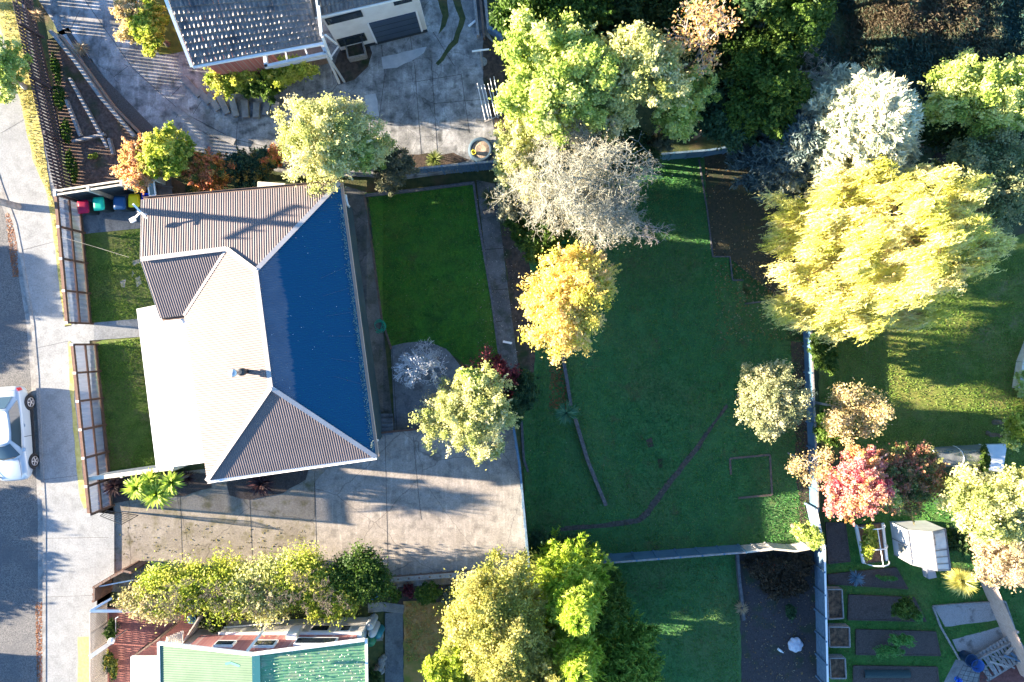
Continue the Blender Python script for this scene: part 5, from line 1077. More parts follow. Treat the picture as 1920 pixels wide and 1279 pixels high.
# vegetable garden plants
tree('garden_shrub', 'green shrub in the second vegetable bed', 1690, 1137, 22, 24, .2, -1.3, L_YGRN if False else L_MID, n=6000, leaf=.07, nl=6, cat='shrub', tr=.02)
tree('garden_shrub', 'light green bush in the third vegetable bed', 1684, 1194, 21, 12, .0, -1.3, leafmat('leaf_veg', [(0.052, 0.210, 0.052), (0.105, 0.315, 0.070), (0.175, 0.385, 0.105)]), n=3500, leaf=.07, nl=5, cat='shrub', tr=.02)
tree('garden_shrub', 'low row of leafy greens under the light green bush', 1660, 1218, 25, 9, -.6, -1.3, MATS['leaf_veg'], n=2500, leaf=.06, nl=6, cat='shrub', tr=.01)
tree('garden_shrub', 'green herbs inside the hoop frame', 1626, 1010, 14, 34, -.4, -1.3, L_YGRN, n=4000, leaf=.07, nl=6, cat='shrub', tr=.01)
tree('garden_shrub', 'small lime herbs at the right end of the second bed', 1720, 1155, 10, 7, -.7, -1.3, MATS['leaf_veg'], n=900, leaf=.06, nl=4, cat='shrub', tr=.01)
tree('garden_shrub', 'low bright green herb row in the wedge shaped bed', 1663, 1084, 20, 5, -.9, -1.3, MATS['leaf_veg'], n=1300, leaf=.05, nl=5, cat='shrub', tr=.01)
rosette('agave', 'blue spiky plant in the wedge shaped bed', 1605, 1084, -1.0, .45, 90, leafmat('blade_blue', [(0.088, 0.175, 0.245), (0.175, 0.298, 0.385)]), w=.04, stem=False)
# gully scrub, one dense mass
rg = np.random.RandomState(19); n = 260000
gx = rg.uniform(12, 28, n); gy = rg.uniform(9.5, 19.5, n)
def vnoise(x, y, f, sd):
    r_ = np.random.RandomState(sd); o_ = 0
    for _ in range(9):
        a_ = r_.uniform(0, 6.28); k_ = f * r_.uniform(.5, 1.5); o_ = o_ + np.sin(k_ * (x * math.cos(a_) + y * math.sin(a_)) + r_.uniform(0, 6.28))
    return o_ / 3
def gh(x, y): return -2.05 + .30 * vnoise(x, y, 1.1, 3) + .14 * vnoise(x, y, 3.1, 4)
keep = (gx - 12.2) + (17 - gy) * .15 > 0; gx, gy = gx[keep], gy[keep]; n = len(gx)
Pg = np.stack([gx, gy, gh(gx, gy) + rg.normal(size=n) * .16], 1); axg = np.stack([np.full(n, -.4), np.full(n, .9), rg.normal(size=n) * .4], 1) + rg.normal(size=(n, 3)) * .6
tn = .5 + .16 * vnoise(gx, gy, 2.2, 5) + .22 * vnoise(gx, gy, .6, 6) - (gx - 19) * -.035 * -1 + rg.normal(size=n) * .22
o = leaves(rg, 'undergrowth', Pg, .10, L_BRUSH, None, up=1.0, axis=axg, tint=np.clip(tn, 0, 1), elong=2.6); tag(o, 'brown and teal scrub filling the gully in the top right corner', 'undergrowth', kind='stuff')
gm = MB(); X = np.linspace(11.5, 60, 60); Y = np.linspace(9, 50, 50); V = [(x, y, float(gh(np.array(x), np.array(y))) - .35) for y in Y for x in X]
gm.add(V, [(j * 60 + i, j * 60 + i + 1, (j + 1) * 60 + i + 1, (j + 1) * 60 + i) for j in range(49) for i in range(59)]); g_ = gm.build('gully_terrain', M_SOIL); g_['kind'] = 'structure'
# fallen leaves
def scatter(px0, py0, px1, py1, n, cols, sz, lbl, name='fallen_leaves', seed=1, off=.035, zf=Zb, poly=None):
    rg = np.random.RandomState(seed); P = []
    for _ in range(n):
        u, v = rg.rand(), rg.rand()
        if poly: a = Vector(poly[0]).lerp(Vector(poly[1]), u); b = Vector(poly[3]).lerp(Vector(poly[2]), u); q = a.lerp(b, v)
        else: q = Vector((px0 + (px1 - px0) * u, py0 + (py1 - py0) * v))
        p = G(q.x, q.y, zf); P.append((p.x, p.y, zf(p.x) + off))
    o = leaves(rg, name, np.array(P), sz, leafmat(cols[0], cols[1]), None, up=5, var=.6); tag(o, lbl, 'leaves', kind='stuff')
LT = ('litter_tan', [(.20, .11, .05), (.35, .22, .08), (.40, .36, .25)]); LP = ('litter_pale', [(.30,.30,.22),(.45,.42,.35),(.3,.22,.12)]); LR = ('litter_russet', [(.20, .07, .03), (.32, .12, .05), (.35, .20, .1)])
scatter(985, 320, 1510, 1020, 330, LP, .036, 'pale fallen leaves dotted over the back lawn', seed=1)
scatter(1030, 650, 1062, 770, 500, LR, .07, 'russet leaves under the yellow tree', seed=2)
scatter(1340, 490, 1500, 640, 900, LT, .06, 'tan leaves on the bare bed under the willow', seed=3)
scatter(1320, 300, 1460, 560, 500, LT, .05, 'scattered tan leaves on the upper bare bed', seed=13)
scatter(1560, 600, 1900, 850, 700, LT, .04, 'tan leaves on the shaded lawn below the willow', seed=4)
scatter(893, 345, 975, 690, 400, LP, .036, 'pale leaves along the narrow garden path', seed=5)
scatter(0, 0, 0, 0, 600, LR, .05, 'russet leaves lying in the gutter by the road', seed=6, zf=ROADZ, off=.01, poly=[(10, 400), (28, 400), (36, 520), (24, 520)])
scatter(0, 0, 0, 0, 700, LR, .05, 'russet leaves in the lower gutter opposite the courtyard', seed=7, zf=ROADZ, off=.01, poly=[(66, 1130), (79, 1130), (80, 1279), (70, 1279)])
scatter(760, 1130, 900, 1240, 1800, ('litter_orange', [(.40, .16, .04), (.5, .28, .1), (.45, .35, .15)]), .06, 'orange leaves on the small lawn below the low fence', seed=8)
scatter(1395, 1050, 1530, 1279, 500, LT, .05, 'tan leaves on the dark bed beside the garden fence', seed=9)
scatter(690, 370, 920, 660, 70, LP, .034, 'few pale leaves on the rear lawn', seed=10)
scatter(1490, 640, 1512, 1020, 400, LT, .05, 'tan leaves along the foot of the blue fence', seed=14)
scatter(210, 985, 590, 1075, 260, ('litter_moss', [(.10, .10, .02), (.2, .18, .05), (.12, .1, .06)]), .06, 'mossy crumbs on the aggregate driveway', seed=15, zf=Zd, off=.01)
# ================================================================ STREET: CAR, POLES, WHAT STANDS ACROSS THE ROAD
def car(name, label, px, py, rot, m_body, zg=-.12):
    c = W(px, py, zg); r = empty(name, (c.x, c.y, zg), label, 'car')
    def X(v):   # local (x forward, y left, z) -> world
        co, si = math.cos(rot), math.sin(rot); return (c.x + v[0] * co - v[1] * si, c.y + v[0] * si + v[1] * co, zg + v[2])
    # lower body: stations x, half width, z sill, z belt, z centre-line
    st = [(-2.20, .56, .36, .62, .66), (-2.12, .74, .28, .86, .92), (-1.85, .83, .22, .93, .99), (-1.2, .87, .20, .95, 1.0), (-.4, .88, .19, .93, .98), (.4, .88, .19, .90, .96), (.95, .87, .19, .88, .95), (1.45, .85, .20, .80, .87), (1.85, .80, .24, .70, .76), (2.08, .70, .28, .60, .64), (2.20, .50, .36, .50, .53)]
    V = []; F = []
    for (x, w, z0, z1, zc) in st:
        prof = [(0, z0), (w * .9, z0), (w * .985, z0 + .10), (w, (z0 + z1) * .52), (w * .985, z1 - .10), (w * .93, z1 - .02), (w * .80, z1 + (zc - z1) * .45), (w * .45, zc - .01), (0, zc)]
        ring = [(x, y, z) for y, z in prof] + [(x, -y, z) for y, z in reversed(prof[1:-1])]
        V += [X(v) for v in ring]
    n = 16
    for i in range(len(st) - 1):
        for k in range(n): F.append((i * n + k, (i + 1) * n + k, (i + 1) * n + (k + 1) % n, i * n + (k + 1) % n))
    F.append(tuple(range(n))); F.append(tuple(len(st) * n - 1 - k for k in range(n)))
    mb = MB(); mb.add(V, F); bo = mb.build('body', m_body, r, True)
    sm = bo.modifiers.new('s', 'SUBSURF'); sm.levels = 2; sm.render_levels = 2
    # greenhouse: base loop and roof loop
    bz = .90; rz = 1.42
    base = [(-1.78, .62), (-1.62, .73), (-.9, .80), (0, .81), (.7, .78), (1.02, .70), (1.18, .40), (1.22, 0)]
    top = [(-1.12, .50), (-1.02, .58), (-.6, .62), (-.1, .63), (.18, .61), (.30, .54), (.38, .32), (.40, 0)]
    def loop(L, z, dz=0): return [(x, y, z + (dz if abs(y) < .45 else 0)) for x, y in L] + [(x, -y, z + (dz if abs(y) < .45 else 0)) for x, y in reversed(L[:-1])]
    B = loop(base, bz); T = loop(top, rz); n = len(B)
    Bq = [X((x, y, z + .03)) for x, y, z in B]; Tq = [X(v) for v in T]
    g = MB(); g.add([X(v) for v in [(x, y, z) for x, y, z in B]] + Tq, [(i, (i + 1) % n, n + (i + 1) % n, n + i) for i in range(n)] + [tuple(range(n, 2 * n))])
    g.build('cabin', m_body, r, True)
    def panel(pairs, name, d=.012):
        """glass panel between base and roof loops: pairs = list of (i, t_shift)"""
        V = []; 
        for i in pairs:
            b = Vector(B[i]); t = Vector(T[i]); a = b.lerp(t, .10); e = b.lerp(t, .90); out = Vector((a.x * .12, a.y, .35)).normalized() * d
            V += [X(a + out), X(e + out)]
        k = len(pairs); MB().add(V, [(2 * j, 2 * j + 2, 2 * j + 3, 2 * j + 1) for j in range(k - 1)]).build(name, M_CARGLASS, r, True)
    panel([5, 6, 7, 8, 9], 'windscreen', .02)
    panel([1, 2, 3], 'side_window', .03); panel([3, 4], 'side_window', .03); panel([n - 2, n - 3, n - 4], 'side_window', .03); panel([n - 4, n - 5], 'side_window', .03)
    # rear window between the two rear corners
    a, b, t, u = Vector(B[0]), Vector(B[n - 1]), Vector(T[n - 1]), Vector(T[0]); V = [a.lerp(u, .12), b.lerp(t, .12), b.lerp(t, .88), a.lerp(u, .88)]
    MB().poly([X(v * 1.0 + Vector((-.03, -v.y * .10, .02))) for v in V]).build('rear_window', M_CARGLASS, r)
    MB().add([X(v) for v in [(x * .985 - .003, y * .96, rz + .012 + .035 * (1 - (y / .6) ** 2)) for x, y, z in T]], [tuple(range(n))]).build('roof_panel', m_body, r, True)
    for wx in (-1.38, 1.36):
        for sy in (-1, 1):
            w = MB(); pts = [X((wx, sy * .70, .31)), X((wx, sy * .885, .31))]
            w.tube([pts[0], pts[1]], .315, 28); wo = w.build('wheel', M_TYRE, r)
            rm = MB(); y0 = sy * .892
            for k in range(5):
                a = 2 * math.pi * k / 5 + .3; q = Vector((math.cos(a), math.sin(a)))
                rm.beam(X((wx, y0, .31)), X((wx + q.x * .20, y0, .31 + q.y * .20)), .055, .02, (1, 0, 0))
            pr = [X((wx + .205 * math.cos(2 * math.pi * k / 20), y0, .31 + .205 * math.sin(2 * math.pi * k / 20))) for k in range(21)]
            rm.tube(pr, .018, 6, False); rm.tube([X((wx, y0 - sy * .02, .31)), X((wx, y0 + sy * .012, .31))], .05, 10)
            rm.build('rim', M_RIM, wo, True)
            ac = MB(); V = []   # wheel arch
            pr = [X((wx + .36 * math.cos(math.pi * k / 12), sy * .872, .30 + .36 * math.sin(math.pi * k / 12))) for k in range(13)]
            ac.tube(pr, .03, 6).build('wheel_arch', M_BLACKP, r, True)
    for sy in (-1, 1):
        MB().box(X((.72, sy * .93, .98)), (.18, .18, .12), rot).build('mirror', m_body, r, bev=.03)
        MB().beam(X((-1.0, sy * .90, .33)), X((1.0, sy * .90, .33)), .05, .10).build('sill', M_BLACKP, r)
        MB().add([X((2.02, sy * .72, .56)), X((2.13, sy * .48, .56)), X((1.98, sy * .46, .72)), X((1.84, sy * .70, .735))], [(0, 1, 2, 3)]).build('headlight', M_LAMPG, r)
        MB().add([X((-2.13, sy * .70, .66)), X((-2.00, sy * .81, .66)), X((-1.96, sy * .78, .90)), X((-2.11, sy * .66, .88))], [(0, 1, 2, 3)]).build('tail_light', mat('red_lamp', (.5, .03, .04), rough=.2), r)
        MB().box(X((-.35, sy * .895, .80)), (.16, .03, .03), rot).build('door_handle', m_body, r)
        MB().box(X((.15, sy * .888, .60)), (.02, .02, .55), rot).build('door_seam', M_BLACKP, r)
    for sy in (-1, 1):
        MB().tube([X((1.12, sy * .60, .935)), X((1.5, sy * .60, .862)), X((1.85, sy * .56, .772)), X((2.02, sy * .48, .70))], .008, 5).build('bonnet_seam', M_BLACKP, r)
    MB().tube([X((-2.02, -.62, .965)), X((-2.05, 0, .992)), X((-2.02, .62, .965))], .008, 5).build('boot_seam', M_BLACKP, r)
    MB().tube([X((1.02, -.55, .985)), X((1.16, .0, 1.02))], .012, 5).build('wiper', M_BLACKP, r); MB().tube([X((1.14, -.02, 1.01)), X((1.05, .52, .99))], .012, 5).build('wiper', M_BLACKP, r)
    return r
M_CAR = mat('pale_blue_paint', (.38, .44, .48), rough=.3, spec=.5, coat=.7)
M_CARGLASS = mat('car_glass', (.03, .05, .06), rough=.06, spec=.9)
M_TYRE = mat('tyre', (.02, .02, .02), (.035, .035, .035), scale=20, rough=.85)
M_RIM = mat('alloy_rim', (.55, .55, .57), rough=.3, metal=.7)
M_BLACKP = mat('black_plastic', (.02, .022, .025), rough=.6)
M_LAMPG = mat('headlamp_glass', (.55, .6, .62), rough=.1, spec=.8)
car('parked_car', 'silver blue car parked half in frame against the kerb, left edge', 35, 811, math.radians(-86), M_CAR)
M_POLE = mat('pole_timber', (.20, .17, .14), (.34, .30, .26), scale=5, rough=.85, bump=.5)
def pole(label, px, py, h, arms, r=.16, wires=False, zg=0.0, cat='pole'):
    c = W(px, py, zg); r0 = empty('utility_pole', (c.x, c.y, zg), label, cat, None)
    MB().tube([(c.x, c.y, zg - .1), (c.x, c.y, zg + h)], [r, r * .7], 10).build('pole', M_POLE, r0, True)
    for z, L, a in arms:
        d = Vector((math.cos(a), math.sin(a), 0)) * L / 2; q = Vector((c.x, c.y, zg + z)); am = MB().beam(q - d, q + d, .10, .12).build('crossarm', M_POLE, r0)
        for t in (-.9, -.45, .45, .9): e = q + d * t; MB().lathe((e.x, e.y, e.z), [(.04, .06), (.055, .10), (.03, .16), (.05, .20), (.0, .24)], 8).build('insulator', M_WHITE, am)
    return r0
pole('striped utility pole rising from the kerb at the left edge', 34, 388, 8.6, [(6.0, 2.0, 1.0), (7.2, 2.4, 1.9), (7.5, 1.4, 1.1)], .17)
# across the street (shade casters that lie just outside the frame on the left)
for i, (x, y, rx, rz, lb) in enumerate(((-33.5, 3.6, 1.9, 2.7, 'upper'), (-34.5, .9, 1.6, 2.4, 'lower'))):
    SEED[0] += 1; rg = np.random.RandomState(SEED[0]); r0 = empty('street_tree', (x, y, -.17), 'leafy tree across the road, ' + lb, 'tree')
    P, O, T, lb_ = crown_pts(rg, (x, y, rz * .62), (rx, rx * 1.0, rz * .42), 9000, 8); leaves(rg, 'crown', P, .18, L_MID, r0, out=O, tint=T); trunk_obj(rg, (x, y, -.17), lb_, .12, BARK, r0)
for i, (x, y, rx, rz, lb) in enumerate(((-32.5, -10.2, 2.2, 2.2, 'by the hedge'), (-31.5, -7.2, 1.4, 2.2, 'next to the shrub'))):
    SEED[0] += 1; rg = np.random.RandomState(SEED[0]); r0 = empty('street_tree', (x, y, -.17), 'small tree across the road ' + lb, 'tree')
    P, O, T, lb_ = crown_pts(rg, (x, y, rz * .6), (rx, rx * .9, rz * .40), 5000, 7); leaves(rg, 'crown', P, .16, L_MID, r0, out=O, tint=T); trunk_obj(rg, (x, y, -.17), lb_, .12, BARK, r0)
fr = empty('roadside_wall', (-31, -14.5, -.17), 'plain block wall across the road, lower left', 'wall')
MB().box((-31, -16.0, .8), (.3, 4.0, 2.0)).build('block_wall', M_KERB, fr)
MB().box((-31, -16.0, 1.84), (.4, 4.1, .08)).build('wall_cap', M_KERB, fr)
# ================================================================ BINS AND YARD THINGS
def bin_(label, px, py, col, w=.50, d=.56, h=1.0, rot=0.0, lid=True, group='wheelie bins in the side yard'):
    c = W(px, py, h); zg = Zb(c.x) + .03; dark = mat('bin_body', (.03, .045, .05), rough=.5); m = mat('bin_plastic_%d' % (hash(col) % 9999), col, rough=.4)
    h = h + 0; r = empty('wheelie_bin' if lid else 'recycling_crate', (c.x, c.y, zg), label, 'bin', group if lid else None)
    co, si = math.cos(rot), math.sin(rot)
    def Rr(x, y, z): return (c.x + x * co - y * si, c.y + x * si + y * co, zg + z)
    lo, hi = .80, 1.0
    V = [Rr(sx * w / 2 * k, sy * d / 2 * k, z) for (k, z) in ((lo, .06), (hi * .96, h - zg * 0 - .08)) for sx, sy in ((-1, -1), (1, -1), (1, 1), (-1, 1))]
    if lid:
        MB().add(V, [(3, 2, 1, 0), (4, 5, 6, 7), (0, 1, 5, 4), (1, 2, 6, 5), (2, 3, 7, 6), (3, 0, 4, 7)]).build('body', dark, r, bev=.03)
        # domed lid with a front lip
        V = []; F = []; N = 7
        for j in range(N):
            for i in range(N):
                x = (i / (N - 1) - .5) * w * (1.0 + .04 * (1 - j / (N - 1))) * (.90 if j in (0, N - 1) else 1); y = (j / (N - 1) - .5) * d * 1.06 * (.95 if i in (0, N - 1) else 1)
                e = min(i, j, N - 1 - i, N - 1 - j); z = h - .05 + (.0 if e == 0 else .045 if e == 1 else .07) - (.02 if (e >= 2 and 2 <= i <= 4 and j < 5) else 0)
                V.append(Rr(x, y, z))
        F = [(j * N + i, j * N + i + 1, (j + 1) * N + i + 1, (j + 1) * N + i) for j in range(N - 1) for i in range(N - 1)]
        lo_ = MB().add(V, F).build('lid', m, r, True); md = lo_.modifiers.new('s', 'SOLIDIFY'); md.thickness = -.03
        MB().tube([Rr(-w * .42, d * .58, h - .06), Rr(w * .42, d * .58, h - .06)], .018, 8).build('handle', dark, r)
        for sx in (-1, 1): MB().tube([Rr(sx * w * .38, d * .47, .10), Rr(sx * w * .50, d * .47, .10)], .10, 14).build('wheel', M_TYRE, r)
    else:
        o = MB(); k = len(o.v)
        for (x0, y0, x1, y1) in ((-1, -1, 1, -1), (1, -1, 1, 1), (1, 1, -1, 1), (-1, 1, -1, -1)):
            a, b = Rr(x0 * w / 2, y0 * d / 2, h / 2), Rr(x1 * w / 2, y1 * d / 2, h / 2); o.beam(a, b, .03, h)
        o.build('body', m, r); MB().box(Rr(0, 0, .04), (w, d, .03), rot).build('base', m, r)
        rim = MB(); q = [Rr(sx * w / 2, sy * d / 2, h) for sx, sy in ((-1, -1), (1, -1), (1, 1), (-1, 1), (-1, -1))]; rim.tube(q, .022, 6, False); rim.build('rim', m, r)
    return r
bin_('crimson lidded wheelie bin nearest the front fence', 155, 388, (.42, .01, .06), rot=.1)
bin_('turquoise green lidded wheelie bin second along the fence', 183, 382, (.02, .62, .38), rot=.08)
bin_('dark blue lidded wheelie bin between the green and yellow ones', 221, 380, (.015, .08, .20), w=.56)
bin_('yellow lidded wheelie bin under the orange shrub', 247, 375, (.78, .62, .01), w=.50, rot=.02)
bin_('open bright blue crate beside the yellow bin', 270, 371, (.01, .09, .75), w=.42, d=.46, h=.9, lid=False)
# dark paling shed wall and open window frame beside the bins
r = empty('window_frame', G(283, 362), 'white window frame leaning beside the blue crate', 'frame')
a, b, c, d = W(276, 338, 1.6), W(288, 336, 1.6), W(292, 366, 1.0), W(281, 368, 1.0); mb = MB()
for p, q in ((a, b), (b, c), (c, d), (d, a)): mb.beam(p, q, .06, .05)
mb.build('frame', M_WHITE, r); MB().poly([a, d, c, b]).build('pane', M_GLASS, r)
r = empty('side_wall_boards', G(305, 352), 'dark stained board wall between the bins and the autumn shrubs', 'wall')
MB().beam(W(292, 345, 1.3), W(325, 352, 1.3), .06, .10).build('top_board', M_DARKT, r)
MB().prism(orient([(p.x, p.y) for p in (W(292, 338, .8), W(325, 335, .8), W(327, 366, .8), W(296, 368, .8))]), -.5, 1.0).build('boards', M_DARKT, r)
# thin power cable from the pole to the house
cb = MB().tube([W(115, 445, 1.9), W(180, 464, 2.3), W(242, 483, 3.0)], .006, 5).build('service_wire', mat('cable', (.16, .16, .15), rough=.6)); tag(cb, 'thin pale cable running from the front fence to the gable', 'cable')
# tractor tyre planter
c = G(902, 284, Zn); zg = Zn(c.x); r = empty('tyre_planter', (c.x, c.y, zg), 'large tyre filled with soil beside the corrugated fence', 'planter')
MB().lathe((c.x, c.y, zg), [(.42, .30), (.52, .34), (.60, .26), (.62, .12), (.56, .0)], 32).build('tyre', mat('old_tyre', (.03, .06, .09), rough=.7), r, True)
MB().lathe((c.x, c.y, zg), [(0, .27), (.25, .29), (.44, .26)], 20).build('soil', mat('dry_soil', (.26, .20, .15), (.36, .28, .21), scale=8, rough=.95, bump=.8, bscale=25), r)
c2 = G(889, 290, Zn); tag(MB().lathe((c2.x, c2.y, zg + .26), [(.07, 0), (.10, .14), (.12, .15), (.09, .15), (.06, .03)], 18).build('flower_pot', mat('yellow_pot', (.65, .60, .05), rough=.5), smooth=True), 'small yellow pot ring standing on the tyre planter', 'pot')
# clothes line frame with parallel wires
r = empty('clothesline', G(920, 205, Zn), 'set of six parallel white clothesline wires with a crossbar post', 'clothesline')
zc = 1.1 + Zn(-1)
for i, (x0, y0, x1, y1) in enumerate(((895, 157, 910, 226), (902, 160, 917, 224), (908, 159, 922, 222), (915, 157, 930, 221), (919, 147, 934, 222), (926, 144, 940, 216))):
    MB().tube([W(x0, y0, zc), W(x1, y1, zc)], .017, 5).build('line', M_WHITE, r)
MB().beam(W(885, 97, 1.0), W(917, 93, 1.0), .06, .06).build('crossbar', M_WHITE, r)
p = W(901, 96, 1.0); MB().beam((p.x, p.y, .98), (p.x, p.y, Zn(p.x)), .07, .07, (0, 1, 0)).build('post', M_STEEL, r)
MB().beam(W(909, 229, zc), W(942, 215, zc), .05, .05).build('crossbar', M_OLDW, r); p = W(925, 222, zc); MB().beam((p.x, p.y, zc), (p.x, p.y, Zn(p.x)), .06, .06, (0, 1, 0)).build('post', M_OLDW, r)
tag(MB().lathe(tuple(G(905, 117, Zn)), [(.22, .0), (.22, .06), (.0, .07)], 18).build('stepping_stone', M_KERB), 'round pale stone beside the clothesline post', 'stone')
# timber sleepers at the top right of the upper driveway
for i, (x0, y0, x1, y1, lb) in enumerate(((888, -20, 897, 72, 'left'), (899, -20, 908, 76, 'middle'), (908, -20, 916, 62, 'right'))):
    a, b = G(x0, y0, Zn), G(x1, y1, Zn); o = MB().beam((a.x, a.y, a.z + .15), (b.x, b.y, b.z + .15), .13, .30).build('timber_sleeper', M_DARKT if i == 1 else M_OLDW); tag(o, 'long timber sleeper by the top driveway steps, %s one of three' % lb, 'sleeper')
a, b = G(917, 62, Zn), G(944, 82, Zn); tag(MB().beam((a.x, a.y, a.z + .4), (b.x, b.y, b.z + .4), .16, .5).build('corner_board', M_BLUEG), 'blue grey board running diagonally under the lime tree', 'board')
a, b = G(879, 52, Zn), G(892, 41, Zn); tag(MB().beam((a.x, a.y, a.z + .1), (b.x, b.y, b.z + .1), .10, .06).build('white_plank', M_WHITE), 'short white plank on the upper driveway next to the sleepers', 'plank')
a, b = G(624, 112, Zn), G(641, 88, Zn); tag(MB().beam((a.x, a.y, a.z + .3), (b.x, b.y, b.z + .3), .06, .06).build('white_plank', M_WHITE), 'short white rail at the edge of the planter bed by the porch', 'plank')
# raised planter box by the garage
r = empty('planter_box', G(670, 98, Zn), 'square timber planter box in front of the garage wall', 'planter'); cs = [G(651, 84, Zn), G(681, 78, Zn), G(689, 110, Zn), G(657, 117, Zn)]; mb = MB()
for i in range(4): mb.beam(cs[i] + Vector((0, 0, .25)), cs[(i + 1) % 4] + Vector((0, 0, .25)), .06, .5)
mb.build('frame', M_OLDW, r); MB().prism(orient([(p.x, p.y) for p in cs]), Zn(-7.4), Zn(-7.4) + .38).build('soil', M_SOIL, r)
tree('planter_plant', 'low dark green plants growing in the square planter box', 668, 100, 14, 14, .0, -.4, L_MID, n=1800, leaf=.08, nl=4, cat='plant', zf=Zn, tr=.01)
# stepped brick edging by the yellow hedge
for i, (x, y, an, L_) in enumerate(((352, 155, -50, .55), (366, 170, -48, .75), (384, 182, -52, .85), (402, 193, -58, .9), (421, 199, -66, .9), (441, 204, -76, .85), (462, 207, -86, .8), (483, 209, -92, .7), (502, 207, -98, .6), (518, 203, -110, .5))):
    p = G(x, y, Zn)
    tag(MB().box((p.x, p.y, p.z + .02 + .015 * i), (L_, .30, .16), math.radians(an)).build('edging_slab', mat('edging_concrete', (.17, .17, .17), (.27, .265, .255), scale=4, rough=.9, bump=.4)), 'concrete step slab in the fan below the yellow hedge, number %d from the left' % (i + 1), 'slab', 'fan of step slabs below the hedge')
# drive kerb wall, curved strip on the upper driveway
for (nm, lb, pl, w_, h_, m_) in (('low_wall', 'long low concrete wall beside the dark gravel strip, top left', [(106, 66), (150, 120), (200, 190), (262, 262)], .14, .5, M_KERB),
                                 ('low_wall', 'rusty low wall parallel to the terraced garden', [(118, 70), (165, 130), (215, 200), (275, 262)], .10, .25, mat('rusty_board', (.22, .16, .12), (.32, .24, .18), scale=6, rough=.8)),
                                 ('raised_kerb', 'raised curved kerb along the upper driveway', [(330, 205), (352, 222), (392, 247), (442, 268)], .28, .14, M_KERB),
                                 ('terrace_board', 'pale board across the middle of the terraced garden', [(135, 150), (180, 232), (206, 280)], .12, .22, M_OLDW),
                                 ('terrace_board', 'pale board left of the middle in the terraced garden', [(128, 190), (155, 258)], .12, .22, M_OLDW),
                                 ('terrace_board', 'short pale board at the bottom of the terraced garden', [(140, 268), (200, 254)], .12, .22, M_OLDW),
                                 ('terrace_board', 'short upright pale board at the right of the terraced garden', [(208, 262), (216, 292)], .12, .22, M_OLDW)):
    mb = MB(); P = [G(*p, Zn) for p in pl]
    for i in range(len(P) - 1): mb.beam(P[i] + Vector((0, 0, h_ / 2)), P[i + 1] + Vector((0, 0, h_ / 2)), w_, h_)
    tag(mb.build(nm, m_), lb, 'wall' if 'wall' in nm else 'board')
# rear lawn edging and things on the back lawn
M_DKW = mat('damp_old_timber', (.06, .065, .07), (.13, .13, .135), scale=9, rough=.85, bump=.6, bscale=25)
def edging(name, lb, pl, w_, h_, m_, zf=Zb, cat='edging'):
    mb = MB(); P = [G(*p, zf) for p in pl]
    for i in range(len(P) - 1): mb.beam(P[i] + Vector((0, 0, h_ / 2 - .02)), P[i + 1] + Vector((0, 0, h_ / 2 - .02)), w_, h_)
    tag(mb.build(name, m_), lb, cat)
edging('lawn_edging', 'thin concrete edge along the right side of the rear lawn', [(888, 345), (900, 430), (922, 560), (936, 665)], .12, .10, M_DKW)
edging('lawn_edging', 'low edging along the top of the rear lawn', [(684, 368), (780, 358), (890, 344)], .14, .18, M_DKW)
edging('lawn_edging', 'timber edge along the left side of the rear lawn', [(684, 368), (700, 480), (716, 600), (734, 655)], .10, .08, M_DARKT)
edging('retaining_timber', 'long old timber retaining beam crossing the back lawn, upper half', [(1052, 655), (1062, 710), (1070, 760)], .16, .28, M_DKW, cat='timber')
edging('retaining_timber', 'long old timber retaining beam crossing the back lawn, lower half', [(1078, 785), (1100, 860), (1118, 905), (1135, 946)], .18, .32, mat('dark_old_timber', (.06, .055, .055), (.16, .15, .145), scale=9, rough=.85, bump=.6), cat='timber')
edging('bed_edging', 'timber edge of the bare bed at the top right of the back lawn', [(1310, 300), (1326, 400), (1336, 482), (1368, 482), (1373, 526), (1393, 526)], .07, .10, M_DKW)
edging('bed_edging', 'short timber edge of the bare bed below the willow', [(1396, 570), (1440, 565), (1470, 568)], .07, .10, M_DKW)
edging('sunken_frame', 'three sided timber frame set in the back lawn', [(1370, 890), (1368, 860), (1443, 853), (1447, 928), (1384, 934)], .10, .08, mat('frame_timber', (.09, .07, .055), (.15, .12, .10), scale=9, rough=.85), cat='frame')
edging('stone_row', 'row of pale stones beside the right edge of the driveway', [(978, 790), (982, 860), (990, 885)], .12, .10, M_DKW, cat='stones')
for (x0, y0, x1, y1, lb, mm) in ((943, 641, 960, 644, 'pale plank seat on two short legs at the lower end of the narrow path', M_WHITE), (906, 401, 927, 399, 'orange edged plank seat near the top of the narrow path', mat('orange_plank', (.55, .32, .18), rough=.7))):
    a, b = G(x0, y0), G(x1, y1); tag(MB().beam((a.x, a.y, a.z + .3), (b.x, b.y, b.z + .3), .10, .04).beam((a.x + .08, a.y, a.z + .02), (a.x + .08, a.y, a.z + .28), .05, .10, (0, 1, 0)).beam((b.x - .08, b.y, b.z + .02), (b.x - .08, b.y, b.z + .28), .05, .10, (0, 1, 0)).build('garden_bench', mm), lb, 'bench')
# garden hose coil
c = G(712, 612); rg = np.random.RandomState(5); pts = []
for i in range(150):
    a = i * .32; rr = .20 + .06 * math.sin(i * .7) + .03 * rg.rand(); pts.append((c.x + rr * math.cos(a) + .05 * math.sin(i * .05), c.y + rr * 1.25 * math.sin(a), c.z + .05 + .0008 * i))
tag(MB().tube(pts, .012, 5).build('garden_hose', mat('hose_green', (.02, .35, .22), rough=.5)), 'coiled green garden hose at the corner of the rear lawn', 'hose')
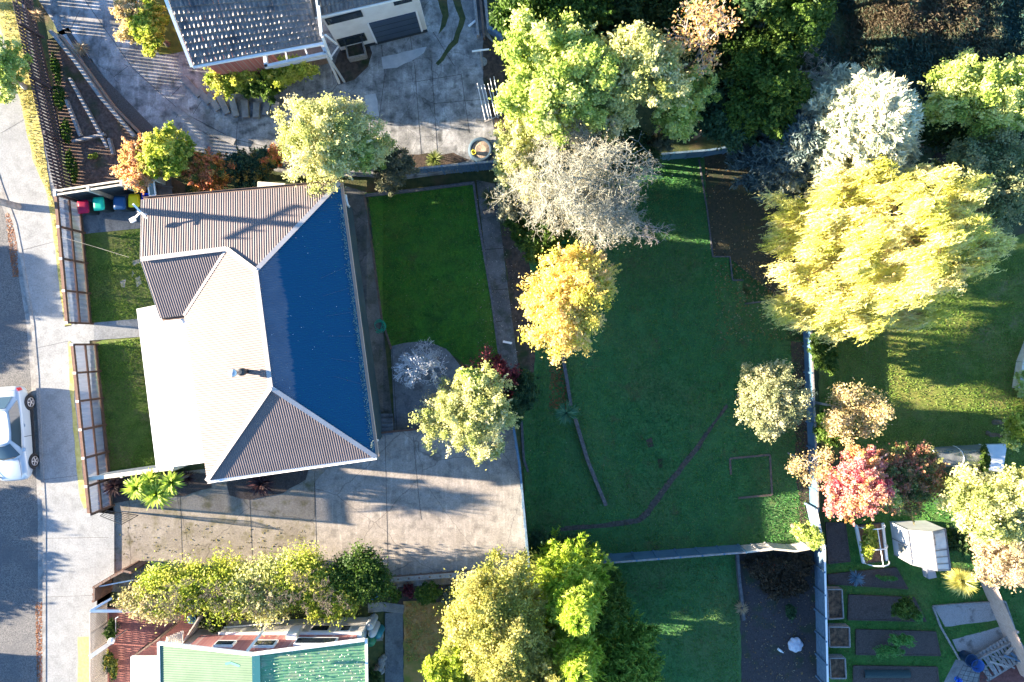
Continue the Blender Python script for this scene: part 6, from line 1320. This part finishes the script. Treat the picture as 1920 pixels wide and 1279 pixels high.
# ---- southern yard
c = G(692, 1205); 
for (x, y, r_, h_, col, nm, lb) in ((688, 1185, .20, 1.2, (.50, .54, .56), 'gas_cylinder', 'upper grey gas cylinder beside the green roofed house'), (692, 1200, .20, 1.2, (.55, .58, .62), 'gas_cylinder', 'lower grey gas cylinder beside the green roofed house'), (702, 1203, .22, .8, (.03, .22, .28), 'water_drum', 'teal drum next to the gas cylinders'), (690, 1212, .26, .7, (.03, .20, .10), 'garden_bin', 'dark green round garden bin below the cylinders')):
    p = W(x, y, h_ - .7); zg = Zb(p.x); tag(MB().lathe((p.x, p.y, zg), [(r_, 0), (r_, h_ * .85), (r_ * .8, h_ * .95), (r_ * .35, h_), (r_ * .3, h_ + .06), (0, h_ + .06)], 18).build(nm, mat('paint_%d' % x + str(y), col, rough=.4), smooth=True), lb, nm.split('_')[1])
r = G(712, 1185); tag(MB().box((r.x, r.y, r.z + .2), (.34, .50, .4), .1).box((r.x, r.y, r.z + .41), (.38, .54, .03), .1).build('storage_box', M_OLDW, bev=.0), 'small pale box beside the damp path', 'box')
rg = np.random.RandomState(4)
for i in range(6):
    p = G(716 + rg.uniform(-5, 5), 1232 + i * 5); bm = bmesh.new(); bmesh.ops.create_icosphere(bm, subdivisions=2, radius=.14 + .05 * rg.rand())
    for v in bm.verts: v.co *= 1 + rg.uniform(-.15, .15); v.co.z *= .6
    me = bpy.data.meshes.new('garden_stone'); bm.to_mesh(me); bm.free(); me.materials.append(M_KERB); o = bpy.data.objects.new('garden_stone', me); COL.objects.link(o); o.location = (p.x, p.y, p.z + .08); tag(o, 'pale garden stone in the heap by the damp path', 'stone', 'garden stones by the damp path')
p = W(215, 1198, .9); r = empty('lamp_post', (p.x, p.y, -.1), 'small white globe lamp post in the brick courtyard', 'lamp')
MB().tube([(p.x, p.y, -.1), (p.x, p.y, 1.0)], .03, 8).build('post', M_STEEL, r); MB().lathe((p.x, p.y, 1.0), [(.04, 0), (.13, .08), (.15, .16), (.10, .26), (0, .30)], 14).build('globe', M_WHITE, r, True)
MB().tube([W(217, 1196, .2), W(217, 1160, 1.3), W(222, 1157, 1.3)], .02, 6).build('arm', M_STEEL, r)
# grey pampas-like shelter next to the lattice screen
a = [W(312, 1195, 1.5), W(345, 1182, 1.5), W(343, 1210, 1.2), W(309, 1210, 1.2)]; V = []; F = []
for i in range(31):
    q = a[0].lerp(a[1], i / 30); e = a[3].lerp(a[2], i / 30); z = .03 * (i % 2); V += [q + Vector((0, .04 * math.sin(i * 2.1), z)), e + Vector((0, .05 * math.sin(i * 1.7), z))]
    if i: F.append((2 * i - 2, 2 * i, 2 * i + 1, 2 * i - 1))
tag(MB().add(V, F).build('striped_awning', mat('grey_cloth', (.40, .37, .34), (.55, .52, .49), scale=12, rough=.9)), 'crumpled pale grey awning beside the lattice screen', 'awning')
p = W(352, 1168, .7); tag(MB().lathe((p.x, p.y, Zd(p.x)), [(.16, 0), (.20, .6), (.22, .62), (.17, .62), (.15, .1)], 16).build('plant_pot', mat('blue_pot', (.25, .45, .52), rough=.4), smooth=True), 'pale blue pot behind the lattice screen', 'pot')
a, b = W(335, 1145, .9), W(356, 1122, .9); tag(MB().beam(a, b, .26, .05).box(((a.x + b.x) / 2, (a.y + b.y) / 2, .4), (.4, .12, .9), .7).build('garden_bench', mat('pale_blue_bench', (.40, .50, .52), rough=.6)), 'pale blue bench under the vine hedge', 'bench')
q = G(712, 1110); tag(MB().poly([W(702, 1122, -.5), W(716, 1118, -.5), W(718, 1108, -.4), W(708, 1112, -.3)]).poly([W(694, 1126, -.6), W(706, 1124, -.6), W(706, 1120, -.5)]).build('tarpaulin', mat('blue_tarp', (.01, .20, .60), rough=.4)), 'crumpled bright blue tarpaulin at the dark end of the hedge', 'tarpaulin')
# ---- dark bed: wrapped round bag and white bottle
c = G(1489, 1207); rg = np.random.RandomState(2); bm = bmesh.new(); bmesh.ops.create_icosphere(bm, subdivisions=4, radius=.37)
for v in bm.verts:
    a = math.atan2(v.co.y, v.co.x); v.co *= 1 + .05 * math.sin(a * 7 + v.co.z * 9) + .03 * math.sin(v.co.x * 23 + v.co.y * 17); v.co.z *= .55
me = bpy.data.meshes.new('wrapped_bundle'); bm.to_mesh(me); bm.free(); me.materials.append(mat('white_cloth', (.40, .42, .48), (.58, .60, .64), scale=6, rough=.8, bump=.8, bscale=9)); o = bpy.data.objects.new('wrapped_bundle', me); COL.objects.link(o); o.location = (c.x, c.y, c.z + .15)
for p_ in me.polygons: p_.use_smooth = True
tag(o, 'white cloth wrapped round bundle on the dark bed', 'bundle')
c = G(1462, 1219); tag(MB().tube([(c.x - .12, c.y + .08, c.z + .06), (c.x + .06, c.y - .05, c.z + .06), (c.x + .10, c.y - .08, c.z + .06), (c.x + .16, c.y - .12, c.z + .06)], [.06, .06, .025, .025], 10).build('bottle', M_WHITE, smooth=True), 'small white bottle lying left of the wrapped bundle', 'bottle')
edging('bank_timber', 'broken old timbers along the edge between the south lawn and the dark bed', [(1380, 1037), (1384, 1090), (1387, 1110), (1392, 1160)], .14, .30, M_DKW, cat='timber')
rosette('dry_grass_plant', 'pale dry grass tuft at the end of the broken timbers', 1390, 1140, -1.1, .38, 120, MATS['blade_tan'], w=.02, stem=False, droop=.9)
# ---- vegetable garden
def bed(label, pl, group=None, m=M_MULCH):
    P = orient([(p.x, p.y) for p in (G(*q) for q in pl)]); r = empty('vegetable_bed', (P[0][0], P[0][1], Zb(P[0][0])), label, 'garden bed', group)
    MB().prism(P, lambda x: Zb(x) - .05, lambda x: Zb(x) + .10).build('soil', m, r)
    mb = MB()
    for i in range(len(P)): a, b = P[i], P[(i + 1) % len(P)]; mb.beam((a[0], a[1], Zb(a[0]) + .06), (b[0], b[1], Zb(b[0]) + .06), .05, .12)
    mb.build('edging', mat('bed_edge', (.05, .04, .035), (.09, .075, .065), scale=9, rough=.9), r)
bed('narrow upright soil bed at the top left of the vegetable garden', [(1547, 980), (1583, 980), (1592, 1052), (1552, 1056)])
bed('wedge shaped soil bed with the blue spiky plant', [(1551, 1077), (1678, 1064), (1700, 1103), (1552, 1094)])
bed('long soil bed with the green shrub, below the wedge shaped one', [(1590, 1115), (1712, 1120), (1734, 1164), (1589, 1161)])
bed('long soil bed with two rows of leafy greens', [(1604, 1180), (1752, 1184), (1761, 1228), (1604, 1226)])
bed('soil bed under black netting at the bottom edge', [(1599, 1248), (1755, 1250), (1760, 1300), (1599, 1300)])
for (pl, lb) in (([(1551, 1106), (1579, 1106), (1582, 1160), (1554, 1162)], 'tall raised timber box beside the second long bed'), ([(1554, 1176), (1593, 1177), (1594, 1214), (1556, 1214)], 'square raised timber box in the middle of the row'), ([(1556, 1235), (1585, 1235), (1587, 1273), (1558, 1273)], 'raised timber box at the bottom of the row')):
    top = [W(*q, Zb(15) + .45) for q in pl]; r = empty('raised_box', (top[0].x, top[0].y, Zb(15)), lb, 'planter', 'raised timber boxes by the garden fence'); mb = MB()
    for i in range(4): a, b = top[i], top[(i + 1) % 4]; mb.beam(a - Vector((0, 0, .22)), b - Vector((0, 0, .22)), .05, .46)
    mb.build('frame', M_OLDW, r); MB().prism(orient([(p.x, p.y) for p in top]), Zb(15), Zb(15) + .36).build('soil', mat('compost', (.03, .022, .016), (.20, .12, .07), scale=5, rough=.95, bump=1, bscale=20), r)
# black net tunnel on the last bed
c = G(1660, 1262); V = []; F = []
for i in range(16):
    for k in range(9):
        a = math.pi * k / 8; V.append((c.x + (i / 15 - .5) * 2.3, c.y + .22 * math.cos(a), c.z + .05 + .22 * math.sin(a)))
for i in range(15):
    for k in range(8): F.append((i * 9 + k, i * 9 + k + 1, (i + 1) * 9 + k + 1, (i + 1) * 9 + k))
tag(MB().add(V, F).build('net_cloche', mat('black_net', (.01, .03, .035), (.03, .06, .06), scale=20, rough=.7)), 'low black net cloche on the bottom soil bed', 'cloche')
# white hoop frame
r = empty('hoop_frame', G(1632, 1020), 'white pipe hoop frame over the herb bed', 'frame'); zb_ = Zb(17); mb = MB()
L0, L1, R0, R1_ = G(1603, 984), G(1617, 1055), G(1652, 980), G(1660, 1050)
for a, b in ((L0, L1), (R0, R1_)): mb.beam(a + Vector((0, 0, .10)), b + Vector((0, 0, .10)), .12, .16)
mb.build('side_board', M_WHITE, r)
for t in (0.02, .55, .98):
    a = L0.lerp(L1, t); b = R0.lerp(R1_, t); pts = [(a.lerp(b, (1 - math.cos(math.pi * k / 14)) / 2)) + Vector((0, 0, .15 + .75 * math.sin(math.pi * k / 14))) for k in range(15)]
    MB().tube(pts, .03, 8).build('hoop', M_WHITE, r, True)
a = L0.lerp(R0, .5); b = L1.lerp(R1_, .5); MB().tube([a + Vector((0, 0, .9)), b + Vector((0, 0, .9))], .022, 6).build('ridge_pipe', M_WHITE, r)
bed('soil strip under the white hoop frame', [(1605, 985), (1652, 980), (1662, 1050), (1616, 1056)], m=mat('warm_soil', (.12, .06, .035), (.22, .13, .08), scale=9, rough=.95, bump=.8))
# greenhouse
M_PLAST = mat('greenhouse_plastic', (.42, .44, .46), (.52, .54, .56), scale=2, rough=.35)
gp = [G(1668, 978), G(1735, 976), G(1745, 1050), G(1676, 1040)]; r = empty('greenhouse', tuple(gp[0]), 'white plastic greenhouse with pitched roof and open vent', 'greenhouse'); hz = 1.55; rz_ = 2.0
gb = [p.copy() for p in gp]; gt = [Vector((p.x, p.y, Zb(p.x) + hz)) for p in gp]; m0 = (gt[0] + gt[1]) / 2 + Vector((0, 0, rz_ - hz)); m1 = (gt[3] + gt[2]) / 2 + Vector((0, 0, rz_ - hz))
mb = MB(); mb.poly([gb[0], gb[3], gt[3], gt[0]]); mb.poly([gb[3], gb[2], gt[2], m1, gt[3]]); mb.poly([gb[2], gb[1], gt[1], gt[2]]); mb.poly([gb[1], gb[0], gt[0], m0, gt[1]]); mb.build('wall', M_PLAST, r)
MB().poly([gt[0], gt[3], m1, m0]).poly([gt[1], m0, m1, gt[2]]).build('roof', M_PLAST, r)
mb = MB()
for t in (0, .17, .34, .5, .67, .84, 1):
    mb.beam(gt[0].lerp(gt[3], t) + Vector((0, 0, .02)), m0.lerp(m1, t) + Vector((0, 0, .02)), .035, .03); mb.beam(gt[1].lerp(gt[2], t) + Vector((0, 0, .02)), m0.lerp(m1, t) + Vector((0, 0, .02)), .035, .03)
for t in (0, .5, 1): q = gt[0].lerp(gt[3], t); g = gb[0].lerp(gb[3], t); mb.beam(q - Vector((.02, 0, 0)), g - Vector((.02, 0, 0)), .04, .03, (0, 1, 0))
for a, b in ((m0, m1), (gt[0], gt[3]), (gt[1], gt[2]), (gt[0], m0), (gt[3], m1), (gt[1], m0), (gt[2], m1)): mb.beam(a + Vector((0, 0, .03)), b + Vector((0, 0, .03)), .05, .04)
mb.build('frame', mat('greenhouse_frame', (.20, .21, .22), rough=.5), r)
a = gb[0].lerp(gb[3], .55) + Vector((-.03, 0, .6)); b = gb[0].lerp(gb[3], .95) + Vector((-.03, 0, .6)); MB().add([a, b, b + Vector((0, 0, .6)), a + Vector((0, 0, .6))], [(0, 1, 2, 3)]).build('window', mat('dim_opening', (.12, .14, .12), (.35, .34, .3), scale=12, rough=.6), r)
q0 = m0.lerp(m1, .05); q1 = m0.lerp(m1, .42); e0 = gt[1].lerp(gt[2], .05); e1 = gt[1].lerp(gt[2], .42); MB().poly([q0 + Vector((.1, 0, .05)), q1 + Vector((.1, 0, .05)), e1 + Vector((-.15, 0, .22)), e0 + Vector((-.15, 0, .22))]).build('roof_vent', M_PLAST, r)
p = G(1735, 1070); tag(MB().box((p.x, p.y, p.z + .25), (.34, .5, .45), .2).box((p.x, p.y + .05, p.z + .5), (.40, .56, .05), .2).build('compost_bin', mat('grey_bin', (.32, .33, .36), rough=.6)), 'small grey bin under the greenhouse end', 'bin')
# netting tunnel + slab at the right
M_NET = bpy.data.materials.new('white_net'); M_NET.use_nodes = True; _n = M_NET.node_tree.nodes; _l = M_NET.node_tree.links; _n['Principled BSDF'].inputs['Base Color'].default_value = (.20, .22, .24, 1)
_t = _n.new('ShaderNodeBsdfTransparent'); _m = _n.new('ShaderNodeMixShader'); _m.inputs[0].default_value = .45; _l.new(_n['Principled BSDF'].outputs[0], _m.inputs[1]); _l.new(_t.outputs[0], _m.inputs[2]); _l.new(_m.outputs[0], _n['Material Output'].inputs[0])
r = empty('net_tunnel', G(1785, 860), 'pale see-through net tunnel beside the white slab', 'tunnel'); a0 = G(1738, 858); a1 = G(1835, 852); V = []; F = []
for i in range(13):
    q = a0.lerp(a1, i / 12)
    for k in range(11): an = math.pi * k / 10; V.append((q.x + .02 * math.sin(i * 3 + k), q.y + .50 * math.cos(an), q.z + .85 * math.sin(an) * (1 + .03 * math.sin(i * 2.2))))
for i in range(12):
    for k in range(10): F.append((i * 11 + k, i * 11 + k + 1, (i + 1) * 11 + k + 1, (i + 1) * 11 + k))
MB().add(V, F).build('net', M_NET, r, True)
for i in (0, 6, 12): q = a0.lerp(a1, i / 12); MB().tube([(q.x, q.y + .51 * math.cos(math.pi * k / 10), q.z + .87 * math.sin(math.pi * k / 10)) for k in range(11)], .022, 6).build('hoop', M_WHITE, r)
a = [G(1843, 833), G(1880, 832), G(1872, 884), G(1846, 880)]; tag(MB().prism(orient([(p.x, p.y) for p in a]), Zb(22) - .05, Zb(22) + .30).build('white_slab', mat('slab_paint', (.55, .60, .64), (.66, .70, .72), scale=3, rough=.7)), 'pale blue white slab right of the net tunnel', 'slab')
tree('lime_shrub', 'narrow green hedge strip between the net tunnel and the white slab', 1839, 858, 7, 26, .0, -1.4, L_MID, n=2500, leaf=.07, nl=4, cat='shrub', tr=.02)
edging('curved_wall', 'pale curved retaining wall at the right edge beside the sunlit lawn', [(1925, 640), (1910, 680), (1902, 728)], .30, .5, M_CREAM, cat='wall')
tree('green_shrub', 'green planting at the right edge behind the curved pale wall', 1925, 740, 22, 50, -.6, -1.5, L_LIME, n=6000, leaf=.08, nl=5, cat='shrub')
# gravel plot surrounds, pallets, tubs
edging('plot_edging', 'timber edge left of the gravel beds', [(1747, 1137), (1762, 1175), (1797, 1236)], .07, .16, M_OLDW)
edging('plot_edging', 'timber edge along the top of the upper gravel bed', [(1747, 1136), (1820, 1130), (1882, 1127)], .07, .16, M_OLDW)
edging('plot_edging', 'timber edge at the right of the gravel beds', [(1882, 1127), (1895, 1165), (1906, 1200)], .07, .16, M_OLDW)
for (x, y, lb) in ((1806, 1228, 'left'), (1818, 1238, 'right')):
    p = G(x, y); r = empty('garden_tub', tuple(p), 'dark blue plastic tub at the foot of the pallet stack, %s one' % lb, 'tub'); mm = mat('blue_tub', (.01, .04, .10) if lb == 'left' else (.01, .09, .30), rough=.4) if False else mat('tub_' + lb, (.01, .035, .08) if lb == 'left' else (.01, .07, .25), rough=.4)
    MB().lathe(tuple(p), [(.24, 0), (.30, .62), (.33, .64), (.28, .62), (.24, .5), (0, .48)], 22).build('tub', mm, r, True)
rg = np.random.RandomState(6); r = empty('pallet_stack', G(1855, 1235), 'heap of weathered pallets and boards in the lower right corner', 'pallets')
def pp(u, v, z): q = Vector((1832, 1250)).lerp(Vector((1905, 1205)), u) + Vector((16, 26)) * (v - .5) * 1.6; w = G(q.x, q.y); return Vector((w.x, w.y, w.z + z))
for i in range(13):
    u = i / 12; MB().beam(pp(u, -.1, .35), pp(u + rg.uniform(-.02, .06), 1.0, .35), .13, .03).build('slat', M_OLDW, r)
for v in (0, .5, 1): MB().beam(pp(-.02, v, .27), pp(1.02, v, .27), .09, .10).build('bearer', M_OLDW, r)
for i in range(7): a = rg.rand(); MB().beam(pp(a * .8, .05 + .5 * rg.rand(), .42 + .04 * i), pp(a * .8 + rg.uniform(.05, .35), .8 * rg.rand() + .2, .42 + .04 * i), rg.uniform(.05, .16), .04).build('loose_board', [M_OLDW, M_BLUEG, M_LAT][i % 3], r)
edging('bench_frame', 'ladder like timber frame along the upper side of the pallet heap', [(1818, 1232), (1900, 1190)], .08, .5, M_OLDW, cat='frame')
MB()
p = G(1793, 1273); tag(MB().lathe(tuple(p), [(.12, 0), (.14, .25), (.15, .26), (.11, .25), (.1, .05), (0, .04)], 16).build('bucket', mat('blue_bucket', (.01, .16, .75), rough=.4), smooth=True), 'bright blue bucket on the corner paving', 'bucket')
a = G(1795, 1236); mb = MB()
for k in range(6): mb.tube([G(1795 - k * 4, 1240 + k * 8), G(1850 - k * 2, 1252 + k * 8)], .012, 4)
for k in range(7): mb.tube([G(1795 + k * 8, 1238 + k * 2), G(1770 + k * 12, 1285)], .012, 4)
o = mb.build('wire_grid', M_DARKMETAL); o.location.z = .5; tag(o, 'dark wire grid panel above the corner paving', 'grid')

# ================================================================ EXTRAS
# tall tree across the road that shades the tiled roof
SEED[0] += 1; rg = np.random.RandomState(SEED[0]); r0 = empty('street_tree', (-30.5, 16.4, -.17), 'tall dense tree across the road, top left', 'tree')
P, O, T, lb_ = crown_pts(rg, (-30.5, 16.4, 6.4), (1.7, 1.3, 2.9), 16000, 9, lobe=(.5, .7)); leaves(rg, 'crown', P, .26, L_MID, r0, out=O, tint=T); trunk_obj(rg, (-30.5, 16.4, -.17), lb_, .2, BARK, r0)
# dead undergrowth on the dark bed
for i, (x, y, rx, ry, lm, lb) in enumerate(((1435, 1062, 38, 22, leafmat('leaf_dead', [(.03, .028, .02), (.07, .055, .035), (.13, .09, .05)]), 'dark dead undergrowth under the broken fence, left part'), (1490, 1065, 30, 26, MATS['leaf_dead'], 'brown dead undergrowth under the broken fence, right part'), (1462, 1100, 40, 16, MATS['leaf_dead'], 'low dead weeds in the middle of the dark bed'), (1480, 1145, 10, 10, L_DARK2, 'small green weed on the dark bed'))):
    tree('undergrowth_shrub', lb, x, y, rx, ry, -.7, -1.35, lm, n=5000, leaf=.09, nl=7, cat='shrub', tr=.015)
patch('timber_deck', [(1838, 1262), (1925, 1222), (1990, 1240), (1990, 1330), (1830, 1330)], mat('red_deck', (.10, .035, .03), (.18, .07, .06), scale=6, rough=.8, bump=.4), .05)

for i, (x, y, zt, lb) in enumerate(((1400, -60, 9.2, 'left'), (1500, -85, 9.6, 'middle'), (1300, -60, 7.0, 'far left'), (1600, -110, 7.0, 'right'))):  # trees added above the top edge, heights set to shade the gully
    tree('evergreen_tree', 'tall dark evergreen added past the top edge to shade the gully, %s one' % lb, x, y, 80, 75, zt, 1.6, L_DARK, n=11000, leaf=.2, nl=8)

# short grass blades standing on the lawns: nobody could count them
def in_poly(x, y, P):
    c = np.zeros(len(x), bool); j = len(P) - 1
    for i in range(len(P)):
        xi, yi = P[i]; xj, yj = P[j]
        c ^= ((yi > y) != (yj > y)) & (x < (xj - xi) * (y - yi) / (yj - yi + 1e-9) + xi); j = i
    return c
def lawn_blades(name, lbl, pix, dens, pal_, sz=.062, seed=1, zf=Zb, off=.02, holes=()):
    P = [(p.x, p.y) for p in (G(*q, zf) for q in pix)]; xs = [p[0] for p in P]; ys = [p[1] for p in P]; rg = np.random.RandomState(seed)
    n = int((max(xs) - min(xs)) * (max(ys) - min(ys)) * dens); x = rg.uniform(min(xs), max(xs), n); y = rg.uniform(min(ys), max(ys), n); k = in_poly(x, y, P)
    for hp in holes: k &= ~in_poly(x, y, [(p.x, p.y) for p in (G(*q, zf) for q in hp)])
    x, y = x[k], y[k]
    dn = .5 + .22 * vnoise(x, y, 1.3, seed) + .2 * vnoise(x, y, 5, seed + 1); k = rg.rand(len(x)) < dn + .25; x, y, dn = x[k], y[k], dn[k]
    z = np.interp(x, KX, KZ) if zf is Zb else np.array([zf(a) for a in x])
    ax = rg.normal(size=(len(x), 3)) * .6; ax[:, 2] += .9
    o = leaves(rg, name, np.stack([x, y, z + off + sz * .25], 1), sz, leafmat(*pal_), None, up=.2, axis=ax, elong=2.6, tint=np.clip(.5 + .25 * vnoise(x, y, .8, seed + 2) + rg.normal(size=len(x)) * .2, 0, 1)); tag(o, lbl, 'grass', kind='stuff')
GP = ('blade_lawn', [(.035, .14, .04), (.055, .22, .055), (.10, .27, .05), (.19, .23, .08)])
GP2 = ('blade_lawn_dry', [(.09, .20, .03), (.17, .30, .045), (.27, .31, .09)])
lawn_blades('grass', 'short dark green grass over the back lawn', [(985, 350), (1240, 300), (1318, 292), (1336, 480), (1366, 484), (1396, 570), (1470, 568), (1480, 640), (1500, 660), (1520, 1018), (1115, 1038), (1000, 1055), (985, 980), (980, 780), (1010, 690), (1015, 600), (995, 480)], 240, GP, seed=31, holes=(SPATH,))
lawn_blades('grass', 'short green grass on the rear lawn behind the house', [(688, 368), (884, 350), (918, 560), (934, 685), (880, 688), (842, 660), (800, 640), (735, 646), (716, 600)], 240, ('blade_rear', [(.03, .11, .03), (.05, .19, .035), (.10, .27, .03), (.20, .24, .06)]), seed=41)
lawn_blades('grass', 'short green grass on the south lawn below the blue fence', [(1120, 1056), (1378, 1040), (1388, 1320), (1060, 1320)], 220, GP, seed=51)
lawn_blades('grass', 'short green grass between the vegetable beds', [(1552, 960), (1990, 930), (1990, 1310), (1556, 1310)], 150, GP, seed=61, holes=([(1748, 1137), (1882, 1127), (1898, 1162), (1772, 1178)], [(1785, 1200), (1888, 1172), (1912, 1212), (1820, 1230), (1795, 1222)], [(1760, 1290), (1792, 1235), (1990, 1190), (1990, 1320), (1760, 1320)], [(1660, 975), (1750, 975), (1750, 1055), (1670, 1050)]))
lawn_blades('grass', 'leaf strewn grass on the half sunlit east lawn', [(1535, 640), (1640, 600), (1960, 450), (1980, 880), (1760, 860), (1545, 845)], 260, GP2, seed=71)
lawn_blades('grass', 'short grass on the upper front lawn', [(152, 440), (264, 434), (300, 598), (172, 603)], 380, GP2, seed=81)
lawn_blades('grass', 'short grass on the lower front lawn', [(178, 647), (262, 634), (296, 878), (192, 890)], 380, GP2, seed=91)
lawn_blades('grass', 'yellowed grass on the street verge', [(-20, -60), (12, 90), (40, 192), (64, 300), (90, 365), (106, 470), (119, 600), (130, 600), (106, 400), (94, 362), (30, -40)], 300, ('blade_verge', [(.20, .22, .05), (.38, .34, .12), (.48, .42, .22)]), seed=95, zf=const(0))

tree('ivy_shrub', 'dark undergrowth between the lime tree and the bare twigs', 1150, 285, 66, 36, 3.4, .0, L_DARK, n=14000, leaf=.12, nl=8, cat='shrub')
tree('ivy_shrub', 'brown green undergrowth right of the bare twigs at the blue fence end', 1212, 282, 34, 26, 2.6, -.2, MATS['leaf_olive_grey'], n=8000, leaf=.11, nl=6, cat='shrub')
